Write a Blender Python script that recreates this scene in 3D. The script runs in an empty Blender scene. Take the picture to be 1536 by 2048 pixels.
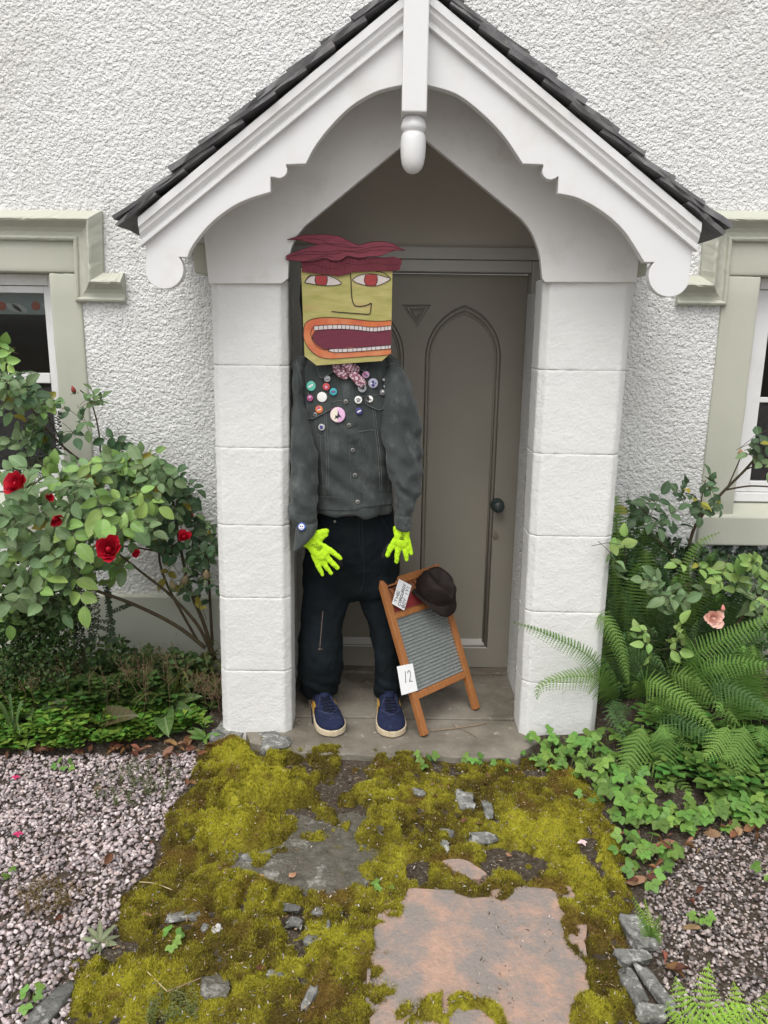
import bpy, bmesh, math, random
import numpy as np
from mathutils import Vector, Matrix
from mathutils.bvhtree import BVHTree

# ---------------------------------------------------------------- camera, sky, sun, exposure
scene = bpy.context.scene
COL = scene.collection
FPX, PITCH, ROLL, CAMZ = 1538.0, math.radians(13.1), 0.0140, 1.5
CAM = Vector((0, 0, CAMZ))
_f = Vector((0, math.cos(PITCH), -math.sin(PITCH)))
_u0 = Vector((0, math.sin(PITCH), math.cos(PITCH)))
_r0 = Vector((1, 0, 0))
_r = _r0 * math.cos(ROLL) + _u0 * math.sin(ROLL)
_u = _u0 * math.cos(ROLL) - _r0 * math.sin(ROLL)
cd = bpy.data.cameras.new('camera')
cam = bpy.data.objects.new('camera', cd); COL.objects.link(cam)
cd.sensor_fit = 'VERTICAL'; cd.sensor_height = 36; cd.sensor_width = 27
cd.lens = FPX / 2048 * 36
cd.clip_start = 0.05; cd.clip_end = 500
cam.matrix_world = Matrix(((_r.x, _u.x, -_f.x, 0), (_r.y, _u.y, -_f.y, 0), (_r.z, _u.z, -_f.z, CAMZ), (0, 0, 0, 1)))
scene.camera = cam

SUN_EL, SUN_AZ = math.radians(62), math.radians(200)      # high, behind the camera, slightly to the left; overcast
world = bpy.data.worlds.new('World'); scene.world = world; world.use_nodes = True
wn = world.node_tree.nodes; wl = world.node_tree.links
sky = wn.new('ShaderNodeTexSky'); sky.sky_type = 'NISHITA'; sky.sun_disc = False
sky.sun_elevation = SUN_EL; sky.sun_rotation = SUN_AZ
sky.air_density = 1.0; sky.dust_density = 4.0; sky.ozone_density = 0.6
hs = wn.new('ShaderNodeHueSaturation'); hs.inputs['Saturation'].default_value = 0.22
wl.new(sky.outputs[0], hs.inputs['Color']); wl.new(hs.outputs[0], wn['Background'].inputs['Color'])
wn['Background'].inputs['Strength'].default_value = 0.15
sl = bpy.data.lights.new('sun', 'SUN'); sl.energy = 0.8; sl.angle = math.radians(50); sl.color = (1, 0.97, 0.92)
so = bpy.data.objects.new('sun', sl); COL.objects.link(so)
_sd = Vector((math.sin(SUN_AZ) * math.cos(SUN_EL), math.cos(SUN_AZ) * math.cos(SUN_EL), math.sin(SUN_EL)))
so.rotation_euler = _sd.to_track_quat('Z', 'Y').to_euler(); so.location = _sd * 20
vs = scene.view_settings
vs.view_transform = 'Standard'; vs.look = 'None'; vs.gamma = 1; vs.use_curve_mapping = False
vs.exposure = 0.62
scene.render.resolution_x = 768; scene.render.resolution_y = 1024

# ---------------------------------------------------------------- pixel helpers (photo pixels 1536 x 2048)
def ray(x, y):
    return _f + _r * ((x - 768) / FPX) + _u * (-(y - 1024) / FPX)
def P(x, y, Y):                       # photo pixel -> point on the vertical plane at distance Y
    d = ray(x, y); return CAM + d * (Y / d.y)
def G(x, y, z=-0.05):                 # photo pixel -> point on the level plane z
    d = ray(x, y); return CAM + d * ((z - CAMZ) / d.z)
def PX(x, Y, z):                      # X of photo column x on plane Y at height z
    p = CAM; a = P(x, 600, Y); b = P(x, 1400, Y)
    t = (z - a.z) / (b.z - a.z); return a.x + (b.x - a.x) * t
def onplane(x, y, o, n):
    d = ray(x, y); return CAM + d * ((o - CAM).dot(n) / d.dot(n))

# ---------------------------------------------------------------- object helpers
WM = {}
def tag(o, label=None, cat=None, group=None, kind=None):
    if label: o['label'] = label
    if cat: o['category'] = cat
    if group: o['group'] = group
    if kind: o['kind'] = kind
    return o
def thing(name, loc, label, cat, group=None):
    o = bpy.data.objects.new(name, None); COL.objects.link(o)
    o.location = loc; o.empty_display_size = 0.1
    WM[o.name] = Matrix.Translation(Vector(loc))
    return tag(o, label, cat, group)
def put(name, me, parent=None, mw=None):
    o = bpy.data.objects.new(name, me); COL.objects.link(o)
    m = mw if mw is not None else Matrix.Identity(4)
    if parent is not None:
        o.parent = parent; o.matrix_parent_inverse = WM.get(parent.name, Matrix.Identity(4)).inverted()
    o.matrix_basis = m
    WM[o.name] = m
    return o
def mesh(name, V, F, mats, smooth=False, fm=None, col=None):
    me = bpy.data.meshes.new(name)
    V = np.asarray(V, dtype=np.float32).reshape(-1, 3)
    if isinstance(F, np.ndarray):
        k = F.shape[1]; n = len(F)
        me.vertices.add(len(V)); me.vertices.foreach_set('co', V.ravel())
        me.loops.add(n * k); me.loops.foreach_set('vertex_index', F.astype(np.int32).ravel())
        me.polygons.add(n); me.polygons.foreach_set('loop_start', np.arange(0, n * k, k, dtype=np.int32))
        me.update(calc_edges=True)
    else:
        me.from_pydata([tuple(map(float, v)) for v in V], [], [tuple(int(i) for i in f) for f in F]); me.update()
    for m in (mats if isinstance(mats, (list, tuple)) else [mats]): me.materials.append(m)
    if smooth: me.polygons.foreach_set('use_smooth', np.ones(len(me.polygons), dtype=bool))
    if fm is not None: me.polygons.foreach_set('material_index', np.asarray(fm, dtype=np.int32))
    if col is not None:
        a = me.color_attributes.new('Col', 'FLOAT_COLOR', 'POINT')
        c = np.ones((len(V), 4), dtype=np.float32); c[:, :3] = col
        a.data.foreach_set('color', c.ravel())
    me.update(); return me
def obj(name, V, F, mats, parent=None, smooth=False, mw=None, **k):
    return put(name, mesh(name, V, F, mats, smooth, **k), parent, mw)
class MB:                              # small mesh collector
    def __init__(s): s.V = []; s.F = []; s.M = []
    def add(s, V, F, m=0):
        b = len(s.V); s.V += [tuple(v) for v in V]; s.F += [tuple(b + i for i in f) for f in F]; s.M += [m] * len(F)
    def box(s, a, b, m=0):
        x0, y0, z0 = a; x1, y1, z1 = b
        s.add([(x0,y0,z0),(x1,y0,z0),(x1,y1,z0),(x0,y1,z0),(x0,y0,z1),(x1,y0,z1),(x1,y1,z1),(x0,y1,z1)],
              [(0,3,2,1),(4,5,6,7),(0,1,5,4),(1,2,6,5),(2,3,7,6),(3,0,4,7)], m)
    def tube(s, pts, r, n=6, m=0, cap=True):
        pts = [Vector(p) for p in pts]; k = len(pts)
        rr = r if isinstance(r, (list, tuple)) else [r] * k
        V = []; ref = Vector((0.13, 0.31, 0.94))
        for i, p in enumerate(pts):
            t = (pts[min(i + 1, k - 1)] - pts[max(i - 1, 0)])
            t = t.normalized() if t.length > 1e-9 else Vector((0, 0, 1))
            a = t.cross(ref); a = a.normalized() if a.length > 1e-4 else t.orthogonal().normalized()
            b = t.cross(a); 
            V += [p + (a * math.cos(2*math.pi*j/n) + b * math.sin(2*math.pi*j/n)) * rr[i] for j in range(n)]
        F = [(i*n+j, i*n+(j+1)%n, (i+1)*n+(j+1)%n, (i+1)*n+j) for i in range(k-1) for j in range(n)]
        if cap: F += [tuple(range(n-1, -1, -1)), tuple((k-1)*n+j for j in range(n))]
        s.add(V, F, m)
    def lathe(s, prof, c, ax=(0, 0, 1), n=24, m=0):      # prof: (radius, along)
        ax = Vector(ax).normalized(); a = ax.orthogonal().normalized(); b = ax.cross(a); c = Vector(c); V = []
        for r, h in prof: V += [c + ax*h + (a*math.cos(2*math.pi*j/n) + b*math.sin(2*math.pi*j/n))*max(r, 1e-5) for j in range(n)]
        k = len(prof)
        F = [(i*n+j, i*n+(j+1)%n, (i+1)*n+(j+1)%n, (i+1)*n+j) for i in range(k-1) for j in range(n)]
        F += [tuple(range(n-1, -1, -1)), tuple((k-1)*n+j for j in range(n))]
        s.add(V, F, m)
    def build(s, name, mats, parent=None, smooth=False, bevel=0, seg=2):
        o = obj(name, s.V, s.F, mats, parent, smooth, fm=s.M)
        if bevel: bev(o, bevel, seg)
        return o
def bev(o, w, seg=2, ang=35):
    m = o.modifiers.new('bevel', 'BEVEL'); m.width = w; m.segments = seg; m.limit_method = 'ANGLE'; m.angle_limit = math.radians(ang)
    m.harden_normals = False
    return o
def fixn(me):
    b = bmesh.new(); b.from_mesh(me); bmesh.ops.recalc_face_normals(b, faces=b.faces[:]); b.to_mesh(me); b.free(); return me
def plate(name, loops, o, ux, uy, th, m, parent=None, bevel=0.0, mw=None):
    """flat board: 2D loops (first outer, others holes) in axes ux, uy from origin o; extruded back by th along -(ux x uy)"""
    cu = bpy.data.curves.new('tmp', 'CURVE'); cu.dimensions = '2D'; cu.fill_mode = 'BOTH'
    for L in loops:
        s = cu.splines.new('POLY'); s.points.add(len(L) - 1)
        for i, (x, y) in enumerate(L): s.points[i].co = (x, y, 0, 1)
        s.use_cyclic_u = True
    cu.extrude = max(th / 2 - bevel, 1e-5); cu.bevel_depth = bevel; cu.bevel_resolution = 1; cu.offset = -bevel
    t = bpy.data.objects.new('tmp', cu); COL.objects.link(t)
    me = bpy.data.meshes.new_from_object(t.evaluated_get(bpy.context.evaluated_depsgraph_get()))
    bpy.data.objects.remove(t); bpy.data.curves.remove(cu)
    ux = Vector(ux).normalized(); uy = Vector(uy).normalized(); n = ux.cross(uy)
    o = Vector(o) - n * (th / 2)
    M = Matrix(((ux.x, uy.x, n.x, o.x), (ux.y, uy.y, n.y, o.y), (ux.z, uy.z, n.z, o.z), (0, 0, 0, 1)))
    me.transform(M); me.materials.clear(); me.materials.append(m); me.name = name
    for p in me.polygons: p.use_smooth = False; p.material_index = 0
    me.update()
    return put(name, me, parent, mw)
def front(name, pxloops, Y, th, m, parent=None, bevel=0.0):     # board traced on the plane Y, its front face there
    L = [[(P(x, y, Y).x, P(x, y, Y).z) for x, y in l] for l in pxloops]
    return plate(name, L, (0, Y, 0), (1, 0, 0), (0, 0, 1), th, m, parent, bevel)
def cr(pts, n):                        # catmull-rom through rows of pts, n samples per segment
    A = np.asarray(pts, dtype=float); out = []
    for i in range(len(A) - 1):
        p0, p1, p2, p3 = A[max(i-1, 0)], A[i], A[i+1], A[min(i+2, len(A)-1)]
        for t in np.arange(n) / n:
            out.append(0.5*((2*p1) + (-p0+p2)*t + (2*p0-5*p1+4*p2-p3)*t*t + (-p0+3*p1-3*p2+p3)*t**3))
    out.append(A[-1]); return np.array(out)
def loft(rings, n=40, sub=6, pw=1.0, caps=True):   # rings (centre, half-width vector, half-depth vector)
    R = cr([list(c) + list(u) + list(v) for c, u, v in rings], sub); k = len(R)
    a = np.arange(n) * 2 * np.pi / n
    ca = np.sign(np.cos(a)) * np.abs(np.cos(a))**pw; sa = np.sign(np.sin(a)) * np.abs(np.sin(a))**pw
    V = (R[:, None, 0:3] + ca[None, :, None]*R[:, None, 3:6] + sa[None, :, None]*R[:, None, 6:9]).reshape(-1, 3)
    F = [(i*n+j, i*n+(j+1)%n, (i+1)*n+(j+1)%n, (i+1)*n+j) for i in range(k-1) for j in range(n)]
    if caps: F += [tuple(range(n-1, -1, -1)), tuple((k-1)*n+j for j in range(n))]
    return V, F
def normals(me):
    N = np.zeros(len(me.vertices)*3, dtype=np.float32); me.vertices.foreach_get('normal', N); return N.reshape(-1, 3)
def coords(me):
    C = np.zeros(len(me.vertices)*3, dtype=np.float32); me.vertices.foreach_get('co', C); return C.reshape(-1, 3)
def displace(me, fn):
    C = coords(me); N = normals(me); C = C + N * fn(C)[:, None]
    me.vertices.foreach_set('co', C.astype(np.float32).ravel()); me.update()
def bvh_of(o):
    me = o.data; return BVHTree.FromPolygons([v.co for v in me.vertices], [tuple(p.vertices) for p in me.polygons])
def hit(b, x, y, off=0.0, fallY=2.75):
    d = ray(x, y).normalized(); h = b.ray_cast(CAM, d)
    if h[0] is None:
        q = b.find_nearest(P(x, y, fallY)); p, n = q[0], q[1]
    else: p, n = h[0], h[1]
    if n.dot(d) > 0: n = -n
    return p + n*off, n

# ---------------------------------------------------------------- noise in numpy
def _h(i, j, k, s):
    n = (i*374761393 + j*668265263 + k*1440662683 + s*1274126177) & 0xffffffff
    n = ((n ^ (n >> 13))*1274126177) & 0xffffffff; n = ((n ^ (n >> 15))*2246822519) & 0xffffffff
    return ((n ^ (n >> 16)) & 0xffff) / 65535.0
def vn(Pn, s=0):                       # value noise 0..1 on N x 3
    Pn = np.asarray(Pn, dtype=np.float64); i = np.floor(Pn).astype(np.int64); f = Pn - i; f = f*f*f*(f*(f*6-15)+10)
    x, y, z = i[:, 0], i[:, 1], i[:, 2]; r = 0
    for a in (0, 1):
        for b in (0, 1):
            for c in (0, 1):
                w = (f[:, 0] if a else 1-f[:, 0])*(f[:, 1] if b else 1-f[:, 1])*(f[:, 2] if c else 1-f[:, 2])
                r = r + w*_h(x+a, y+b, z+c, s)
    return r
def fbm(Pn, s=0, o=3):
    r = 0; a = 0.5; t = 0; q = np.asarray(Pn, dtype=float)
    for k in range(o): r = r + a*vn(q, s+k); t += a; a *= .5; q = q*2.03 + 11.3
    return r/t
def stones(x, y, s=0):                 # rounded lumps of uneven height on a jittered grid
    i = np.floor(x).astype(np.int64); j = np.floor(y).astype(np.int64); h = np.zeros(x.shape)
    for a in (-1, 0, 1):
        for b in (-1, 0, 1):
            u, v = i+a, j+b; cx = u + _h(u, v, i*0, s); cy = v + _h(u, v, i*0+7, s); am = _h(u, v, i*0+13, s); r = .45+.40*_h(u, v, i*0+17, s); el = .7+.6*_h(u, v, i*0+23, s)
            d2 = ((cx-x)*el)**2+((cy-y)/el)**2; h = np.maximum(h, (.25+.75*am)*np.sqrt(np.clip(1-d2/(r*r), 0, 1)))
    return h
def worley(x, y, s=0):
    i = np.floor(x).astype(np.int64); j = np.floor(y).astype(np.int64); d1 = np.full(x.shape, 9.0)
    for a in (-1, 0, 1):
        for b in (-1, 0, 1):
            cx = i+a + _h(i+a, j+b, i*0, s); cy = j+b + _h(i+a, j+b, i*0+7, s)
            d1 = np.minimum(d1, np.hypot(cx-x, cy-y))
    return d1
def sstep(a, b, x): t = np.clip((x-a)/(b-a), 0, 1); return t*t*(3-2*t)
def inside(poly, x, y):
    x = np.asarray(x); y = np.asarray(y); r = np.zeros(x.shape, dtype=bool); n = len(poly)
    for i in range(n):
        x1, y1 = poly[i]; x2, y2 = poly[(i+1) % n]
        c = ((y1 > y) != (y2 > y)); xi = (x2-x1)*(y-y1)/((y2-y1) if y2 != y1 else 1e-9) + x1
        r ^= c & (x < xi)
    return r
def edist(poly, x, y):                 # distance to polygon edge
    d = np.full(np.shape(x), 1e9); n = len(poly)
    for i in range(n):
        ax, ay = poly[i]; bx, by = poly[(i+1) % n]; vx, vy = bx-ax, by-ay; L = vx*vx+vy*vy+1e-12
        t = np.clip(((x-ax)*vx+(y-ay)*vy)/L, 0, 1); d = np.minimum(d, np.hypot(x-ax-t*vx, y-ay-t*vy))
    return d

# ---------------------------------------------------------------- materials
def lin(r, g, b): return tuple(((c/255)/12.92 if c/255 <= .04045 else ((c/255+.055)/1.055)**2.4) for c in (r, g, b))
def mat(name, c1, c2=None, rough=0.7, scale=8.0, bump=0.0, bscale=60.0, spec=0.3, rnd=0.0, isl=0.0, metal=0.0,
        trans=0.0, tcol=None, vein=0.0, vcol=False, detail=5, c3=None, s3=2.0, t3=(0.5, 0.65), stretch=None, coord='pos', coat=0.0, sheen=0.0, bdist=0.01):
    m = bpy.data.materials.new(name); m.use_nodes = True; N = m.node_tree.nodes; L = m.node_tree.links
    b = N['Principled BSDF']; out = N['Material Output']
    b.inputs['Roughness'].default_value = rough; b.inputs['Specular IOR Level'].default_value = spec; b.inputs['Metallic'].default_value = metal
    if coat: b.inputs['Coat Weight'].default_value = coat
    if sheen: b.inputs['Sheen Weight'].default_value = sheen
    if coord == 'pos': src = N.new('ShaderNodeNewGeometry').outputs['Position']
    else: src = N.new('ShaderNodeTexCoord').outputs['Object']
    if stretch:
        mp = N.new('ShaderNodeMapping'); mp.inputs['Scale'].default_value = stretch; L.new(src, mp.inputs['Vector']); src = mp.outputs[0]
    def noise(sc, det=detail, rg=0.6):
        n = N.new('ShaderNodeTexNoise'); n.inputs['Scale'].default_value = sc; n.inputs['Detail'].default_value = det; n.inputs['Roughness'].default_value = rg
        L.new(src, n.inputs['Vector']); return n.outputs['Fac']
    def mix(f, a, bb, mode='MIX'):
        x = N.new('ShaderNodeMix'); x.data_type = 'RGBA'; x.blend_type = mode
        for sck, v in ((x.inputs[0], f), (x.inputs[6], a), (x.inputs[7], bb)):
            if isinstance(v, (int, float)): sck.default_value = v
            elif isinstance(v, tuple): sck.default_value = (*v[:3], 1)
            else: L.new(v, sck)
        return x.outputs[2]
    def ramp(f, lo, hi):
        r = N.new('ShaderNodeMapRange'); r.inputs['From Min'].default_value = lo; r.inputs['From Max'].default_value = hi; L.new(f, r.inputs['Value']); return r.outputs[0]
    if vcol:
        a = N.new('ShaderNodeVertexColor'); a.layer_name = 'Col'; c = a.outputs['Color']
        if c2 is not None: c = mix(ramp(noise(scale), .3, .7), c, mix(1.0, c, c2, 'MULTIPLY'))
    else:
        c = c1 if c2 is None else mix(ramp(noise(scale), .3, .7), c1, c2)
    if c3 is not None: c = mix(ramp(noise(s3, 6, .7), t3[0], t3[1]), c, c3)
    if vein:                            # pale midrib and side veins, in the leaf's own coordinates
        tc = N.new('ShaderNodeTexCoord'); sx = N.new('ShaderNodeSeparateXYZ'); L.new(tc.outputs['Object'], sx.inputs[0])
        def mth(op, a_, b_=0.0):
            q = N.new('ShaderNodeMath'); q.operation = op
            for k_, v_ in enumerate((a_, b_)):
                if isinstance(v_, (int, float)): q.inputs[k_].default_value = v_
                else: L.new(v_, q.inputs[k_])
            return q.outputs[0]
        ab = mth('ABSOLUTE', sx.outputs[0]); mid = mth('LESS_THAN', ab, .016)
        ph = mth('FRACT', mth('MULTIPLY', mth('SUBTRACT', sx.outputs[1], mth('MULTIPLY', ab, .8)), 8.0)); sd = mth('MULTIPLY', mth('LESS_THAN', ph, .13), .55)
        c = mix(mth('MULTIPLY', mth('MAXIMUM', mid, sd), vein), c, mix(.5, c, (.45, .5, .3)))
    if rnd or isl:
        f = N.new('ShaderNodeObjectInfo').outputs['Random'] if rnd else N.new('ShaderNodeNewGeometry').outputs['Random Per Island']
        h = N.new('ShaderNodeHueSaturation'); amt = rnd or isl
        r1 = N.new('ShaderNodeMapRange'); L.new(f, r1.inputs['Value']); r1.inputs['To Min'].default_value = 1-amt; r1.inputs['To Max'].default_value = 1+amt
        L.new(r1.outputs[0], h.inputs['Value'])
        m7 = N.new('ShaderNodeMath'); m7.operation = 'MULTIPLY'; m7.inputs[1].default_value = 7.31; L.new(f, m7.inputs[0])
        fr = N.new('ShaderNodeMath'); fr.operation = 'FRACT'; L.new(m7.outputs[0], fr.inputs[0])
        r2 = N.new('ShaderNodeMapRange'); L.new(fr.outputs[0], r2.inputs['Value']); r2.inputs['To Min'].default_value = .5-amt*.07; r2.inputs['To Max'].default_value = .5+amt*.05
        L.new(r2.outputs[0], h.inputs['Hue'])
        if isinstance(c, tuple): h.inputs['Color'].default_value = (*c, 1)
        else: L.new(c, h.inputs['Color'])
        c = h.outputs[0]
    if isinstance(c, tuple): b.inputs['Base Color'].default_value = (*c, 1)
    else: L.new(c, b.inputs['Base Color'])
    if bump:
        bp = N.new('ShaderNodeBump'); bp.inputs['Strength'].default_value = bump; bp.inputs['Distance'].default_value = bdist
        L.new(noise(bscale, 4, .6), bp.inputs['Height']); L.new(bp.outputs[0], b.inputs['Normal'])
    if trans:
        t = N.new('ShaderNodeBsdfTranslucent'); ms = N.new('ShaderNodeMixShader'); ms.inputs[0].default_value = trans
        if tcol: t.inputs['Color'].default_value = (*tcol, 1)
        elif isinstance(c, tuple): t.inputs['Color'].default_value = (*c, 1)
        else: L.new(c, t.inputs['Color'])
        L.new(b.outputs[0], ms.inputs[1]); L.new(t.outputs[0], ms.inputs[2]); L.new(ms.outputs[0], out.inputs['Surface'])
    return m
# ================================================================ materials of the setting
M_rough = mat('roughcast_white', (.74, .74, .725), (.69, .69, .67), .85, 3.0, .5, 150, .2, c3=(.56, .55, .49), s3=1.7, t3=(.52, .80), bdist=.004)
def roughen(m, sc, st, dist):           # lumpy cast pebbles as fine relief
    N = m.node_tree.nodes; L = m.node_tree.links; g = N.new('ShaderNodeNewGeometry'); nz = N.new('ShaderNodeTexNoise'); nz.inputs['Scale'].default_value = 60; L.new(g.outputs['Position'], nz.inputs['Vector'])
    wp_ = N.new('ShaderNodeVectorMath'); wp_.operation = 'MULTIPLY_ADD'; wp_.inputs[1].default_value = (.012,)*3; L.new(nz.outputs['Color'], wp_.inputs[0]); L.new(g.outputs['Position'], wp_.inputs[2])
    prev = [n for n in N if n.type == 'BUMP']; last = prev[0].outputs[0] if prev else None
    for k, (s_, d_) in enumerate(((sc, dist), (sc*1.9, dist*.5))):
        v = N.new('ShaderNodeTexVoronoi'); v.feature = 'SMOOTH_F1'; v.inputs['Smoothness'].default_value = .35; v.inputs['Scale'].default_value = s_; L.new(wp_.outputs[0], v.inputs['Vector'])
        b = N.new('ShaderNodeBump'); b.invert = True; b.inputs['Strength'].default_value = st; b.inputs['Distance'].default_value = d_; L.new(v.outputs['Distance'], b.inputs['Height'])
        if last: L.new(last, b.inputs['Normal'])
        last = b.outputs[0]
    L.new(last, N['Principled BSDF'].inputs['Normal'])
roughen(M_rough, 82, .85, .0075)
M_sage = mat('sage_masonry_paint', (.465, .47, .395), (.435, .44, .365), .75, 5, .25, 90, .25, bdist=.003)
M_white = mat('white_gloss_paint', (.72, .72, .712), (.69, .69, .68), .38, 2.5, .05, 30, .4, bdist=.002, c3=(.60, .585, .545), s3=6, t3=(.50, .78))
M_arch = mat('offwhite_board_paint', (.72, .715, .69), (.69, .685, .655), .5, 3, .06, 40, .35, bdist=.002, c3=(.58, .565, .51), s3=6, t3=(.52, .80))
M_pier = mat('white_masonry_paint', (.715, .715, .695), (.685, .685, .655), .6, 6, .7, 95, .3, bdist=.004, c3=(.64, .63, .54), s3=5, t3=(.66, .95))
M_taupe = mat('taupe_door_paint', (.275, .252, .205), (.24, .222, .18), .45, 3, .04, 40, .4, bdist=.002)
M_frame = mat('grey_frame_paint', (.46, .45, .41), (.43, .42, .38), .5, 3, .05, 40, .35, bdist=.002)
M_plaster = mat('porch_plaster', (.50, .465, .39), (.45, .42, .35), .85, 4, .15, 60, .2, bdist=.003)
M_slate = mat('slate', (.10, .10, .105), (.17, .165, .16), .6, 18, .5, 50, .4, rnd=.25, bdist=.004, c3=(.20, .19, .17), s3=22, t3=(.6, .8))
M_glassroom = mat('dark_room', (.035, .035, .034), (.06, .055, .05), .9, 2)
M_conc = mat('worn_concrete', (.25, .225, .185), (.10, .088, .066), .85, 5, .6, 70, .25, bdist=.005, c3=(.42, .40, .37), s3=26, t3=(.60, .74))
M_stone = mat('grey_stone', (.22, .22, .205), (.10, .10, .088), .85, 38, 1.0, 70, .2, rnd=.3, bdist=.009, c3=(.40, .40, .37), s3=40, t3=(.53, .64))
M_iron = mat('dark_green_metal', (.03, .045, .042), None, .4, spec=.5)
M_brass = mat('dull_escutcheon', (.30, .27, .22), (.2, .18, .15), .4, 20, metal=.6)
def glass():
    m = bpy.data.materials.new('window_glass'); m.use_nodes = True; N = m.node_tree.nodes; L = m.node_tree.links
    N.remove(N['Principled BSDF']); t = N.new('ShaderNodeBsdfTransparent'); t.inputs[0].default_value = (.8, .82, .81, 1); g = N.new('ShaderNodeBsdfGlossy'); g.inputs['Roughness'].default_value = .02
    f = N.new('ShaderNodeFresnel'); f.inputs[0].default_value = 1.5; x = N.new('ShaderNodeMixShader')
    L.new(f.outputs[0], x.inputs[0]); L.new(t.outputs[0], x.inputs[1]); L.new(g.outputs[0], x.inputs[2]); L.new(x.outputs[0], N['Material Output'].inputs[0]); return m
M_glass = glass()

YW, YP, YA, YB, YF, YD = 3.24, 2.69, 2.672, 2.47, 3.215, 3.275
# ================================================================ cottage: roughcast wall, plinth, windows
cottage = thing('cottage', (0, YW, 0), 'white roughcast cottage wall with sage stone window surrounds', 'house')
zs_back = P(1500, 1002, YW + .08).z; zs_top = P(1480, 1031, YW).z; zs_bot = P(1480, 1088, YW).z
WIN = []
for side, (xe, ye, xo, yo, yj) in ((-1, (103, 600, 165, 610, 546)), (1, (1520, 560, 1438, 640, 553))):
    x_in = P(xe, ye, YW).x; x_out = P(xo, yo, YW).x
    zh = P(xe, yj, YW).z
    x_far = x_in + side * .92
    WIN.append(dict(side=side, xi=x_in, xo=x_out, zh=zh, xf=x_far, xfo=x_far + side*abs(x_out-x_in), zb=zs_top))
PXL = P(433, 1000, YP).x; PXR = P(1228, 1000, YP).x
holes = [(PXL + .04, PXR - .04, -1, 1.93)]
for w in WIN:
    a, b = sorted((w['xo'] + w['side']*.012, w['xfo'] - w['side']*.012)); holes.append((a, b, zs_bot + .01, w['zh'] + .12))
xs = np.concatenate([np.linspace(-6, -1.9, 60), np.arange(-1.89, 1.895, .0058), np.linspace(1.9, 6, 60)])
zs = np.concatenate([np.arange(-.30, 2.95, .0058), np.linspace(2.96, 4.6, 40)])
XX, ZZ = np.meshgrid(xs, zs)
fx, fz = XX.ravel(), ZZ.ravel()
q = np.stack([fx, fz, fx*0], 1)
wx = fx + .006*(vn(q*90, 3)-.5); wz = fz + .006*(vn(q*90 + 50, 4)-.5)
lump = fbm(q*112, 8, 2)
st1 = stones(wx/.0125, wz/.0115, 1)
hh = .0034*st1 + .0014*sstep(.35, .7, lump) + .006*(fbm(q*5, 9, 2)-.5)
V = np.stack([fx, YW - hh, fz], 1)
nx, nz = len(xs), len(zs)
I, J = np.meshgrid(np.arange(nx-1), np.arange(nz-1)); I = I.ravel(); J = J.ravel()
cx = (xs[I]+xs[I+1])/2; cz = (zs[J]+zs[J+1])/2
keep = np.ones(len(I), bool)
for a, b, c, d in holes: keep &= ~((cx > a) & (cx < b) & (cz > c) & (cz < d))
I, J = I[keep], J[keep]
F = np.stack([J*nx+I, J*nx+I+1, (J+1)*nx+I+1, (J+1)*nx+I], 1)
used = np.unique(F); remap = -np.ones(len(V), np.int64); remap[used] = np.arange(len(used))
obj('wall', V[used], remap[F], M_rough, cottage, True)
m = MB(); m.box((-6, YW-.035, -.32), (PXL+.05, YW+.02, P(250, 1187, YW).z)); m.build('plinth', M_sage, cottage, bevel=.006)
m = MB(); m.box((PXR-.05, YW-.035, -.32), (6, YW+.02, P(250, 1187, YW).z)); m.build('plinth', M_sage, cottage, bevel=.006)
PROF = [(0,-.01),(0,.016),(.004,.023),(.010,.026),(.016,.023),(.020,.015),(.034,.017),(.050,.027),(.064,.046),(.070,.058),(.077,.063),(.084,.058),(.114,.014),(.114,-.01)]
def sweep(path, prof, sgn, Y, jit=.0015, step=.02, sd=0):
    pts = [Vector((p[0], p[1])) for p in path]; n = len(pts); dirs = [(pts[i+1]-pts[i]).normalized() for i in range(n-1)]
    nor = [Vector((-d.y, d.x))*sgn for d in dirs]; V = []; k = len(prof); rows = []
    for i in range(n-1):
        m0 = nor[i] if i == 0 else (nor[i-1]+nor[i])/(1+nor[i-1].dot(nor[i]))
        m1 = nor[i] if i == n-2 else (nor[i]+nor[i+1])/(1+nor[i].dot(nor[i+1]))
        c = max(2, int((pts[i+1]-pts[i]).length/step))
        for j in range(c + (1 if i == n-2 else 0)):
            t = j/c; p = pts[i].lerp(pts[i+1], t); mm = m0.lerp(m1, t)
            rows.append([(p.x+mm.x*a, Y-b, p.y+mm.y*a) for a, b in prof])
    V = np.array(rows).reshape(-1, 3)
    V += jit*2*(np.stack([vn(V*60, sd), vn(V*60+9, sd+1), vn(V*60+31, sd+2)], 1)-.5)
    chip = np.clip(vn(V*45, sd+7)-.62, 0, 1)*.02                      # chipped arris
    isr = np.tile(np.array([1.0 if b > .05 else 0 for a, b in prof]), len(rows)); V[:, 1] += chip*isr
    R = len(rows); F = [(i*k+j, i*k+j+1, (i+1)*k+j+1, (i+1)*k+j) for i in range(R-1) for j in range(k-1)] + [tuple(range(k)), tuple((R-1)*k+j for j in range(k-1, -1, -1))]
    return V, F
def wp(x, y): p = P(x, y, YW); return (p.x, p.z)
hoodL = [(WIN[0]['xfo']-.0, wp(0, 481)[1]), (wp(151, 483)[0], wp(0, 481)[1]), (wp(155, 605)[0], wp(155, 604)[1]), (wp(254, 606)[0], wp(155, 604)[1])]
hoodR = [(WIN[1]['xfo'], wp(1460, 484)[1]), (wp(1460, 484)[0], wp(1460, 484)[1]), (wp(1449, 612)[0], wp(1449, 612)[1]), (wp(1350, 612)[0], wp(1449, 612)[1])]
M_blind = mat('blind_fabric', (.35, .42, .42), (.42, .47, .46), .8, 12); M_orange = mat('blind_orange', (.55, .12, .05)); M_pale = mat('blind_pale', (.6, .62, .6))
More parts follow.
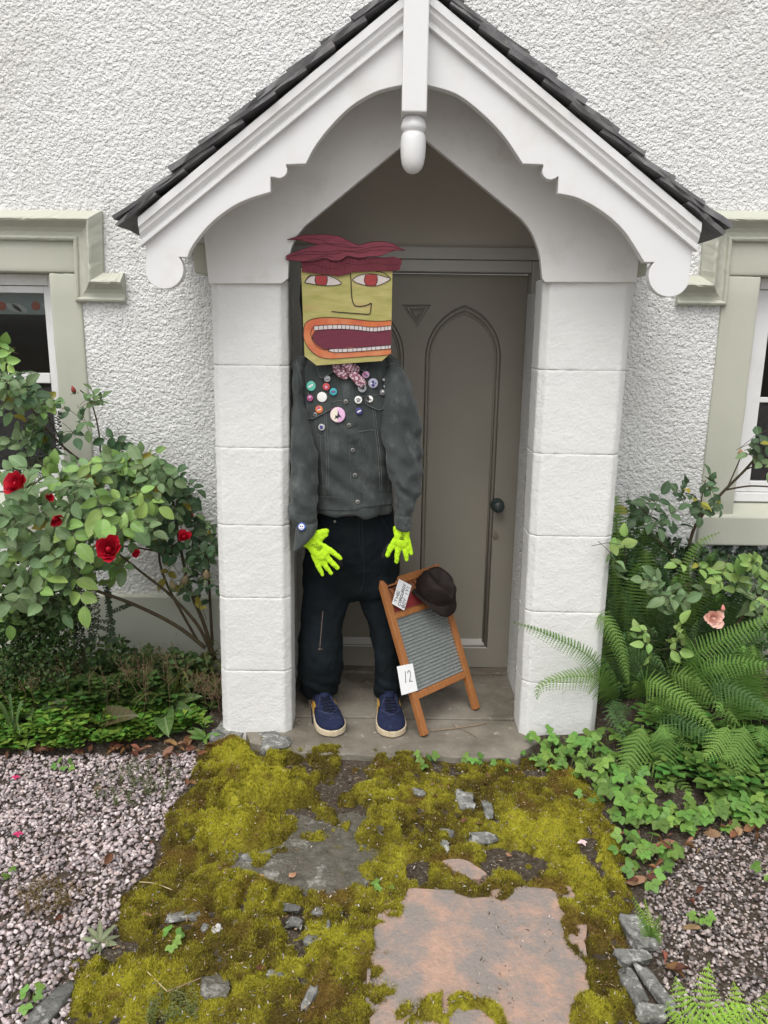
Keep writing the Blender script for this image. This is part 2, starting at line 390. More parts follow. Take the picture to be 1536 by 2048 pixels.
for w, hood, sg, wl_ in ((WIN[0], hoodL, 1, 'white casement window under a chipped sage hood, red roses below'), (WIN[1], hoodR, -1, 'white side-hung casement window behind the pink rose canes')):
    s = w['side']; win = put('window', None, cottage); win['label'] = wl_
    a = min(w['xo'], w['xfo']); b = max(w['xo'], w['xfo']); ia = min(w['xi'], w['xf']); ib = max(w['xi'], w['xf'])
    V, F = sweep(hood, PROF, sg, YW - .006, sd=40 if s < 0 else 60); o = obj('hood_mould', V, F, M_sage, win, False); fixn(o.data)
    ztop = hood[0][1] + .01
    def rough_box(name, p0, p1, m):
        bb = MB(); bb.box(p0, p1); o = bb.build(name, m, win); bme = bmesh.new(); bme.from_mesh(o.data)
        bmesh.ops.bevel(bme, geom=bme.edges[:], offset=.006, segments=2, affect='EDGES', profile=.5)
        bmesh.ops.subdivide_edges(bme, edges=[e for e in bme.edges if e.calc_length() > .05], cuts=10, use_grid_fill=True)
        bme.to_mesh(o.data); bme.free(); displace(o.data, lambda c: .0022*(fbm(c*34, 21, 3)-.5)*2)
        o.data.polygons.foreach_set('use_smooth', np.ones(len(o.data.polygons), bool)); o.data.update(); return o
    rough_box('lintel_stone', (a, YW-.010, w['zh']+.0015), (b, YW+.10, ztop), M_sage)
    rough_box('jamb_stone', (a, YW-.010, zs_top+.0015), (ia, YW+.10, w['zh']-.0015), M_sage)
    rough_box('jamb_stone', (ib, YW-.010, zs_top+.0015), (b, YW+.10, w['zh']-.0015), M_sage)
    # sloping sill
    sb = MB(); sb.add([(a,YW-.03,zs_bot),(b,YW-.03,zs_bot),(b,YW-.03,zs_top),(a,YW-.03,zs_top),(a,YW+.11,zs_bot),(b,YW+.11,zs_bot),(b,YW+.11,zs_back),(a,YW+.11,zs_back)],
        [(0,1,2,3),(5,4,7,6),(3,2,6,7),(0,4,5,1),(0,3,7,4),(1,5,6,2)]); sb.build('sill_stone', M_sage, win, bevel=.006)
    # timber frame, casements, panes
    Yf = YW + .075; z0, z1 = zs_back - .002, w['zh']
    fw = .042
    fr = put('frame', None, win)
    bm = MB()
    bm.box((ia-.01, Yf, z0), (ia+fw, Yf+.06, z1)); bm.box((ib-fw, Yf, z0), (ib+.01, Yf+.06, z1))
    bm.box((ia+fw, Yf+.001, z1-.045), (ib-fw, Yf+.06, z1)); bm.box((ia+fw, Yf+.001, z0), (ib-fw, Yf+.06, z0+.04))
    bpy.data.objects.remove(fr); fr = bm.build('frame', M_white, win, bevel=.003)
    ztr0, ztr1 = (P(50, 766, Yf).z, P(50, 746, Yf).z)
    mid = (ia+ib)/2
    st = .026 if s < 0 else .06
    gx0, gx1, gz0, gz1 = ia+fw, ib-fw, z0+.04, z1-.045
    cs = MB(); c0 = Yf+.012
    for (u0, u1) in ((gx0, mid-.004), (mid+.004, gx1)):
        cs.box((u0+.002, c0, gz0+.002), (u0+st, c0+.035, gz1-.002)); cs.box((u1-st, c0, gz0+.002), (u1-.002, c0+.035, gz1-.002))
        cs.box((u0+st, c0+.001, gz0+.002), (u1-st, c0+.035, gz0+.05)); cs.box((u0+st, c0+.001, gz1-.03), (u1-st, c0+.035, gz1-.002))
        if s < 0: cs.box((u0+st, c0-.004, ztr0), (u1-st, c0+.035, ztr1))
        else:
            for zz in (P(1530, 800, c0).z, ): cs.box((u0+st, c0+.004, zz-.011), (u1-st, c0+.03, zz+.011))
    cs.build('casement', M_white, win, bevel=.0025)
    for (u0, u1) in ((gx0+.01, mid-.008), (mid+.008, gx1-.01)):
        zsplit = (ztr0+ztr1)/2 if s < 0 else P(1530, 800, c0).z
        for (q0, q1) in ((gz0+.02, zsplit-.003), (zsplit+.003, gz1-.02)):
            pb = MB(); pb.box((u0+.01, c0+.016, q0), (u1-.01, c0+.02, q1)); pb.build('pane', M_glass, win)
    rm = MB(); rm.box((ia-.3, Yf+.62, z0-.4), (ib+.3, Yf+.64, z1+.3)); rm.box((ia-.32, Yf+.07, z0-.4), (ia-.3, Yf+.64, z1+.3)); rm.box((ib+.3, Yf+.07, z0-.4), (ib+.32, Yf+.64, z1+.3))
    rm.box((ia-.32, Yf+.07, z1+.3), (ib+.32, Yf+.64, z1+.32)); rm.box((ia-.32, Yf+.07, z0-.42), (ib+.32, Yf+.64, z0-.4)); rm.build('room_lining', M_glassroom, win)
    if s < 0:
        bl = MB(); yb = Yf+.08; zb = P(60, 629, yb).z; bl.box((ia, yb, zb), (ib, yb+.004, z1), 0)
        for k, (x, y, r) in enumerate(((4, 612, 9), (72, 612, 9), (-60, 614, 9), (-130, 612, 9))):
            c = P(x, y, yb); bl.lathe([(r*.0021, 0), (r*.0021, .0015)], (c.x, yb-.0022, c.z), (0, 1, 0), 16, 1)
        for x in (28, 40, 100, -30, -95):
            c = P(x, 616, yb); bl.add([(c.x+.032*math.cos(t)*1.0, yb-.0018, c.z+.016*math.sin(t)-.4*.032*math.cos(t)) for t in np.linspace(0, 2*math.pi, 14)[:-1]], [tuple(range(13))], 2)
        bl.build('window_blind', [M_blind, M_orange, M_pale], win)

# ================================================================ porch
porch = thing('porch', (PX(831, YP, 0), YP, 0), 'gabled porch with slate roof, white scalloped bargeboards and painted piers', 'porch')
# piers of painted blocks, faintly tapered
def edge(xt, yt, xb, yb, Y):
    a, b = P(xt, yt, Y), P(xb, yb, Y); return lambda z: a.x + (b.x-a.x)*(z-a.z)/(b.z-a.z)
eLo = edge(423, 600, 445, 1440, YP+.02); eLi = edge(576, 600, 584, 1450, YP+.025)
eRi = edge(1083, 600, 1038, 1450, YP+.025); eRo = edge(1264, 600, 1191, 1450, YP+.02)
ztop = P(500, 564, YP).z
def joints(xs_, ys): return [P(x, y, YP).z for x, y in zip(xs_, ys)]
JL = [ztop+.01] + joints([500]*5, [731, 896, 1051, 1196, 1342]) + [-.055]
JR = [P(1180, 564, YP).z+.01] + joints([1165, 1160, 1145, 1130, 1115], [741, 909, 1073, 1225, 1366]) + [-.055]
PD = .15
for (eo, ei, J, nm) in ((eLo, eLi, JL, 'white painted block pier beside the rose bush'), (eRo, eRi, JR, 'white painted block pier beside the ferns')):
    core = MB(); zb, zt = -.06, J[0]
    d = .007 if eo(0) < ei(0) else -.007
    core.add([(eo(zb)+d*3.5,YP+.007,zb),(ei(zb)-d*3.5,YP+.007,zb),(ei(zb)-d,YP+.03,zb),(ei(zb)-d,YP+PD-.01,zb),(eo(zb)+d,YP+PD-.01,zb),(eo(zb)+d,YP+.03,zb),
              (eo(zt)+d*3.5,YP+.007,zt),(ei(zt)-d*3.5,YP+.007,zt),(ei(zt)-d,YP+.03,zt),(ei(zt)-d,YP+PD-.01,zt),(eo(zt)+d,YP+PD-.01,zt),(eo(zt)+d,YP+.03,zt)],
             [(i, (i+1) % 6, 6+(i+1) % 6, 6+i) for i in range(6)] + [(5,4,3,2,1,0), (6,7,8,9,10,11)])
    pier = core.build('pier', M_pier, porch); fixn(pier.data); pier['label'] = nm
    for bi in range(len(J)-1):
        z1, z0 = J[bi], J[bi+1]; rows = max(6, int((z1-z0)/.010)); R = []; ts = [0, .0012/(z1-z0), .0035/(z1-z0)] + list(np.linspace(.010/(z1-z0), 1-.010/(z1-z0), rows-5)) + [1-.0035/(z1-z0), 1-.0012/(z1-z0), 1]
        for r in range(rows+1):
            t = ts[r]; z = z0+.0002 + (z1-z0-.0004)*t; e = min(t, 1-t)*(z1-z0); ins = .0018*max(0, 1-e/.0034)**1.5
            o_, i_ = eo(z), ei(z); g = 1 if o_ < i_ else -1; ch = .025
            poly = [(o_+g*(ch), YP), (i_-g*ch, YP), (i_, YP+ch), (i_, YP+PD), (o_, YP+PD), (o_, YP+ch*.9)]
            pts = []
            for k in range(6):
                a, b = Vector(poly[k]), Vector(poly[(k+1) % 6]); n_ = (24, 4, 12, 3, 3, 4)[k]
                pts += [a.lerp(b, j/n_) for j in range(n_)]
            c = Vector(((o_+i_)/2, YP+PD/2))
            for p in pts:
                sx = max(0, abs(p.x-c.x)-ins)*(1 if p.x > c.x else -1); sy = max(0, abs(p.y-c.y)-ins)*(1 if p.y > c.y else -1)
                R.append((c.x+sx, c.y+sy, z))
            k_ = len(pts)
        R = np.array(R); Fq = [(r*k_+j, r*k_+(j+1) % k_, (r+1)*k_+(j+1) % k_, (r+1)*k_+j) for r in range(rows) for j in range(k_)]
        o = obj('block', R, Fq, M_pier, pier, True); fixn(o.data)
        displace(o.data, lambda c: .0020*(fbm(c*75, 5, 3)-.5)*2 + .0025*(vn(c*9, 6)-.5))
# side walls behind the piers and their wall plates
for s, x0, x1 in ((-1, eLo(1), eLi(1)-.035), (1, eRi(1)+.035, eRo(1))):
    b = MB(); b.box((min(x0, x1)+.004, YP+PD+.001, -.1), (max(x0, x1)-.004, YW-.004, ztop-.002)); b.build('side_wall', M_rough, porch)
a = P(391, 546, 2.72); c = P(404, 487, 2.72); b = MB(); b.box((a.x, YA+.032, a.z), (a.x+.10, YW-.005, c.z)); b.build('wall_plate', M_sage, porch, bevel=.003)
a = P(1290, 552, 2.72); b = MB(); b.box((a.x-.10, YA+.032, a.z), (a.x, YW-.005, a.z+.10)); b.build('wall_plate', M_sage, porch, bevel=.003)
# roof lines on the bargeboard plane
def lineB(p, q): a, b = P(*p, YB), P(*q, YB); return (Vector((a.x, a.z)), (Vector((b.x, b.z))-Vector((a.x, a.z))).normalized())
oL, sL = lineB((282, 433), (801, 2)); oR, sR = lineB((1395, 443), (868.5, 0))
# apex
def isect(o1, d1, o2, d2): t = ((o2-o1).x*d2.y-(o2-o1).y*d2.x)/(d1.x*d2.y-d1.y*d2.x); return o1+d1*t
apex = isect(oL, sL, oR, sR)
def roofz(x, off=0.0):
    o_, s_ = (oL, sL) if x < apex.x else (oR, sR)
    return o_.y + (x-o_.x)*s_.y/s_.x - off
# arch board behind the bargeboards
def wpt(x, y, Y): p = P(x, y, Y); return (p.x, p.z)
archpx = [(417,567),(563.7,567),(576,557),(577.5,521),(582.5,496),(593,473),(609.6,452),(630,435)]
archR = [(1028,425),(1043,438),(1054,451),(1064,466),(1070,480),(1077,499),(1081,518),(1084.6,557),(1090,564.5),(1273.6,564.5)]
loop = [wpt(*p, YA) for p in archpx] + [wpt(835, 266, YA)] + [wpt(*p, YA) for p in archR]
xl = wpt(404, 480, YA)[0]; xr = wpt(1279, 513, YA)[0]
loop += [(xr, roofz(xr, .05)), (apex.x, roofz(apex.x, .04)), (xl, roofz(xl, .05))]
plate('arch_board', [loop], (0, YA, 0), (1, 0, 0), (0, 0, 1), .03, M_arch, porch, .0025)
# bargeboards
def circ(cx, cy, r, a0, a1, n=16): return [(cx+r*math.cos(math.radians(a)), cy+r*math.sin(math.radians(a))) for a in np.linspace(a0, a1, n)]
def sm(pts, n=5): return [tuple(p) for p in cr(pts, n)]
bl_ = [(283,436),(291,492),(292,515)] + circ(329, 540, 38, 190, -42, 22) + [(359.6,514.6),(374,514.6)] + sm([(375,514),(386,490),(416,452),(453,421),(491,400),(541,384)]) \
    + [(541,354)] + circ(558, 340, 16.5, 118, -32, 9) + [(573,329),(611,327.5)] + sm([(612,327),(630,293),(662,252),(703,212),(753,183),(801,170.5)]) + [(829,168)]
br_ = [(829,168)] + sm([(855,170),(913,188),(966,228),(1010,274.5),(1045.6,327.6)]) + [(1086,329)] + circ(1101, 343, 16.5, 212, 62, 9) + [(1117,353),(1115.6,387)] \
    + sm([(1116,387),(1156,396),(1205,423),(1249,462.6),(1288,523)]) + [(1289,524.6),(1310,524.6)] + circ(1338.5, 553, 41, 222, -8, 22)[0:22] + [(1384,509),(1395,445)]
Xm = P(829, 100, YB).x
LL = [wpt(*p, YB) for p in bl_]; LL += [(Xm-.0005, roofz(Xm, .006))]; LL[0] = (LL[0][0], roofz(LL[0][0], .006)); LL[-2] = (Xm-.0005, LL[-2][1])
RR = [wpt(*p, YB) for p in br_]; RR[0] = (Xm+.0005, RR[0][1]); RR[-1] = (RR[-1][0], roofz(RR[-1][0], .006)); RR += [(Xm+.0005, roofz(Xm, .006))]
MP = [(.004,-.004),(.004,.028),(.007,.031),(.026,.031),(.029,.026),(.033,.0235),(.040,.0225),(.047,.017),(.051,.0115),(.056,.0105),(.058,.013),(.060,.018),(.068,.018),(.070,.015),(.070,-.004)]
for L_, o_, s_, xe, tx in ((LL, oL, sL, LL[0][0], 'left'), (RR, oR, sR, RR[-2][0], 'right')):
    bb = plate('bargeboard', [L_], (0, YB, 0), (1, 0, 0), (0, 0, 1), .034, M_white, porch, .002)
    bb['label'] = 'white scalloped bargeboard above the ' + ('red rose bush' if tx == 'left' else 'fern bed')
    dn = Vector((s_.y, -s_.x)) if s_.x > 0 else Vector((-s_.y, s_.x)); dn = dn if dn.y < 0 else -dn
    V = []
    for X in (xe - (.002 if tx == 'left' else -.002), Xm):
        for dd, pp in MP:
            q0 = o_ + dn*dd; z = q0.y + (X-q0.x)*s_.y/s_.x; V.append((X, YB-pp, z))
    k = len(MP); Fm = [(j, j+1, k+j+1, k+j) for j in range(k-1)] + [tuple(range(k)), tuple(range(2*k-1, k-1, -1))]
    o = obj('moulding', V, Fm, M_white, bb); fixn(o.data)
    # roof deck
    dk = MB(); Xe = xe + (.012 if tx == 'left' else -.012)
    for Yk in (YB+.002, YW-.005):
        for X, off in ((Xe, .001), (Xm, .001), (Xm, .022), (Xe, .022)): dk.V.append((X, Yk, roofz(X, off)))
    dk.F += [(0,1,2,3),(7,6,5,4),(0,4,5,1),(3,2,6,7),(0,3,7,4),(1,5,6,2)]; dk.M += [0]*6
    o = dk.build('roof_deck', M_arch, porch); fixn(o.data)
# slates
rnd = random.Random(4)
roof = None
for o_, s_, tip in ((oL, sL, (238, 446)), (oR, sR, (1447, 462))):
    up = Vector((-s_.y, s_.x)); up = up if up.y > 0 else -up
    tp = P(*tip, YB); t0 = (Vector((tp.x, tp.z))-o_).dot(s_); tA = (apex-o_).dot(s_)
    rf = obj('roof_slating', [(o_.x, YB+.02, o_.y+.003), (apex.x, YB+.02, apex.y+.003), (apex.x, YW-.006, apex.y+.003), (o_.x, YW-.006, o_.y+.003)], [(0, 1, 2, 3)], M_slate, porch)
    g = .112; nC = int((tA-t0)/g)+1
    for i in range(-1, nC):
        c0 = t0 + max(i, 0)*g + rnd.uniform(-.008, .008)*(i > 0); L = .26 if i >= 0 else .15; c1 = min(c0+L, tA+.01)
        if c1-c0 < .04: continue
        y = YB - .045 + rnd.uniform(-.008, .008)
        wid = [.30, .26, .26] if i % 2 else [.17, .27, .27, .15]
        for kk, w_ in enumerate(wid):
            y1 = min(y+w_-.003, YW-.008)
            if y1 - y < .03: break
            h0 = (.030 if i >= 0 else .006) + rnd.uniform(-.003, .003); h1 = .007; th = rnd.uniform(.009, .017)
            nu, nv = 7, 4; Vt = []
            for layer in (0, 1):
                for a_ in range(nu):
                    for b_ in range(nv):
                        tt = a_/(nu-1); yy = y+(y1-y)*b_/(nv-1); ss = c0+(c1-c0)*tt
                        if b_ == 0: yy += rnd.uniform(-.004, .006)
                        if a_ == 0: ss += rnd.uniform(-.005, .004)
                        hgt = h0+(h1-h0)*tt*min(1, (c1-c0)/.2) + (th if layer else 0) + rnd.uniform(-.0012, .0012)
                        q2 = o_ + s_*ss + up*hgt; Vt.append((q2.x, yy, q2.y))
            Fs = []; idx = lambda l, a_, b_: l*nu*nv+a_*nv+b_
            for a_ in range(nu-1):
                for b_ in range(nv-1):
                    Fs.append((idx(1,a_,b_), idx(1,a_+1,b_), idx(1,a_+1,b_+1), idx(1,a_,b_+1))); Fs.append((idx(0,a_,b_), idx(0,a_,b_+1), idx(0,a_+1,b_+1), idx(0,a_+1,b_)))
            for a_ in range(nu-1):
                Fs.append((idx(0,a_,0), idx(0,a_+1,0), idx(1,a_+1,0), idx(1,a_,0))); Fs.append((idx(0,a_,nv-1), idx(1,a_,nv-1), idx(1,a_+1,nv-1), idx(0,a_+1,nv-1)))
            for b_ in range(nv-1):
                Fs.append((idx(0,0,b_), idx(1,0,b_), idx(1,0,b_+1), idx(0,0,b_+1))); Fs.append((idx(0,nu-1,b_), idx(0,nu-1,b_+1), idx(1,nu-1,b_+1), idx(1,nu-1,b_)))
            o = obj('slate', Vt, Fs, M_slate, rf); fixn(o.data)
            y = y1 + .003
rd = MB(); rd.tube([(apex.x, YB-.05, apex.y+.035), (apex.x, YW-.01, apex.y+.035)], .045, 10); rd.build('ridge_tile', M_slate, porch, True)
# finial post with turned drop
c = P(828, 229, YB-.03); t_ = P(829, 0, YB-.03); hw = (P(853, 229, YB-.05).x-P(803, 229, YB-.05).x)/2
fp = MB(); fp.box((c.x-hw, YB-.058, c.z), (c.x+hw, YB+.05, apex.y+.25)); fin = fp.build('finial_post', M_white, porch, bevel=.004)
zz = lambda y: P(828, y, YB-.03).z - c.z
dp = MB(); dp.lathe([(.020, .004), (.026, zz(231)), (.031, zz(236)), (.0335, zz(241)), (.036, zz(246)), (.0375, zz(251)), (.036, zz(256)), (.032, zz(260)), (.030, zz(262)),
    (.033, zz(265)), (.036, zz(271)), (.0375, zz(282)), (.0375, zz(296)), (.036, zz(312)), (.033, zz(325)), (.027, zz(335)), (.017, zz(342)), (.006, zz(345))], (c.x, YB-.008, c.z), n=28)
dp.build('turned_drop', M_white, fin, True)
# back wall of the porch above the door
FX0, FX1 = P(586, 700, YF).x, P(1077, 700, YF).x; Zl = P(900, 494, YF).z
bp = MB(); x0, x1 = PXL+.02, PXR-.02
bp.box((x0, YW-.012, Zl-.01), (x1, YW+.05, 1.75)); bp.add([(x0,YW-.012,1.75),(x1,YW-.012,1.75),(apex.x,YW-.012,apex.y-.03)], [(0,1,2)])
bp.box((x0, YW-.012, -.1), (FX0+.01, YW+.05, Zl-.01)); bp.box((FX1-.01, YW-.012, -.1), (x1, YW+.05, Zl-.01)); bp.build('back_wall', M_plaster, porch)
# ================================================================ door and frame
dcx = PX(830, YD, .8)
door = thing('front_door', (dcx, YD, 0), 'taupe panelled front door with pointed lancet panels and dark round knob', 'door')
DX1 = PX(1057, YD, 1.6); DX1 = (P(1057, 600, YD).x + P(1013, 1320, YD).x)/2; DX0 = P(606, 600, YD).x; Zd = P(900, 548, YD).z
fm = MB(); a, b = DX0-.004, DX1+.004
fm.box((a-.045, YF, -.012), (a, YD+.05, Zd+.05)); fm.box((b, YF, -.012), (b+.045, YD+.05, Zd+.05)); fm.box((a, YF+.001, Zd+.004), (b, YD+.05, Zd+.05))
fm.build('door_frame', M_frame, door, bevel=.004)
fm = MB(); fm.box((a-.06, YF-.010, Zd+.0515), (b+.06, YD+.05, Zl)); fm.build('head_board', M_frame, door, bevel=.003)
def lancet(cx, hw, z0, z1, z2, n=12):
    h = z2-z1; R = (hw*hw+h*h)/(2*hw); am = math.asin(h/R)
    right = [(cx+hw-R+R*math.cos(t), z1+R*math.sin(t)) for t in np.linspace(0, am, n)]
    return [(cx-hw, z0), (cx+hw, z0)] + right + [(2*cx-x, z) for x, z in right[::-1][1:]]
zA, zS, zB0 = P(930, 611, YD).z, P(930, 716, YD).z, P(930, 1296, YD).z
hwp = (P(999, 768, YD).x-P(849, 768, YD).x)/2; cR = P(924, 768, YD).x; cL = 2*((P(807, 731, YD).x+P(849, 768, YD).x)/2)-cR
tr = [(P(804, 610, YD).x, P(804, 610, YD).z), (P(833, 653, YD).x, P(833, 653, YD).z), (P(861, 610, YD).x, P(861, 610, YD).z)]
rect = [(DX0, .012), (DX1, .012), (DX1, Zd), (DX0, Zd)]
plate('door_face', [rect, lancet(cR, hwp, zB0, zS, zA), lancet(cL, hwp, zB0, zS, zA), tr], (0, YD, 0), (1, 0, 0), (0, 0, 1), .016, M_taupe, door, .0025)
b = MB(); b.box((DX0+.002, YD+.0125, .014), (DX1-.002, YD+.045, Zd-.002)); b.build('door_panel_backing', M_taupe, door)
for cc in (cL, cR):
    mo = MB()
    for ins, r, yy in ((.009, .007, YD+.006), (.020, .0045, YD+.011)):
        l_ = lancet(cc, hwp-ins, zB0+ins, zS, zA-ins*1.6); l_ = l_[1:]+[l_[0]]
        mo.tube([(x, yy, z) for x, z in l_ + [l_[0]]], r, 8)
    mo.build('panel_moulding', M_taupe, door, True)
    sl_ = MB(); x0, x1 = cc-hwp+.004, cc+hwp-.004; z0 = zB0+.001
    sl_.add([(x0,YD-.001,z0),(x1,YD-.001,z0),(x1-.02,YD+.012,z0+.040),(x0+.02,YD+.012,z0+.040),(x0,YD+.012,z0),(x1,YD+.012,z0)], [(0,1,2,3),(0,4,5,1),(1,5,2),(0,3,4)])
    o = sl_.build('panel_sill', M_frame, door); fixn(o.data)  # paler than the door; light on its slope is put into the colour
tx = [sum(p[i] for p in tr)/3 for i in (0, 1)]
mo = MB(); t2 = [(tx[0]+(x-tx[0])*.62, tx[1]+(z-tx[1])*.62) for x, z in tr]; t3 = [(tx[0]+(x-tx[0])*.34, tx[1]+(z-tx[1])*.34) for x, z in tr]
mo.tube([(x, YD+.008, z) for x, z in t2+[t2[0]]], .006, 8); mo.tube([(x, YD+.006, z) for x, z in t3+[t3[0]]], .003, 6); mo.build('triangle_moulding', M_taupe, door)
k = P(997, 1014, YD-.045); kb = MB()
kb.lathe([(.030, 0), (.030, .004), (.012, .008), (.010, .022), (.020, .030), (.0255, .040), (.026, .048), (.022, .056), (.012, .061), (.001, .062)], (k.x, YD, k.z), (0, -1, 0), 26)
kb.build('door_knob', M_iron, door, True)
e = P(991, 1072, YD); es = MB(); es.lathe([(.013, 0), (.013, .003), (.010, .004), (.001, .004)], (e.x, YD, e.z-.004), (0, -1, 0), 20); es.box((e.x-.006, YD-.006, e.z-.002), (e.x+.004, YD-.002, e.z+.022))
es.build('keyhole_cover', M_brass, door, bevel=.001)
b = MB(); b.box((DX0-.05, YF+.005, -.03), (DX1+.05, YD+.06, .010)); b.build('threshold', M_conc, door, bevel=.004)
# ================================================================ ground
def W2(poly, z=-.05): return [(G(x, y, z).x, G(x, y, z).y) for x, y in poly]
bedL = W2([(-900, 1500), (0, 1506), (120, 1508), (250, 1497), (350, 1486), (440, 1470)]) + [(PXL+.1, 3.4), (-6, 3.4)]
bedR = [(PXR-.12, 3.4)] + W2([(1035, 1512), (1120, 1530), (1190, 1590), (1250, 1650), (1330, 1668), (1536, 1650), (2300, 1640)]) + [(6, 3.4)]
NG = lambda x, y, s, k=0: fbm(np.stack([x*s, y*s, x*0+k], 1), 30+k, 3)
def zg(x, y):
    x = np.atleast_1d(np.asarray(x, float)); y = np.atleast_1d(np.asarray(y, float))
    z = -.062 + .022*(NG(x, y, 3.0)-.5) + .012*(NG(x, y, 11, 5)-.5)
    z = z + .030*sstep(1.95, 2.45, y)*(np.abs(x-.05) < .75)
    for bd in (bedL, bedR):
        m_ = inside(bd, x, y); d = edist(bd, x, y)
        z = z + np.where(m_, .03*sstep(0, .08, d) + .15*sstep(.05, .6, np.minimum(d, (y-2.4))), 0)
    return z
def zg1(x, y): return float(zg([x], [y])[0])
def GZ(x, y):                           # photo pixel -> point on the actual ground
    p = G(x, y, -.05)
    for _ in range(3): p = G(x, y, zg1(p.x, p.y))
    return p
M_soil = mat('garden_soil', (.05, .038, .027), (.11, .088, .066), .95, 45, 1.0, 90, .15, c3=(.24, .21, .18), s3=75, t3=(.55, .66), bdist=.02)
gx = np.concatenate([-np.geomspace(60, 1.75, 26), np.arange(-1.7, 1.701, .014), np.geomspace(1.75, 60, 26)])
gy = np.concatenate([-np.geomspace(60, .5, 22), np.linspace(-.3, 1.0, 10), np.arange(1.05, 3.4, .014), [3.8, 6, 20]])
X2, Y2 = np.meshgrid(gx, gy); zz_ = zg(X2.ravel(), Y2.ravel())
n1, n2 = len(gx), len(gy); I, J = np.meshgrid(np.arange(n1-1), np.arange(n2-1)); I, J = I.ravel(), J.ravel()
tag(obj('ground', np.stack([X2.ravel(), Y2.ravel(), zz_], 1), np.stack([J*n1+I, J*n1+I+1, (J+1)*n1+I+1, (J+1)*n1+I], 1), M_soil, None, True), kind='structure')

M_bounce = mat('gravel_bounce_sheet', (.42, .385, .38), (.30, .28, .275), .9, 70, .8, 110, .2, bdist=.012)
tag(obj('gravel_bounce_sheet', [(-9, -14, -.03), (9, -14, -.03), (9, .98, -.03), (-9, .98, -.03)], [(0, 1, 2, 3)], M_bounce), kind='structure')  # unseen gravel-coloured sheet below and behind the camera, added to bounce light upward
# porch floor: rear slab and worn front slab with a joint
fl = bpy.data.objects.new('porch_floor', None); COL.objects.link(fl); tag(fl, kind='structure'); WM[fl.name] = Matrix.Identity(4)
jy = G(900, 1437, 0).y
rear = [(PXL+.03, jy+.004), (PXR-.03, jy+.004), (PXR-.03, YF+.004), (PXL+.03, YF+.004)]
plate('floor_slab', [rear], (0, 0, 0), (1, 0, 0), (0, 1, 0), .07, M_conc, fl, .004)
frontpx = [(500,1482),(560,1497),(600,1503),(650,1508),(700,1506),(760,1511),(820,1512),(880,1509),(950,1514),(1000,1512),(1036,1515),(1046,1500)]
fr_ = [(G(x, y, 0).x, G(x, y, 0).y) for x, y in sm(frontpx, 4)]
fr_ = [(PXL+.035, jy-.003)] + [(x, y + .008*(float(vn([[x*40, 1, 0]], 2)[0])-.5)) for x, y in fr_] + [(PXR-.05, jy-.003)]
plate('floor_slab', [fr_[::-1]], (0, 0, -.003), (1, 0, 0), (0, 1, 0), .07, M_conc, fl, .005)

# ---- gravel
def hulls(n, seed, pts=13):
    r = random.Random(seed); out = []
    for _ in range(n):
        b = bmesh.new()
        for _ in range(pts):
            v = Vector((r.gauss(0, 1), r.gauss(0, 1), r.gauss(0, 1))).normalized()*r.uniform(.8, 1.05); b.verts.new((v.x, v.y*.8, v.z*.62))
        bmesh.ops.convex_hull(b, input=b.verts[:]); lo = [v for v in b.verts if not v.link_faces]; bmesh.ops.delete(b, geom=lo, context='VERTS')
        bmesh.ops.triangulate(b, faces=b.faces[:]); b.verts.index_update()
        out.append((np.array([v.co[:] for v in b.verts]), np.array([[v.index for v in f.verts] for f in b.faces]))); b.free()
    return out
HUL = hulls(16, 5)
PAL = np.array([1.34, 1.25, 1.26])*np.array([(.40,.365,.36),(.46,.43,.42),(.34,.305,.305),(.27,.25,.25),(.38,.33,.31),(.52,.49,.475),(.20,.19,.19),(.30,.25,.235)])
def rotm(r):
    a, b, c = r.uniform(0, 6.283), r.uniform(-.5, .5), r.uniform(-.5, .5)
    return np.array((Matrix.Rotation(a, 3, 'Z') @ Matrix.Rotation(b, 3, 'X') @ Matrix.Rotation(c, 3, 'Y')))
def gravel(name, poly, n, seed, s0, s1, pal, dark, label):
    r = random.Random(seed); nr = np.random.default_rng(seed)
    xs_ = [p[0] for p in poly]; ys_ = [p[1] for p in poly]
    x = nr.uniform(min(xs_), max(xs_), n); y = nr.uniform(min(ys_), max(ys_), n)
    wob = .05*(NG(x, y, 12, 3)-.5)
    k = inside(poly, x+wob, y+wob); x, y = x[k], y[k]; z = zg(x, y)
    VV, FF, CC = [], [], []; base = 0
    for i in range(len(x)):
        v, f = HUL[r.randrange(len(HUL))]; s = s0+(s1-s0)*r.random()**1.7
        v = (v*s*np.array([r.uniform(.8, 1.25), r.uniform(.8, 1.1), r.uniform(.8, 1.1)])) @ rotm(r).T
        VV.append(v+np.array([x[i], y[i], z[i]+r.uniform(-.002, .012)])); FF.append(f+base); base += len(v)
        c = pal[r.randrange(len(pal))]*r.uniform(.8, 1.15)*(dark if r.random() < .22 else 1); CC.append(np.tile(c, (len(v), 1)))
    V = np.concatenate(VV)
    o = obj(name, V, np.concatenate(FF), mat(name+'_stone', (1, 1, 1), (.75, .74, .73), .8, 90, .3, 200, .25, vcol=True, bdist=.003), None, False, col=np.concatenate(CC))
    return tag(o, label, 'gravel', kind='stuff')
gravL = W2([(-500, 1508), (0, 1508), (130, 1510), (260, 1500), (380, 1500), (400, 1545), (360, 1600), (320, 1660), (300, 1730), (240, 1790), (225, 1880), (165, 1930), (130, 2060), (60, 2400), (-500, 2400)])
gravR = W2([(2000, 1640), (1536, 1650), (1400, 1668), (1320, 1700), (1285, 1760), (1290, 1860), (1320, 1950), (1345, 2060), (1400, 2400), (2000, 2400)])
gravel('pink_gravel', gravL, 25500, 11, .0064, .0135, PAL, .62, 'loose pinkish grey gravel covering the ground beside the rose bed')
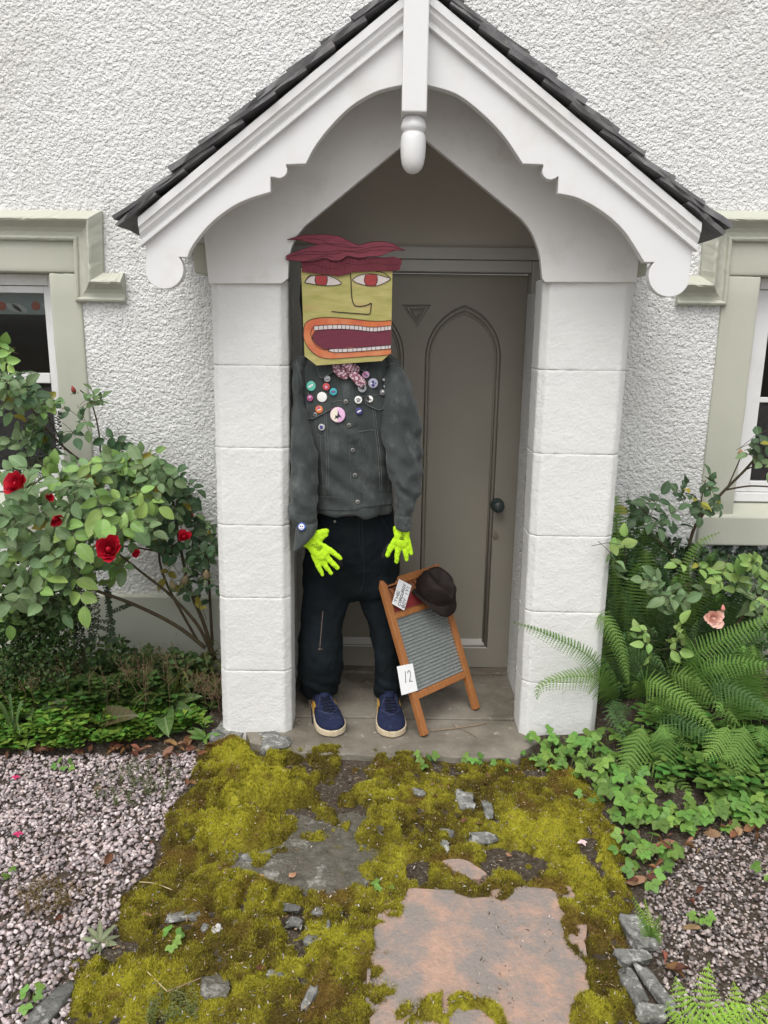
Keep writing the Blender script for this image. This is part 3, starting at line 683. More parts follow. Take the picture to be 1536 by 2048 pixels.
gravel('dark_gravel', gravR, 18500, 12, .0048, .0110, PAL*np.array([.84, .84, .80]), .38, 'small dark and pale gravel covering the ground beside the fern bed')

# ---- flagstones
M_pink = mat('pink_sandstone', (.44, .29, .22), (.34, .235, .185), 1.0, 60, .8, 110, .08, bdist=.006, c3=(.245, .215, .195), s3=9, t3=(.39, .56), detail=8)
M_flag = mat('grey_flagstone', (.14, .13, .105), (.055, .05, .036), .85, 30, 1.0, 60, .2, bdist=.012, detail=8, c3=(.32, .31, .28), s3=15, t3=(.54, .68))
def flat(name, px, z, th, m, label, cat, wob=.006, group=None):
    L = W2([tuple(p) for p in cr(px+[px[0]], 5)[:-1]], z)
    cx_ = sum(p[0] for p in L)/len(L); cy_ = sum(p[1] for p in L)/len(L)
    L = [(x+wob*(float(vn([[x*45, y*45, 3]], 2)[0])-.5)*2, y+wob*(float(vn([[x*45, y*45, 8]], 2)[0])-.5)*2) for x, y in L]
    a2 = sum(L[i][0]*L[(i+1) % len(L)][1]-L[(i+1) % len(L)][0]*L[i][1] for i in range(len(L)))
    if a2 < 0: L = L[::-1]
    o = plate(name, [L], (0, 0, z), (1, 0, 0), (0, 1, 0), th, m, None, .004)
    return tag(o, label, cat, group)
flat('flagstone', [(770,1775),(960,1778),(1150,1775),(1175,1920),(1185,2060),(1150,2200),(900,2180),(745,2060),(740,1900)], -.040, .05, M_pink, 'large pink sandstone flag framed by moss', 'paving stone')
flat('flagstone', [(560,1508),(700,1512),(790,1522),(775,1640),(740,1760),(650,1800),(560,1765),(450,1745),(440,1710),(560,1690),(600,1600)], -.043, .05, M_flag, 'dark grey flagstone half hidden by moss in front of the step', 'paving stone')
flat('flagstone', [(885,1722),(915,1718),(950,1730),(972,1745),(960,1756),(930,1750),(900,1738)], -.030, .04, M_pink, 'narrow pink sandstone sliver showing through the moss', 'paving stone')

# ---- moss
mossP = W2([(395,1512),(440,1486),(540,1488),(600,1506),(800,1520),(1040,1524),(1130,1540),(1200,1600),(1245,1690),(1262,1790),(1255,1890),(1240,1920),(1290,2050),(1330,2400),(30,2400),(120,2060),(140,1925),(225,1875),(235,1790),(310,1725),(325,1640),(380,1590)])
pinkH = W2([(835,1800),(850,1786),(872,1790),(895,1806),(930,1812),(975,1806),(1010,1814),(1045,1792),(1095,1790),(1105,1830),(1110,1880),(1125,1920),(1152,1945),(1148,1985),(1125,2010),(1122,2048),(1118,2120),(1060,2080),(1000,2012),(950,1988),(880,1972),(840,1988),(820,1960),(815,1920),(770,1892),(765,1865),(820,1860),(832,1830)])
greyH = W2([(612,1522),(640,1512),(720,1520),(752,1530),(735,1580),(700,1600),(745,1612),(735,1635),(700,1650),(690,1700),(715,1755),(640,1785),(600,1765),(560,1745),(475,1735),(470,1718),(560,1702),(625,1660),(640,1620),(618,1560)])
sliv = W2([(890,1725),(915,1722),(945,1732),(966,1746),(955,1752),(925,1746)])
step = 0.0042
bx0, bx1 = min(p[0] for p in mossP), max(p[0] for p in mossP); by0, by1 = 1.28, max(p[1] for p in mossP)
nr = np.random.default_rng(3)
cush = []
for x, y, rx, ry, h, br in ((515,1580,100,85,.045,1.0),(480,1500,45,22,.03,.5),(455,1770,70,40,.02,.75),(230,1960,110,80,.022,.6),(480,1680,60,30,.015,.6),(800,1700,90,70,.02,.4),(1080,1660,110,60,.018,.85),(1160,1740,80,80,.02,.6),(930,2010,110,45,.035,.75),(1180,2010,60,50,.02,.7),(560,1930,160,80,.016,.2),(720,1900,60,80,.02,.3),(980,1790,90,20,.02,-.2),(690,1620,50,20,.01,-.5),(420,1640,90,40,.012,.15),(1120,1560,60,25,.012,.3),(1165,1860,50,60,.018,.1)):
    c = G(x, y, -.03); ex = (G(x+rx, y, -.03)-c).length; ey = (G(x, y-ry, -.03)-G(x, y+ry, -.03)).length/2; cush.append((c.x, c.y, ex, ey, h, br))
def moss_field(x, y):
    w1 = .035*(NG(x, y, 14, 1)-.5); w2 = .035*(NG(x, y, 14, 2)-.5)
    dO = edist(mossP, x, y)*np.where(inside(mossP, x, y), 1, -1) + w1*1.5
    d = dO
    for hp_, g in ((pinkH, .9), (greyH, 2.6), (sliv, .3)):
        dh = edist(hp_, x, y)*np.where(inside(hp_, x, y), -1, 1) + w2*g; d = np.minimum(d, dh)
    bare = NG(x, y, 9, 6); d = np.minimum(d, (.70-bare)*.35); d = np.minimum(d, (.74-NG(x, y, 24, 16))*.2)        # thin worn patches
    clump = NG(x, y, 30, 13); d = np.maximum(d, np.where(inside(greyH, x, y), (NG(x, y, 17, 15)-.53)*.25, -1)); t = sstep(-.002, .035, d)*(.008+.016*sstep(.3, .75, NG(x, y, 5, 7))+.011*sstep(.32, .68, clump))
    br = -.02 + 1.3*(NG(x, y, 6, 8)-.5) + 1.5*(clump-.5)
    for cx_, cy_, ex, ey, h, b_ in cush:
        r2 = ((x-cx_)/ex)**2+((y-cy_)/ey)**2; g = np.exp(-r2*1.1); t = t + h*g*sstep(0, .03, d); br = br + b_*g*.75
    return d, t, br
gxm = np.arange(bx0, bx1, .009); gym = np.arange(by0, by1, .009); Xm2, Ym2 = np.meshgrid(gxm, gym); fxm, fym = Xm2.ravel(), Ym2.ravel()
d, t, br = moss_field(fxm, fym)
zm = np.where(d > -.004, zg(fxm, fym)+t*.9+.004*(NG(fxm, fym, 60, 4)-.5), -.12)
nxm, nym = len(gxm), len(gym); I, J = np.meshgrid(np.arange(nxm-1), np.arange(nym-1)); I, J = I.ravel(), J.ravel()
Fm = np.stack([J*nxm+I, J*nxm+I+1, (J+1)*nxm+I+1, (J+1)*nxm+I], 1); Fm = Fm[(d[Fm] > -.02).any(1)]
BR, OL, DK, RU = np.array([.60, .56, .06]), np.array([.33, .295, .035]), np.array([.14, .105, .026]), np.array([.25, .15, .045])
def moss_col(br, rust):
    f = sstep(-.05, .75, br)[:, None]; g = sstep(-.45, .05, br)[:, None]; c = DK*(1-g)+OL*g; c = c*(1-f)+BR*f
    r_ = sstep(.60, .76, rust)[:, None]*.75; return c*(1-r_)+RU*r_
M_moss = mat('moss', (1, 1, 1), (.7, .7, .6), .9, 120, .0, vcol=True, spec=.1)
M_mossb = mat('moss_shoots', (1, 1, 1), None, .8, vcol=True, spec=.15, trans=.3)
tag(obj('moss', np.stack([fxm, fym, zm], 1), Fm, M_moss, None, True, col=moss_col(br-.35, NG(fxm, fym, 8, 12))*.6), 'olive and yellow green moss mat spreading over the path before the step', 'moss', kind='stuff')
cxm, cym = np.meshgrid(np.arange(bx0, bx1, step), np.arange(by0, by1, step)); x = cxm.ravel()+nr.uniform(-step, step, cxm.size)*.6; y = cym.ravel()+nr.uniform(-step, step, cxm.size)*.6
d, t, br = moss_field(x, y); k = (d > 0) & (nr.random(len(x)) < np.clip(.3+d/.03, 0, 1)); x, y, t, br = x[k], y[k], t[k], br[k]
z = zg(x, y)+t*.9
NB = 5; n = len(x); rep = lambda a: np.repeat(a, NB)
px_, py_, pz_ = rep(x)+nr.normal(0, .0012, n*NB), rep(y)+nr.normal(0, .0012, n*NB), rep(z)-.003
az = nr.uniform(0, 2*np.pi, n*NB); til = np.abs(nr.normal(.55, .35, n*NB)); L = nr.uniform(.005, .0115, n*NB)*(1+.35*rep(sstep(.01, .05, t))); wd = nr.uniform(.0009, .0019, n*NB)
gxs = (zg(x+.005, y)-zg(x-.005, y))
dx, dy, dz = np.sin(til)*np.cos(az), np.sin(til)*np.sin(az)-.15, np.cos(til); sx, sy = -np.sin(az), np.cos(az)
B0 = np.stack([px_-sx*wd, py_-sy*wd, pz_], 1); B1 = np.stack([px_+sx*wd, py_+sy*wd, pz_], 1); B2 = np.stack([px_+dx*L, py_+dy*L, pz_+dz*L], 1)
VV = np.stack([B0, B1, B2], 1).reshape(-1, 3); FF = np.arange(len(VV)).reshape(-1, 3)
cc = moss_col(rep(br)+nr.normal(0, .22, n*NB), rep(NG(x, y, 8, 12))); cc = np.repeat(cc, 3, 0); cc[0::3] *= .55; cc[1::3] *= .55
tag(obj('moss', VV, FF, M_mossb, None, False, col=cc), 'fine upright moss shoots covering the path before the step', 'moss', kind='stuff')

# ---- fine debris over moss and stone
dn = 4200; x = nr.uniform(bx0, bx1, dn); y = nr.uniform(1.35, 2.5, dn); k = inside(mossP, x, y); x, y = x[k], y[k]; d, t, br = moss_field(x, y); z = zg(x, y)+np.where(d > 0, t*.9+.006, .018)
VV, FF, CC = [], [], []; base_ = 0; rdb = random.Random(77); DP = np.array([(.30,.20,.11),(.16,.09,.05),(.10,.07,.04),(.50,.46,.42),(.36,.27,.17),(.24,.23,.22)])
for i in range(len(x)):
    v, f = HUL[rdb.randrange(16)]; s_ = rdb.uniform(.0012, .0042); v = (v*s_*np.array([rdb.uniform(.6, 2.6), .8, .45])) @ rotm(rdb).T; VV.append(v+np.array([x[i], y[i], z[i]])); FF.append(f+base_); base_ += len(v); CC.append(np.tile(DP[rdb.randrange(6)]*rdb.uniform(.7, 1.2), (len(v), 1)))
tag(obj('plant_debris', np.concatenate(VV), np.concatenate(FF), mat('debris', (1, 1, 1), None, .85, vcol=True), None, False, col=np.concatenate(CC)), 'crumbs of dry leaf and grit scattered over the moss', 'debris', kind='stuff')
# ---- embedded stones
def stone(name, x, y, w, h, m, label, group, hz=.35, rz=0, lift=0.0, seed=0):
    r = random.Random(seed+x*7+y); p = GZ(x, y); a = (G(x+w/2, y)-G(x-w/2, y)).length/2; b_ = (G(x, y-h/2)-G(x, y+h/2)).length/2
    b = bmesh.new(); bmesh.ops.create_icosphere(b, subdivisions=3, radius=1)
    V = np.array([v.co[:] for v in b.verts]); F = [[v.index for v in f.verts] for f in b.faces]; b.free()
    V = np.sign(V)*np.abs(V)**.7; V *= (1+.55*(fbm(V*1.3+r.random()*50, 3, 3)-.5)*2)[:, None]; V *= (1+.12*(fbm(V*5+9, 8, 3)-.5)*2)[:, None]; V[:, 2] = np.minimum(V[:, 2], .55+.2*V[:, 0]*r.uniform(-1, 1))
    V = V*np.array([a, b_, min(a, b_)*hz*2]); c, s_ = math.cos(rz), math.sin(rz); V = np.stack([V[:, 0]*c-V[:, 1]*s_, V[:, 0]*s_+V[:, 1]*c, V[:, 2]], 1)
    return tag(obj(name, V+np.array([p.x, p.y, p.z+lift]), F, m, None, True), label, 'stone', group)
M_lime = mat('pale_stone', (.55, .54, .52), (.40, .39, .37), .7, 60, .4, 100, rnd=.15); M_brownst = mat('brown_pebble', (.22, .165, .125), (.15, .115, .09), .6, 60, .2, 100)
MS = 'flat lichen-grey stone bedded in the moss'
for i, (x, y, w, h, lf) in enumerate(((370,1840,72,26,.018),(590,1856,36,18,.016),(640,1864,42,20,.016),(655,1832,58,22,.016),(578,1826,46,16,.016),(628,1890,40,18,.014),(930,1610,36,34,.018),(828,1592,50,16,.014),(893,1676,36,14,.014),(968,1684,58,16,.016),(888,1700,18,26,.014),(975,1625,20,30,.014),(500,1722,40,16,.012),(315,1798,34,14,.014),(540,1950,60,30,.008),(720,1790,40,18,.01),(460,1925,44,22,.01))):
    stone('embedded_stone', x, y, w, h, M_stone, MS, 'grey stones bedded in the moss', .3, random.Random(i).uniform(-.3, .3), lf)
stone('embedded_stone', 430, 1988, 54, 44, M_flag, 'dark angular stone sticking out of the moss', None, .5, .4, .012)
stone('embedded_stone', 620, 2008, 22, 56, M_stone, 'long upright grey stone in the moss beside the pink flag', None, .5, -.3, .02)
stone('pebble', 480, 1858, 24, 26, M_brownst, 'round brown pebble on the moss', None, .7, 0, .02); stone('pebble', 433, 1878, 20, 16, M_lime, 'small white pebble on the moss', None, .6, .5, .024); stone('pebble', 411, 1872, 16, 14, M_stone, 'small blue-grey pebble on the moss', None, .6, 0, .024)
KB = 'lichened kerb stone set on edge between moss and dark gravel'
for (x, y, w, h, rz), KB in zip(((1274,1872,48,62,.2),(1266,1924,66,26,.1),(1266,1985,34,70,.25),(1311,1985,26,90,.3),(1302,2036,66,30,0)), ('squarish grey kerb stone beside the polypody fern', 'flat grey kerb stone lying across the moss edge', 'upright grey kerb stone half sunk in moss', 'long slim kerb stone on edge against the dark gravel', 'blunt pale kerb stone beside the young bright fern')):
    stone('kerb_stone', x, y, w, h, M_stone, KB, 'kerb stones beside the dark gravel', .45, rz, .014)
stone('kerb_stone', 106, 2022, 44, 90, M_stone, 'long grey kerb stone between pink gravel and moss', None, .4, -.35, .012)
PB = 'rough grey footing stone under the pier by the roses'
for (x, y, w, h), PB in zip(((470,1470,66,24),(532,1478,58,22),(553,1499,62,32),(440,1482,40,24)), ('long low footing stone under the pier by the roses', 'rounded footing stone under the front of the rose-side pier', 'broad flat footing stone between rose-side pier and moss', 'small outer footing stone between rose bed and pier')): stone('footing_stone', x, y, w, h, M_stone, PB, 'footing stones under the pier', .45, .1, .014)

# ---- leaf shapes shared by litter and plants
def leaf_shape(W=.6, fold=.25, curl=.25, ns=7, pk=.42, tip=1.0, saw=0, roll=0.0, wav=0.0):
    V = []; F = []; st_ = np.linspace(0, 1, ns)
    for i, t in enumerate(st_):
        e = math.log(.5)/math.log(pk); w = W/2*max(0, math.sin(math.pi*min(1, t**e)))**tip
        if saw and 0 < i < ns-1: w *= (1.0 if i % 2 else 1-saw)
        z = -curl*t*t; a = fold + roll*t
        for s_ in (-1, -.5, 0, .5, 1):
            ww = w*s_; V.append((ww*math.cos(a*abs(s_)), t - (saw*.05 if abs(s_) == 1 else 0), z + abs(ww)*math.sin(a) + wav*math.sin(t*9+s_*2)*abs(s_)))
    for i in range(ns-1):
        for j in range(4): F.append((i*5+j, i*5+j+1, (i+1)*5+j+1, (i+1)*5+j))
    return np.array(V), F
def leafM(pos, d, nrm, s):
    y = Vector(d).normalized(); x = y.cross(Vector(nrm)); x = x.normalized() if x.length > 1e-5 else y.orthogonal().normalized(); z = x.cross(y)
    p = Vector(pos); return Matrix(((x.x*s, y.x*s, z.x*s, p.x), (x.y*s, y.y*s, z.y*s, p.y), (x.z*s, y.z*s, z.z*s, p.z), (0, 0, 0, 1)))
M_dead = mat('dead_leaf', (.22, .105, .045), (.14, .07, .035), .7, 40, .3, 90, .3, rnd=.45, trans=.15)
M_dead2 = mat('pale_dead_leaf', (.36, .22, .12), (.25, .15, .085), .7, 40, .3, 90, .3, rnd=.35, trans=.15)
DLv = [mesh('dead_leaf', *leaf_shape(w, f, c, 8, .45, .9, roll=r_, wav=.05), m, True) for w, f, c, r_, m in ((.5,.5,.3,.9,M_dead),(.62,.3,-.25,.5,M_dead),(.45,.9,.2,.4,M_dead2),(.55,.2,.35,-.8,M_dead2),(.7,.35,-.1,.9,M_dead))]
rl = random.Random(8)
def litter(pts, label, group, s0=.03, s1=.06):
    for x, y in pts:
        p = GZ(x, y); a = rl.uniform(0, 6.28); nrm = Vector((rl.gauss(0, .35), rl.gauss(0, .35)-.2, 1)); d_ = Vector((math.cos(a), math.sin(a), rl.uniform(-.1, .25)))
        o = put('fallen_leaf', DLv[rl.randrange(5)], None, leafM((p.x, p.y, p.z+.02+rl.uniform(0, .012)), d_, nrm, rl.uniform(s0, s1))); tag(o, label, 'leaf', group)
litter([(rl.gauss(320, 45), rl.gauss(1502, 8)) for _ in range(24)] + [(rl.uniform(0, 430), rl.gauss(1511, 5)) for _ in range(16)] + [(70,1515),(110,1512),(20,1512),(170,1520),(225,1512),(255,1508)], 'dry brown fallen leaf on the edge of the rose bed', 'fallen leaves by the rose bed')
litter([(375,1588),(395,1582),(205,1590),(212,1745),(280,1850),(128,1848)], 'dry brown fallen leaf lying on the pink gravel', 'fallen leaves on pink gravel')
litter([(1310,1710),(1345,1680),(1290,1740),(1330,1735),(1300,1770),(1320,1790),(1385,1690),(1400,1710),(1350,1700),(1420,1680),(1460,1670),(1375,1810),(1390,1800),(1480,1660),(1275,1700),(1400,1870),(1330,1940),(1345,1960),(1325,1920),(1365,1700),(1295,1725)] + [(rl.uniform(1255, 1340), rl.uniform(1660, 1790)) for _ in range(18)] + [(rl.uniform(1330, 1530), rl.gauss(1672, 14)) for _ in range(16)], 'dry brown fallen leaf between the strawberry plants and dark gravel', 'fallen leaves on dark gravel')
litter([(898,1592),(865,1602),(980,1565),(1036,1664),(885,1585),(868,1580),(968,1575),(578,1770),(520,1765),(1010,1720),(950,1660),(920,1660),(375,1862),(300,1700),(533,1955)], 'small brown fallen leaf lying on the moss', 'fallen leaves on the moss', .018, .034)
M_petal = mat('fallen_petal', (.42, .02, .10), None, .6); M_petal2 = mat('pale_petal', (.6, .45, .45), None, .6)
for x, y, m_, lb in ((38,1685,M_petal,'crumpled magenta petal on pink gravel'),(33,1570,M_petal,'small magenta petal on pink gravel near the bed'),(1163,1702,M_petal2,'pale pink petal on the moss')):
    p = GZ(x, y); b = MB()
    for k in range(4):
        v, f = leaf_shape(.8, .5, .4, 6); M = leafM((p.x, p.y, p.z+.03), (math.cos(k*1.7), math.sin(k*1.7), .3), (0, -.3, 1), .016); b.add([M @ Vector(q) for q in v], f)
    tag(b.build('fallen_petal', m_, None, True), lb, 'petal')
M_twig = mat('dry_twig', (.20, .13, .075), (.30, .22, .14), .8, 60); M_straw = mat('straw', (.45, .36, .2), None, .8)
for pts, m_, lb, r_ in (([(270,1937),(300,1968),(336,2004)], M_straw, 'pale dry straw lying across the moss', .0016), ([(336,2004),(365,1992),(404,1976)], M_twig, 'bent brown twig lying on the moss', .0016), ([(860,1462),(920,1455),(973,1446)], M_twig, 'thin brown twig on the porch floor', .0018), ([(905,1450),(930,1460),(955,1475)], M_twig, 'short crooked twig on the porch floor', .0014), ([(280,1782),(310,1785),(345,1798)], M_straw, 'pale grass stalk lying at the gravel edge', .0014)):
    zz0 = 0 if y < 0 or 'porch' in lb else None; tw = MB()
    q_ = [(G(x, y, .004) if 'porch' in lb else GZ(x, y)+Vector((0, 0, .03))) for x, y in pts]; tw.tube(cr([list(p) for p in q_], 4), r_, 5); tag(tw.build('twig', m_, None, True), lb, 'twig')
# ================================================================ dressed scarecrow figure
def remesh(V, F, vox, smooth_it=4):
    me = mesh('tmp', V, F, []); o = bpy.data.objects.new('tmp', me); COL.objects.link(o)
    m_ = o.modifiers.new('r', 'REMESH'); m_.mode = 'VOXEL'; m_.voxel_size = vox
    if smooth_it: s_ = o.modifiers.new('s', 'SMOOTH'); s_.iterations = smooth_it; s_.factor = .5
    r = bpy.data.meshes.new_from_object(o.evaluated_get(bpy.context.evaluated_depsgraph_get())); bpy.data.objects.remove(o); bpy.data.meshes.remove(me); return r
def ring(y, xl, xr, Y, d): a, b = P(xl, y, Y), P(xr, y, Y); return ((a+b)/2, (b-a)/2, Vector((0, d, 0)))
def denim(name, a, b, hi):
    m_ = mat(name, a, b, .85, 9, .5, 700, .15, bdist=.0015, stretch=(1, 1, .55), c3=hi, s3=16, t3=(.52, .8), sheen=.15); return m_
M_jkt = denim('black_denim', (.036, .043, .043), (.060, .070, .067), (.115, .125, .118)); M_seam = mat('denim_seam', (.19, .20, .185), (.06, .065, .062), .9, 200)
M_jean = mat('dark_jeans', (.0072, .0100, .0108), (.0100, .0142, .0172), .9, 10, .4, 600, .12, bdist=.0015, c3=(.014, .019, .030), s3=7, t3=(.5, .8))
M_metal = mat('button_metal', (.32, .31, .29), (.2, .19, .18), .4, 200, metal=.8)
fig = thing('scarecrow', (PX(705, 2.8, 0), 2.80, 0), 'dressed scarecrow with painted cardboard face, badge-covered denim jacket and black jeans', 'scarecrow')
TY = 2.82
tr_ = [(702,655,742,.04),(708,618,772,.06),(716,600,788,.078),(728,594,795,.09),(750,592,798,.102),(800,597,795,.112),(860,606,790,.112),(920,618,786,.106),(965,628,783,.100),(990,634,784,.101),(1004,635,785,.103),(1019,635,784,.101),(1022,640,780,.09)]
V, F = loft([ring(y, a, b, TY, d) for y, a, b, d in tr_], 64, 6, .82)
def fold(c, s1, s2, amp, sd): return amp*(fbm(np.stack([c[:, 0]*s1, c[:, 1]*s1, c[:, 2]*s2], 1), sd, 3)-.5)*2
def tilt_bottom(V):                     # hem hangs a little lower on the left
    return V
me = mesh('jacket', V, F, M_jkt, True); fixn(me)
displace(me, lambda c: fold(c, 16, 5, .012, 71) + fold(c, 42, 26, .0050, 72) + .0045*np.sin(c[:, 2]*70+c[:, 0]*55+7*vn(c*9, 6))*sstep(.45, .75, vn(c*7+3, 8)))
jacket = put('jacket', me, fig); jacket['label'] = 'faded black denim jacket pinned with badges'
def sleeve(rows, n=40):
    R = [ring(y, a, b, Y, d) for y, a, b, Y, d in rows]; V, F = loft(R, n, 7, .95); me = mesh('sleeve', V, F, M_jkt, True); fixn(me)
    displace(me, lambda c: fold(c, 13, 15, .016, 77) + .0045*np.sin((c[:, 2]*75 + c[:, 0]*70 + 7*vn(c*11, 4)))*sstep(.3, .7, vn(c*8, 9)) + fold(c, 45, 34, .0055, 79)); return put('sleeve', me, fig)
slL = sleeve([(714,600,616,2.79,.03),(722,588,612,2.785,.05),(745,586,612,2.775,.06),(790,585,610,2.765,.06),(840,585,618,2.755,.058),(890,583,633,2.735,.056),(940,582,636,2.72,.056),(985,581,637,2.705,.054),(1015,581,636,2.695,.050),(1036,584,632,2.69,.042),(1050,588,630,2.69,.036),(1062,592,628,2.69,.03)])
slR = sleeve([(712,770,784,2.79,.03),(722,768,796,2.785,.05),(745,769,808,2.775,.062),(788,766,826,2.765,.066),(832,763,839,2.755,.066),(876,763,843,2.745,.066),(920,772,844,2.735,.064),(964,781,844,2.725,.06),(995,786,840,2.715,.054),(1015,790,832,2.71,.046),(1030,793,825,2.705,.038),(1046,792,822,2.70,.034),(1058,793,821,2.70,.030)])
bJ, bL, bR = bvh_of(jacket), bvh_of(slL), bvh_of(slR)
# cuffs
def band(name, rows, parent, m_=M_jkt, amp=.002):
    V, F = loft(rows, 36, 5, .95); me = mesh(name, V, F, m_, True); fixn(me); displace(me, lambda c: fold(c, 40, 40, amp, 81)); return put(name, me, parent)
def ringc(x, y, hx, hy, Y, d): a, b = P(x-hx, y-hy, Y), P(x+hx, y+hy, Y); return ((a+b)/2, (b-a)/2, Vector((0, d, 0)))
cuffL = band('cuff', [ringc(613,1046,17,-2,2.688,.030), ringc(613,1049,21,-3,2.688,.036), ringc(612,1062,22,-6,2.686,.037), ringc(609,1078,20,-9,2.684,.036), ringc(603,1090,16,-10,2.682,.032), ringc(600,1095,11,-8,2.682,.024)], slL)
cuffR = band('cuff', [ringc(807,1030,14,2,2.70,.028), ringc(807,1033,17,2,2.70,.034), ringc(806,1046,16.5,2,2.70,.033), ringc(806,1057,15.5,2,2.70,.032), ringc(806,1060,12,2,2.70,.026)], slR)
# surface-following patches and seams
def patch(name, px, bv, off, m_, parent, cell=3.0, fall=2.75):
    xs_ = [p[0] for p in px]; ys_ = [p[1] for p in px]; b = bmesh.new()
    vs_ = [b.verts.new((x, y, 0)) for x, y in px]; f = b.faces.new(vs_)
    geom = b.faces[:]+b.edges[:]+b.verts[:]
    for ax, lo, hi in ((0, min(xs_), max(xs_)), (1, min(ys_), max(ys_))):
        v = lo+cell
        while v < hi:
            co = (v, 0, 0) if ax == 0 else (0, v, 0); no = (1, 0, 0) if ax == 0 else (0, 1, 0)
            bmesh.ops.bisect_plane(b, geom=b.faces[:]+b.edges[:]+b.verts[:], plane_co=co, plane_no=no); v += cell
    top = []; b.verts.index_update(); V = []; nb = []
    for v in b.verts: p, n_ = hit(bv, v.co.x, v.co.y, off, fall); V.append(p); nb.append(p-n_*(off+.003))
    F = [[v.index for v in f.verts] for f in b.faces]; k = len(V); F2 = [f[::-1] for f in F]
    bd = [(e.verts[0].index, e.verts[1].index) for e in b.edges if len(e.link_faces) == 1]; b.free()
    FF = F + [[i+k for i in f[::-1]] for f in F] + [[a, c, c+k, a+k] for a, c in bd]
    o = obj(name, V+nb, FF, m_, parent, False); fixn(o.data); o.data.polygons.foreach_set('use_smooth', np.ones(len(o.data.polygons), bool))
    md = o.modifiers.new('e', 'EDGE_SPLIT'); md.split_angle = math.radians(50); return o
def seam(px, bv, parent, r=.0012, off=.0008, m_=M_seam, name='seam', n=10):
    q = cr([list(p) for p in px], n); t_ = MB(); t_.tube([hit(bv, x, y, off)[0] for x, y in q], r, 5); return t_.build(name, m_, parent, True)
placket = patch('placket', [(684,760),(692,832),(700,920),(703,985),(704,1018),(712,1020),(724,1014),(723,985),(722,920),(712,832),(706,760)], bJ, .003, M_jkt, jacket)
patch('waistband', [(637,992),(703,996),(704,1019),(670,1021),(640,1018)], bJ, .0035, M_jkt, jacket); patch('waistband', [(725,993),(783,984),(783,1008),(750,1011),(725,1015)], bJ, .0035, M_jkt, jacket)
patch('pocket_flap', [(615,810),(661,803),(664,818),(640,832),(628,838),(616,834)], bJ, .004, M_jkt, jacket); patch('pocket_flap', [(729,791),(768,797),(768,812),(760,821),(744,815),(731,808)], bJ, .004, M_jkt, jacket)
patch('collar', [(634,729),(668,729),(673,741),(660,749),(643,757)], bJ, .013, M_jkt, jacket); patch('collar', [(694,722),(734,721),(732,744),(720,741),(708,735)], bJ, .013, M_jkt, jacket)
for s_ in ([(652,822),(655,870),(657,920),(658,990)], [(648,822),(651,870),(653,920),(654,990)], [(745,815),(751,865),(757,920),(760,982)], [(749,815),(755,865),(761,920),(764,982)], [(640,858),(643,920),(648,990)], [(771,830),(774,920),(777,982)],
           [(610,811),(650,806),(685,801)], [(710,797),(740,791),(770,790)], [(684,762),(692,832),(700,920),(704,1017)], [(710,800),(722,920),(724,988)], [(638,993),(703,997)], [(725,994),(783,985)], [(645,755),(672,740)], [(598,722),(612,760),(619,800)], [(714,865),(740,860),(752,862)], [(631,842),(634,868),(648,872),(650,845)]):
    seam(s_, bJ, jacket)
for s_, o_ in (([(636,732),(643,756),(660,748),(672,741)], .0138), ([(710,736),(720,741),(731,743),(733,724)], .0138), ([(616,811),(617,833),(628,837),(640,831),(663,817)], .0050), ([(730,793),(732,807),(744,814),(760,820),(767,812)], .0050)): seam(s_, bJ, jacket, .0014, o_, n=5)
seam([(772,732),(784,727),(800,732)], bR, slR, .0016); seam([(593,722),(602,760),(614,820)], bL, slL, .0014)
# buttons and badges
def disc(name, x, y, r, bv, mats, parent, h=.004, marks=(), squash=1.0, off=.001, rim=True):
    p, n_ = hit(bv, x, y, off); n_ = (n_*.55+Vector((0, -1, .1))*.45).normalized(); R = r*.00178
    prof = [(R*.9, 0), (R, h*.4), (R*.98, h*.75), (R*.9, h), (R*.5, h*1.25), (.0001, h*1.35)]
    b = MB(); b.lathe(prof, p, n_, 22, 0)
    a = Vector((1, 0, 0)); a = (a-n_*a.dot(n_)).normalized(); u_ = n_.cross(a); u_ = u_ if u_.z > 0 else -u_
    for shp, mi in marks: b.add([p+a*(u*R)+u_*(v*R)+n_*(h*1.42+.0004*mi) for u, v in shp], [tuple(range(len(shp)))], mi)
    return b.build(name, mats, parent, False)
for x, y in ((692,803),(698.5,850),(705,900),(710,950),(715,1004),(632,829)): disc('button', x, y, 4.6, bJ, [M_metal, M_iron], jacket, .003, [(circ(0, 0, .45, 0, 345, 14), 1)], off=.004)
def flatm(n, c, r_=.35): return mat(n, c, None, r_, coat=.4)
BC = {k: flatm('badge_'+k, v) for k, v in dict(mint=(.12,.52,.40), white=(.78,.77,.74), red=(.55,.08,.08), cyan=(.05,.36,.42), magenta=(.45,.10,.25), orange=(.75,.20,.05), cream=(.75,.68,.55), pink=(.70,.42,.62), lilac=(.45,.44,.55), silver=(.42,.43,.44), black=(.02,.02,.022), navy=(.05,.05,.20), blue=(.07,.15,.50), grey=(.22,.23,.22)).items()}
rb = random.Random(6)
def blob(cx, cy, r, n=9, j=.35): return [(cx+r*(1+rb.uniform(-j, j))*math.cos(t), cy+r*(1+rb.uniform(-j, j))*math.sin(t)) for t in np.linspace(0, 2*math.pi, n+1)[:-1]]
def bar(cx, cy, w, h, a): c, s_ = math.cos(a), math.sin(a); return [(cx+x*c-y*s_, cy+x*s_+y*c) for x, y in ((-w,-h),(w,-h),(w,h),(-w,h))]
bird = [(-.30,-.05),(-.05,-.12),(.02,.20),(.18,.55),(.16,.12),(.30,.0),(.55,-.38),(.22,-.22),(.0,-.48),(-.18,-.42),(-.42,-.62),(-.28,-.28)]
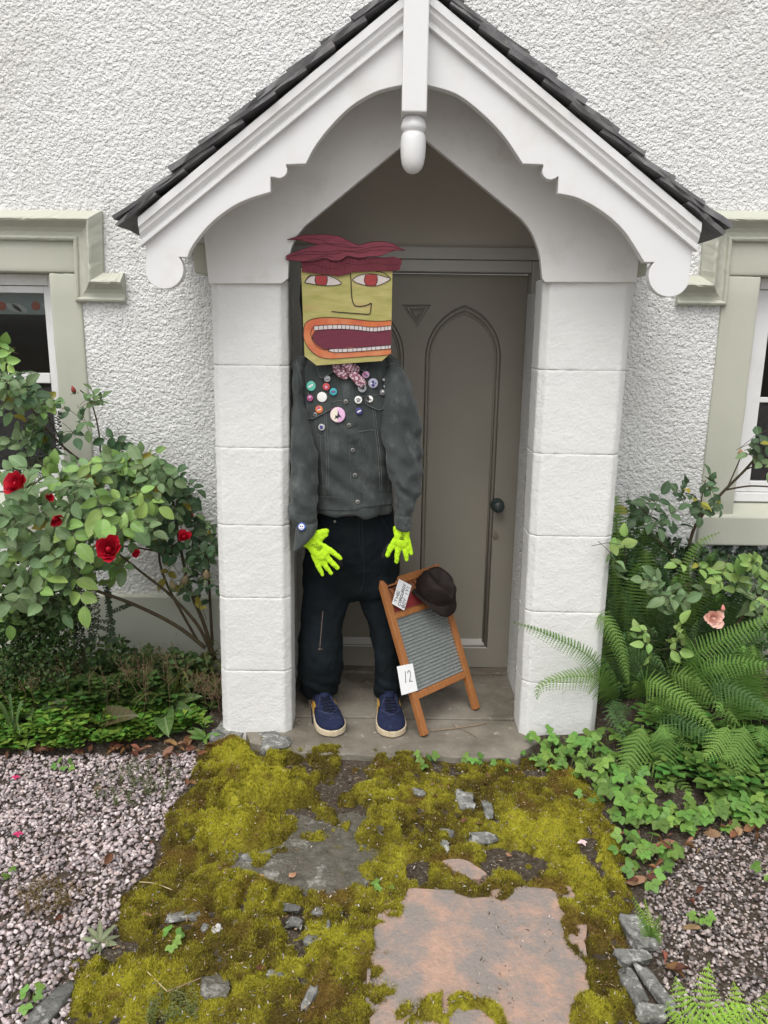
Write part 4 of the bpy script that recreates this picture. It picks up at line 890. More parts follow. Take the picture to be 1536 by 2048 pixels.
letters = lambda c: [(bar(-.42, 0, .07, .26, .3), c), (bar(-.12, .08, .07, .26, .3), c), (bar(.12, .1, .14, .06, .3), c), (bar(.42, .22, .07, .26, .3), c)]
for x, y, r, cols, marks in (
    (624,772,10,('mint','white','white'), [(bar(0,.02,.55,.2,.5),1)]), (653,773,7.2,('red','pink'), [(blob(0,-.1,.35),1)]), (667.7,783.5,7.4,('cyan','navy','red'), [(bar(.05,0,.55,.22,.1),1),(bar(.05,0,.42,.06,.1),2)]),
    (645,794,10,('white',), []), (621.5,796,6.2,('magenta','black','pink'), [(blob(0,.25,.4),2),(bar(0,-.2,.5,.1,.2),1),(blob(.1,.2,.14),1)]), (639.6,818.7,7.6,('orange','magenta','cream'), [(blob(-.1,.4,.42),1),(bar(.1,-.1,.5,.16,.3),2)]),
    (676,829.7,15.2,('pink','cream','black'), [([(-.05,.85)]+circ(0,0,.9,100,262,12)+[(0,-.9)],1),(bird,2)]), (644,854,6.8,('silver','navy'), [(blob(0,0,.5),1),(blob(.2,.1,.2),0)]), (654.5,757.6,6.4,('silver','black'), [(bar(0,-.3,.6,.1,.2),1)]),
    (732,749,7.2,('pink','magenta','navy'), [(blob(-.2,.1,.4),1),(blob(.3,-.3,.25),2)]), (746,766,9.6,('lilac','navy','white'), [(blob(0,.3,.32),1),(blob(0,-.4,.28),1),(blob(-.4,-.1,.2),2),(blob(.45,0,.18),1)]), (724,776.5,8.6,('silver','black','grey'), [(blob(0,.1,.55),1),(blob(-.1,.15,.26),2),(bar(.3,-.3,.3,.06,.8),0)]),
    (766,760,5.8,('black','silver'), [(blob(.1,.1,.5),1)]), (768,772.5,4.4,('black','silver'), [(blob(0,0,.5),1)]), (764,784.6,6,('grey','white','black'), [(blob(0,.2,.35),1),(bar(0,-.4,.5,.1,.3),2)]),
    (716.7,799.6,7.6,('white','black'), [(bar(-.2,.3,.45,.09,.3),1),(bar(.1,0,.5,.09,.3),1),(bar(0,-.35,.4,.09,.3),1)]), (740,798,6.6,('white','black'), [([(-.3,.8)]+circ(-.1,.1,.85,100,250,8)+[(.1,0)],1),(blob(.3,-.2,.2),1)]), (717.8,822,7,('navy','white'), [(bar(0,0,.6,.2,.5),1),(bar(0,0,.5,.05,.5),0)])):
    disc('badge', x, y, r, bJ, [BC[c] for c in cols], jacket, .0035, [(s_, m_ if m_ < len(cols) else 0) for s_, m_ in marks], off=.0045)
disc('badge', 605, 1054, 8, bvh_of(cuffL), [BC['blue'], BC['white'], BC['navy']], cuffL, .004, [(circ(0,0,.72,0,345,16),1),(blob(-.25,.1,.2),2),(blob(.3,.1,.2),2),(bar(0,-.4,.35,.07,0),2)], off=.006)
# trousers
PYc = 2.845
V1, F1 = loft([ring(y, a, b, PYc+o_, d) for y, a, b, o_, d in ((1000,640,783,0,.085),(1020,637,787,.005,.09),(1060,622,791,.015,.095),(1110,608,796,.04,.095),(1150,604,796,.065,.088),(1180,606,793,.075,.08),(1196,630,780,.08,.055))], 48, 6, .85)
V2, F2 = loft([ring(y, a, b, PYc+o_, d) for y, a, b, o_, d in ((1140,612,706,.06,.07),(1172,604,711,.07,.08),(1216,603,696,.06,.08),(1259,599,685,.045,.078),(1300,597,683,.03,.078),(1339,596,685,.035,.078),(1368,598,678,.05,.072),(1380,601,675,.065,.064),(1386,604,673,.068,.06),(1389,607,670,.068,.054))], 48, 6, .9)
V3, F3 = loft([ring(y, a, b, PYc+o_, d) for y, a, b, o_, d in ((1140,705,790,.075,.06),(1172,710,793,.09,.07),(1208,720,792,.09,.068),(1253,737,796,.08,.068),(1282,746,798,.07,.068),(1331,750,801,.06,.07),(1365,748,803,.06,.068),(1380,747,805,.068,.062),(1386,747,805,.070,.06),(1389,750,802,.070,.054))], 48, 6, .9)
b_ = MB(); b_.add(V1, F1); b_.add(V2, F2); b_.add(V3, F3); mm = remesh(b_.V, b_.F, .006, 5); mm.materials.append(M_jean)
displace(mm, lambda c: fold(c, 13, 8, .013, 91) + fold(c, 34, 26, .004, 92) + .0045*np.sin(c[:, 2]*95 + c[:, 0]*40 + 6*vn(c*10, 3))*sstep(.22, .05, c[:, 2])*sstep(.35, .65, vn(c*8, 5)))
mm.polygons.foreach_set('use_smooth', np.ones(len(mm.polygons), bool)); jeans = put('trousers', mm, fig); jeans['label'] = 'loose black jeans with a mended rip down one leg'
bT = bvh_of(jeans)
disc('button', 722, 1024, 4.8, bT, [M_metal, M_iron], jeans, .004, [(circ(0, 0, .5, 0, 345, 14), 1)]); disc('rivet', 669.5, 1043, 3, bT, [M_metal], jeans, .002)
M_thread = mat('mend_thread', (.28, .16, .12), (.45, .38, .34), .9, 200); M_jseam = mat('jeans_seam', (.03, .037, .045), (.018, .022, .028), .9, 200)
seam([(724,1030),(726,1090),(728,1150),(722,1182)], bT, jeans, .0012, m_=M_jseam); seam([(718,1032),(719,1085),(726,1110)], bT, jeans, .001, m_=M_jseam); seam([(662,1050),(650,1075),(632,1085)], bT, jeans, .001, m_=M_jseam); seam([(766,1040),(778,1062),(786,1075)], bT, jeans, .001, m_=M_jseam)
th = MB(); yy = 1222
while yy < 1302:
    x = 646-(yy-1222)*.085; r_ = rb.uniform(.8, 2.4); th.tube([hit(bT, x-r_, yy+rb.uniform(-1, 1), .001)[0], hit(bT, x, yy+.8, .0018)[0], hit(bT, x+r_*.6, yy+1.6, .001)[0]], .0004, 4); yy += 3.2
th.tube([hit(bT, 646-(y_-1222)*.085, y_, .001)[0] for y_ in range(1222, 1304, 6)], .0005, 4); th.tube([hit(bT, 636, 1298, .0015)[0], hit(bT, 645, 1298, .0015)[0]], .0008, 4); th.build('mended_rip', M_thread, jeans)
# gloves
M_hiv = mat('hi_vis_knit', (.50, .80, .025), (.43, .72, .02), .8, 60, .4, 900, .2, bdist=.001); M_palm = mat('black_latex', (.012, .012, .014), None, .6); M_ink = mat('black_print', (.015, .02, .012), None, .7)
def glove(chains, Y, name_label):
    b = MB(); s = .00175
    for ch in chains:
        pts, rr = [], []
        for q in ch:
            x, y, r = q[:3]; dy = q[3] if len(q) > 3 else 0; pts.append(P(x, y, Y+dy)); rr.append(r*s)
        C = cr([list(p)+[r] for p, r in zip(pts, rr)], 5)
        ext = [C[0]]+list(C)+[C[-1]]
        b.tube([c[:3] for c in C], [c[3] for c in C], 12)
        for c in (C[0], C[-1]): b.lathe([(c[3]*math.sin(t), -c[3]*math.cos(t)) for t in np.linspace(.05, math.pi-.05, 9)], c[:3], (0, 0, 1), 12)
    A = np.array([list(v) for v in b.V]); A[:, 1] = Y+np.where(A[:, 1] > Y+.018, A[:, 1]-Y-.006, .0125*np.tanh((A[:, 1]-Y)/.016))
    me = remesh(A, b.F, .0024, 5); me.materials.append(M_hiv); me.materials.append(M_palm)
    displace(me, lambda c: .0022*(fbm(c*80, 3, 2)-.5)*2)
    for p in me.polygons: p.use_smooth = True; p.material_index = 1 if (p.normal.y > .15 or p.center.y > Y+.011) else 0
    o = put('glove', me, fig); o['label'] = name_label; return o
glL = glove([[(612,1082,14),(624,1084,16),(632,1094,18),(642,1106,17)], [(626,1078,12),(640,1068,10),(653,1062,5.5)], [(640,1076,9),(652,1070,5)], [(648,1094,8),(664,1104,6.4),(681,1117,4.8)], [(645,1104,8),(661,1122,6.4),(675,1136,4.8)], [(638,1110,7.6),(651,1131,6),(662,1146,4.6)], [(628,1110,7.6),(637,1131,5.8),(645,1149,4.4)], [(642,1092,8,.02),(668,1108,7,.03),(681,1128,5.5,.034)]], 2.690, 'lime glove hanging from the rolled cuff')
glR = glove([[(806,1056,14),(804,1068,16),(803,1080,17)], [(790,1056,5),(795,1066,9)], [(792,1080,7.6),(782,1096,6.4),(775,1111,5)], [(799,1086,7.6),(795,1105,6.3),(793,1123,5)], [(808,1086,7.6),(811,1103,6),(813,1119,4.8)], [(815,1079,6.6),(819,1093,5.2),(823,1107,4.2)], [(792,1080,8,.02),(774,1098,7,.03),(766,1112,5.5,.034)]], 2.695, 'lime glove hanging over the washboard')
def prints(o, cx, cy, ang, sc):
    bv = bvh_of(o); c, s_ = math.cos(ang), math.sin(ang); b = MB()
    def ln(pts): b.tube([hit(bv, cx+(x*c-y*s_)*sc, cy+(x*s_+y*c)*sc, .0004, 2.69)[0] for x, y in pts], .00075, 4)
    ln([(-4,-9),(-5,-8),(-5,-6),(-4,-5)]); ln([(-1,-9),(-2,-8),(-2,-6),(-1,-5)]); ln([(-2,-7),(-1,-7)])              # conformity mark
    ln([(-4,-2),(-1,-4),(2,-2),(2,2),(-1,3),(-4,2),(-4,-2)]); ln([(-2,-1),(0,1)]); ln([(4,-3),(5,4)]); ln([(-5,5),(3,5)])
    ln([(-6,7),(6,7),(6,11),(-6,11),(-6,7)]); ln([(-4,9),(-2,8.5),(-1,9.5)]); ln([(0,9.5),(1,8.2),(2,9.5)]); ln([(3,8.5),(4.5,9.5)]); ln([(-6,13),(-3,12.6),(0,13.2),(5,12.8)])
    b.build('glove_print', M_ink, o)
prints(glL, 632, 1091, -1.0, .95); prints(glR, 805, 1070, .15, .75)
# shoes
M_suede = mat('navy_suede', (.022, .028, .068), (.013, .017, .040), .9, 35, .5, 400, .12, bdist=.002, c3=(.050, .056, .085), s3=22, t3=(.55, .8)); M_sole = mat('offwhite_rubber', (.60, .52, .38), (.52, .42, .27), .6, 30, .1, 200); M_yel = mat('yellow_stripe', (.62, .36, .06), (.5, .28, .05), .7, 60); M_lace = mat('navy_lace', (.010, .012, .026), None, .9); M_stitch = mat('pale_blue_stitch', (.06, .07, .12)); M_lin = mat('grey_lining', (.45, .52, .47), None, .8)
def shoe(toe, ang, side, lab):
    d = Vector((math.sin(ang), -math.cos(ang), 0)); s_ = Vector((d.y*-1, d.x, 0)); s_ = Vector((math.cos(ang), math.sin(ang), 0)); up = Vector((0, 0, 1)); heel = toe-d*.305
    st = [(-.004,.010,.060),(.0,.026,.078),(.03,.034,.090),(.07,.036,.094),(.11,.037,.088),(.15,.041,.074),(.19,.046,.060),(.225,.047,.052),(.255,.042,.047),(.275,.030,.042),(.286,.016,.036),(.289,.006,.032)]
    st = [(a*1.06, b*1.16, c*1.08) for a, b, c in st]; V = []; n = 28; R = cr(st, 4)
    for t, w, h in R:
        for j in range(n):
            a = math.pi*j/(n-1); ca, sa = math.cos(a), math.sin(a); V.append(heel+d*t+s_*(w*math.copysign(abs(ca)**.75, ca))+up*(.022+(h-.022)*sa**.8))
    k = len(R); F = [(i*n+j, i*n+j+1, (i+1)*n+j+1, (i+1)*n+j) for i in range(k-1) for j in range(n-1)] + [tuple(range(n)), tuple((k-1)*n+j for j in range(n-1, -1, -1))]
    o = obj('shoe', V, F, M_suede, fig, True); fixn(o.data); displace(o.data, lambda c: fold(c, 40, 40, .0015, 14)); o['label'] = lab
    L = [(t, w+.0045) for t, w, h in cr([(a, b, 0) for a, b, c in st], 4)]; L[-1] = (L[-1][0]+.004, L[-1][1]); L[0] = (L[0][0]-.003, L[0][1])
    out = [(heel+d*t+s_*w) for t, w in L]+[(heel+d*t-s_*w) for t, w in L[::-1]]
    loop_ = [(p.x, p.y) for p in out]; a2 = sum(loop_[i][0]*loop_[(i+1) % len(loop_)][1]-loop_[(i+1) % len(loop_)][0]*loop_[i][1] for i in range(len(loop_)))
    plate('sole', [loop_ if a2 > 0 else loop_[::-1]], (0, 0, .026), (1, 0, 0), (0, 1, 0), .0245, M_sole, o, .003)
    bv = bvh_of(o)
    def top(t, lat, off=.0015):
        q = heel+d*t+s_*lat+up*.2; h = bv.ray_cast(q, Vector((0, 0, -1))); return (h[0]+up*off) if h[0] else q-up*.15
    tg = MB()
    q = [top(.10, x, .010) for x in (-.018, 0, .018)]; q2 = [top(.15, x, .004) for x in (-.016, 0, .016)]; qb = [p+up*.022-d*.028 for p in q]
    tg.add(qb+q+q2, [(0,1,4,3),(1,2,5,4),(3,4,7,6),(4,5,8,7)]); to = tg.build('tongue', M_suede, o, True); to.modifiers.new('s', 'SOLIDIFY').thickness = .005
    lb_ = MB(); e = [qb[0].lerp(qb[2], .25)+up*.002-d*.001, qb[0].lerp(qb[2], .75)+up*.002-d*.001]; g_ = [q[0].lerp(q[2], .25)+up*.004+d*.003, q[0].lerp(q[2], .75)+up*.004+d*.003]
    lb_.add([e[0], e[1], e[1].lerp(g_[1], .45), e[0].lerp(g_[0], .45)], [(0,1,2,3)]); lo_ = lb_.build('tongue_label', M_lin, o); lo_.modifiers.new('s', 'SOLIDIFY').thickness = .002
    co = MB(); co.tube([top(.03+.085*math.sin(u)**2*1.0, .034*math.cos(u)*.95, .002) for u in np.linspace(.15, math.pi-.15, 12)], .0028, 6); co.build('collar_lining', M_lin, o, True)
    lc = MB()
    for i in range(6):
        t = .125+i*.017; w = .018+.001*i; lc.tube([top(t, x, .0045) for x in np.linspace(-w, w, 6)], .0032, 6); lc.tube([top(t+.002, -w, .002), top(t+.010, 0, .005), top(t+.019, w, .002)], .0022, 5)
    if side < 0 and ang > .1: lc.tube([top(.12, 0, .01), top(.10, side*.03, .012), top(.12, side*.046, .004)+s_*side*.008, heel+d*.15+s_*side*.056+up*.03, heel+d*.19+s_*side*.062+up*.004], .0022, 5)
    for sg in (-1, 1): lc.tube([top(.115, 0, .008), top(.10, sg*.014, .028), top(.125, sg*.024, .016), top(.13, sg*.004, .008)], .0024, 5)
    lc.build('laces', M_lace, o, True)
    sm_ = MB(); sm_.tube([top(.235-.05*abs(u)**1.6, .043*u, .0006) for u in np.linspace(-.95, .95, 14)], .0012, 4); sm_.tube([top(.20-.09*(1-abs(u))-.02, .036*u, .0006) for u in np.linspace(-1, 1, 12)], .0010, 4); sm_.build('stitching', M_stitch, o)
    for sd_ in (-1, 1):
        sp = MB(); A = [(.03,.040),(.08,.052),(.13,.064),(.165,.060),(.15,.046),(.16,.030),(.12,.028),(.09,.036)]; V = []
        for t, z in A:
            h = bv.ray_cast(heel+d*t+s_*sd_*.2+up*z, -s_*sd_); V.append((h[0] if h[0] else heel+d*t+s_*sd_*.04+up*z)+s_*sd_*.0015)
        sp.add(V, [tuple(range(len(V)))]); x = sp.build('side_stripe', M_yel, o); x.modifiers.new('s', 'SOLIDIFY').thickness = .002
    return o
sh1 = shoe(G(669, 1473, 0), math.radians(17), -1, 'navy suede trainer with trailing lace and yellow side stripe'); sh2 = shoe(G(785, 1475, 0), math.radians(4), -1, 'navy suede trainer beside the washboard leg')
# neckerchief
def dots():
    m_ = bpy.data.materials.new('spotted_cotton'); m_.use_nodes = True; N = m_.node_tree.nodes; L = m_.node_tree.links; b = N['Principled BSDF']; b.inputs['Roughness'].default_value = .85
    v = N.new('ShaderNodeTexVoronoi'); v.inputs['Scale'].default_value = 130; g = N.new('ShaderNodeNewGeometry'); L.new(g.outputs['Position'], v.inputs['Vector']); r = N.new('ShaderNodeValToRGB'); L.new(v.outputs['Distance'], r.inputs[0])
    r.color_ramp.elements[0].position = .38; r.color_ramp.elements[0].color = (.62, .47, .52, 1); r.color_ramp.elements[1].position = .5; r.color_ramp.elements[1].color = (.22, .085, .115, 1); L.new(r.outputs[0], b.inputs['Base Color']); return m_
M_dot = dots(); kn = thing('neckerchief', P(695, 740, 2.70), 'pink spotted neckerchief knotted under the cardboard face', 'scarf')
def strip(name, px, Y, ws, dep=.006, parent=None):
    R = []
    for (x, y), w, yy in zip(px, ws, Y): R.append((P(x, y, yy), (P(x+w*.8, y-w*.6, yy)-P(x, y, yy)), Vector((0, dep, 0))))
    V, F = loft(R, 20, 6, .8); me = mesh(name, V, F, M_dot, True); fixn(me); displace(me, lambda c: .004*(fbm(c*55, 5, 2)-.5)*2); return put(name, me, parent)
strip('knot', [(686,726),(694,730),(701,736),(706,741)], [2.70, 2.694, 2.694, 2.70], [5, 9, 9, 5], .014, kn)
strip('scarf_tail', [(697,738),(706,748),(717,760),(727,772)], [2.700, 2.692, 2.690, 2.694], [6, 8, 9.5, 8], .004, kn); strip('scarf_fold', [(668,728),(676,737),(685,748),(694,757)], [2.712, 2.704, 2.700, 2.704], [6, 10, 11, 4], .007, kn)
strip('scarf_fold', [(690,727),(703,733),(712,739),(716,746)], [2.712, 2.704, 2.702, 2.708], [5, 9, 8, 3], .006, kn)
# ================================================================ cardboard head (painted card, cut hair), drawn in layers of card and paint
YH = 2.672
M_face = mat('face_paint', (.46, .41, .17), (.31, .30, .085), .75, 11, .1, 200, .2, stretch=(1, 1, 4.5), c3=(.50, .31, .16), s3=8, t3=(.52, .78), bdist=.001)
M_card = mat('raw_card', (.50, .40, .24)); M_hair = mat('crimson_paint', (.215, .045, .062), (.16, .03, .045), .7, 26, .1, 200, stretch=(1, 1, 3), bdist=.001); M_line = mat('black_marker', (.016, .012, .013), None, .6)
M_hline = mat('hair_marker', (.05, .010, .016), None, .7); M_lip = mat('orange_lip', (.58, .17, .05), (.46, .10, .06), .7, 18, c3=(.60, .30, .16), s3=6, t3=(.45, .8)); M_mouth = mat('maroon_paint', (.155, .030, .048), (.125, .024, .042), .7, 30, stretch=(1, 1, 4))
M_tooth = mat('tooth_paint', (.62, .57, .55), (.52, .46, .45), .7, 60); M_eyew = mat('eye_white', (.60, .54, .50), (.52, .46, .43), .7, 30); M_iris = mat('iris_red', (.36, .055, .05), (.28, .04, .04), .7, 40)
hp = lambda x, y: (560+x/4.8, 440+y/4.8)
H = lambda L: [hp(*p) for p in L]
head = put('cardboard_head', None, fig); bpy.data.objects.remove(head)
head = front('cardboard_head', [[(602,537),(785,541),(782,706),(764,722),(633,731),(609,712)]], YH, .007, M_face, fig, .0008); head['label'] = 'flat cardboard face painted yellow green with a shouting mouth'
def paint(name, L, lay, m_, n=0):
    L = H(L)
    if n: L = [tuple(p) for p in cr(L+[L[0]], n)[:-1]]
    return front(name, [L], YH-.0005*lay, .0004, m_, head)
def inkline(name, L, w, lay, m_=M_line, n=6, Y=YH):
    pts = cr([list(p) for p in H(L)], n); V = []; k = len(pts)
    for i in range(k):
        t = pts[min(i+1, k-1)]-pts[max(i-1, 0)]; t = t/(np.hypot(*t)+1e-9); nn = np.array([-t[1], t[0]])*w/4.8/2*(1 if 0 < i < k-1 else .4)
        for s_ in (-1, 1): V.append(P(*(pts[i]+nn*s_), Y-.0005*lay))
    b = MB(); b.add(V, [(2*i, 2*i+1, 2*i+3, 2*i+2) for i in range(k-1)]); return b
def ink(name, lines, w, lay, m_=M_line, Y=YH, parent=None):
    b = MB()
    for L in lines: c = inkline(name, L, w, lay, m_, Y=Y); b.add(c.V, c.F)
    o = b.build(name, m_, parent or head); o.modifiers.new('s', 'SOLIDIFY').thickness = .0003; return o
eyeL = [(235,600),(270,555),(310,535),(400,528),(470,535),(540,565),(590,608),(540,625),(470,630),(380,625),(300,612)]
eyeR = [(693,572),(740,540),(800,522),(880,517),(960,530),(1020,548),(1060,562),(1020,595),(940,628),(860,632),(790,620),(730,600)]
irL = [(342,536),(400,530),(452,538),(455,585),(440,625),(395,628),(350,622),(335,580)]; irR = [(822,526),(880,520),(930,528),(935,580),(915,630),(870,632),(830,628),(808,580)]
for e, i in ((eyeL, irL), (eyeR, irR)): paint('eye', e, 2, M_eyew); paint('iris', i, 3, M_iris)
ink('eye_line', [eyeL+[eyeL[0]], eyeR+[eyeR[0]], [(240,590),(268,548),(300,524)], [(920,495),(980,502),(1030,530),(1058,558)], [(342,536),(335,580),(350,622)], [(452,538),(455,585),(440,625)], [(822,526),(808,580),(830,628)], [(930,528),(935,580),(915,630)]], 6, 4.5)
ink('nose_line', [[(670,500),(680,560),(685,680),(692,760),(710,810),(740,828),(800,825),(850,810),(878,795)], [(878,795),(868,895)], [(868,895),(840,905),(740,898),(600,888),(490,877)]], 9, 4.5)
mo_ = [(1068,962),(980,970),(860,968),(700,950),(560,938),(440,935),(330,945),(260,975),(232,1020),(225,1120),(250,1190),(300,1260),(380,1315),(470,1332),(560,1330),(700,1320),(850,1308),(1000,1300),(1066,1285)]
inn = [(1068,1012),(1000,1020),(930,1028),(860,1028),(740,1012),(600,1003),(500,1005),(400,1010),(330,1018),(300,1060),(297,1110),(320,1170),(370,1225),(440,1250),(520,1272),(620,1270),(760,1262),(900,1250),(1000,1242),(1066,1236)]
mth = [(1068,1055),(930,1060),(860,1055),(740,1045),(600,1035),(480,1045),(360,1060),(325,1085),(310,1130),(350,1190),(420,1235),(470,1247),(560,1235),(680,1222),(800,1230),(900,1225),(1000,1215),(1066,1212)]
paint('lips', mo_, 2, M_lip); paint('inner_lip', inn, 3, M_lip); paint('mouth', mth, 4, M_mouth)
up_t = sorted([p for p in inn[:9]]); ux_ = [p[0] for p in up_t]; uy_ = [p[1] for p in up_t]; lo_t = sorted(inn[13:]); lx_ = [p[0] for p in lo_t]; ly_ = [p[1] for p in lo_t]
def teeth(xs_, upper):
    for a, b in zip(xs_[:-1], xs_[1:]):
        a, b = a+2, b-2
        if upper: q = [(a, np.interp(a, ux_, uy_)+3), (b, np.interp(b, ux_, uy_)+3), (b-1, np.interp(b, ux_, uy_)+40), (a+1, np.interp(a, ux_, uy_)+42)]
        else: q = [(a, np.interp(a, lx_, ly_)-(34 if a > 520 else 14)), (b, np.interp(b, lx_, ly_)-34), (b, np.interp(b, lx_, ly_)-2), (a, np.interp(a, lx_, ly_)-2)]
        paint('tooth', q, 5, M_tooth)
    ls = []
    for x in xs_: y = np.interp(x, ux_, uy_) if upper else np.interp(x, lx_, ly_)-34; ls.append([(x, y), (x+(2 if upper else -2), y+36)])
    if upper: ls += [[(x, np.interp(x, ux_, uy_)+1) for x in np.linspace(325, 1066, 14)], [(x, np.interp(x, ux_, uy_)+43) for x in np.linspace(325, 1066, 14)]]
    else: ls += [[(x, np.interp(x, lx_, ly_)-1) for x in np.linspace(455, 1064, 10)], [(x, np.interp(x, lx_, ly_)-(36 if x > 500 else 12)) for x in np.linspace(455, 1064, 10)]]
    ink('tooth_line', ls, 4.5, 6.5)
teeth([325,370,415,458,505,550,590,630,668,712,755,790,828,860,895,935,968,1005,1035,1067], True); teeth([470,520,560,600,650,700,740,785,835,880,920,970,1010,1040,1065], False)
ink('mouth_line', [mo_, inn[8:14], mth[6:12]], 5, 4.8)
# hair: ribbed fringe and spiky top piece
def ribbed():
    m_ = mat('ribbed_crimson', (.205, .045, .06), (.16, .032, .046), .8, 20); N = m_.node_tree.nodes; L = m_.node_tree.links; w = N.new('ShaderNodeTexWave'); w.inputs['Scale'].default_value = 55; w.bands_direction = 'X'; w.inputs['Distortion'].default_value = .6
    g = N.new('ShaderNodeNewGeometry'); L.new(g.outputs['Position'], w.inputs['Vector']); b = N.new('ShaderNodeBump'); b.inputs['Strength'].default_value = .9; b.inputs['Distance'].default_value = .003; L.new(w.outputs['Fac'], b.inputs['Height']); L.new(b.outputs[0], N['Principled BSDF'].inputs['Normal']); return m_
fr0 = H([(198,392),(300,400),(420,370),(560,395),(650,350),(760,370),(880,360),(1000,360),(1090,350),(1175,380),(1160,440),(1145,480),(1060,490),(930,490),(700,500),(640,522),(560,540),(450,522),(330,512),(205,495),(215,450)])
fringe = front('hair_fringe', [fr0], YH-.007, .004, ribbed(), head, .0005)
tp0 = [(65,190),(130,168),(200,150),(330,138),(480,142),(570,155),(640,190),(700,218),(760,240),(850,215),(980,205),(1080,225),(1140,260),(1200,293),(1120,290),(1020,320),(960,345),(860,350),(760,365),(650,345),(610,370),(560,390),(500,388),(430,365),(330,390),(250,400),(180,395),(58,380),(60,345),(110,320),(200,285),(290,255),(350,235),(250,210),(160,190)]
tophair = front('hair_top', [H(tp0)], YH-.0125, .005, M_hair, head, .0006)
ink('hair_line', [[(70,362),(180,320),(300,300),(450,310),(560,292),(700,300),(780,288),(900,262),(1050,255),(1180,290)], [(110,345),(260,330),(400,330),(520,325),(640,300),(760,315),(880,290),(1000,290),(1120,288)], [(160,188),(280,180),(400,192),(470,225),(600,235),(720,265),(800,262)], [(350,235),(450,228),(560,250),(700,270)], tp0+[tp0[0]], [(230,398),(330,375),(430,345),(520,360)]], 4.5, 1.2, M_hline, Y=YH-.0125, parent=tophair)
ink('fringe_line', [[(225,435),(330,430),(430,458),(560,470)], [(620,412),(760,430),(900,410),(1040,430),(1150,425)], [(650,345),(760,372),(880,352),(1000,368),(1090,362)], [(480,395),(560,402),(650,352)]], 4.5, 1.2, M_hline, Y=YH-.007, parent=fringe)
# dark stuffed hood behind the card
V, F = loft([ring(y, a, b, 2.775, d) for y, a, b, d in ((545,640,740,.03),(560,606,765,.06),(590,600,770,.075),(640,606,765,.075),(690,625,755,.06),(722,640,745,.055),(745,650,735,.05))], 36, 5)
me = mesh('stuffed_hood', V, F, mat('black_cloth', (.012, .012, .013), (.02, .02, .02), .95, 30), True); fixn(me); displace(me, lambda c: fold(c, 18, 14, .01, 51)); put('stuffed_hood', me, fig)
st = MB(); st.box((P(700, 600, 2.7).x-.02, YH+.008, P(700, 690, 2.7).z), (P(700, 600, 2.7).x+.02, 2.76, P(700, 580, 2.7).z)); st.build('card_support', M_card, fig)

# ================================================================ washboard, cards, hat
fL, fR = G(846, 1474, 0), G(952, 1420, 0); fR.z = fL.z = 0
wv = (fR-fL); WW = wv.length; wv.normalize(); nh = Vector((-wv.y, wv.x, 0))
tlt = math.radians(24); uv = (nh*math.sin(tlt)+Vector((0, 0, 1))*math.cos(tlt)).normalized(); nf = wv.cross(uv); nf = nf if nf.y < 0 else -nf
fL = fL - wv*.006 + Vector((0, 0, .005)); WW += .02; LB = .612
def wb(a, b, c): return fL+wv*a+uv*b+nf*c
M_wood = mat('varnished_wood', (.36, .145, .045), (.27, .10, .03), .45, 5, .15, 60, .4, stretch=(14, 14, 2.5), bdist=.002, c3=(.42, .20, .08), s3=18, t3=(.55, .8)); M_zinc = mat('galvanised_steel', (.36, .385, .375), (.27, .295, .285), .5, 70, .15, 120, .5, metal=.55, c3=(.46, .48, .47), s3=160, t3=(.5, .65)); M_redp = mat('red_label', (.24, .03, .03), (.19, .024, .026), .6, 40); M_print = mat('printed_board', (.30, .115, .05), (.24, .09, .04), .6, 30); M_dk = mat('print_ink', (.06, .02, .015), None, .7); M_paper = mat('white_card', (.82, .82, .82), (.78, .78, .79), .7, 20); M_pen = mat('pen_ink', (.02, .022, .035), None, .6)
wbt = thing('washboard', fL, 'wooden washboard with ribbed metal plate leaning beside the scarecrow', 'washboard')
def beam(name, a0, a1, b0, b1, c0, c1, m_=M_wood, bv=.003):
    b = MB(); b.add([wb(a, bb, c) for c in (c0, c1) for bb in (b0, b1) for a in (a0, a1)], [(0,1,3,2),(4,6,7,5),(0,4,5,1),(2,3,7,6),(0,2,6,4),(1,5,7,3)]); o = b.build(name, m_, wbt); fixn(o.data); bev(o, bv); return o
RW = .028
beam('side_rail', 0, RW, 0, LB, -.012, .012); beam('side_rail', WW-RW, WW, 0, LB, -.012, .012)
beam('top_rail', RW+.0002, WW-RW-.0002, LB-.032, LB-.002, -.009, .009); beam('middle_rail', RW+.0002, WW-RW-.0002, .452, .474, -.009, .009); beam('bottom_rail', RW+.0002, WW-RW-.0002, .135, .162, -.009, .009)
pb = beam('print_panel', RW+.0004, WW-RW-.0004, .4745, LB-.0325, -.004, .001, M_print, .0005)
b = MB(); b.add([wb(a, c, .0022) for a, c in ((RW+.004,.479),(WW-RW-.004,.479),(WW-RW-.004,.525),(RW+.10,.535),(RW+.03,.52))], [(0,1,2,3,4)]); o = b.build('red_band', M_redp, pb)
b = MB()
for k in range(22):
    a = RW+.006+k*.0115; b.tube([wb(a, .576, .0024), wb(a+.02*math.sin(k*1.3)+.012, .555, .0024), wb(a+.018, .538, .0024)], .0009, 4)
b.tube([wb(.105, .545, .0028), wb(.112, .533, .0028)], .0022, 4); b.tube([wb(.120, .547, .0028), wb(.112, .533, .0028), wb(.112, .520, .0028)], .0022, 4)
for k in range(5): b.tube([wb(RW+.006, .482+k*.008, .0026), wb(RW+.03-k*.003, .481+k*.008, .0026)], .0008, 4)
b.build('panel_print', M_dk, pb)
nr_, na = 21*12, 2; V = []
for i in range(nr_+1):
    t = i/nr_; z = .1625+(.4515-.1625)*t; c = .0038*math.sin(t*21*2*math.pi)
    for a in np.linspace(RW-.002, WW-RW+.002, 5): V.append(wb(a, z, c))
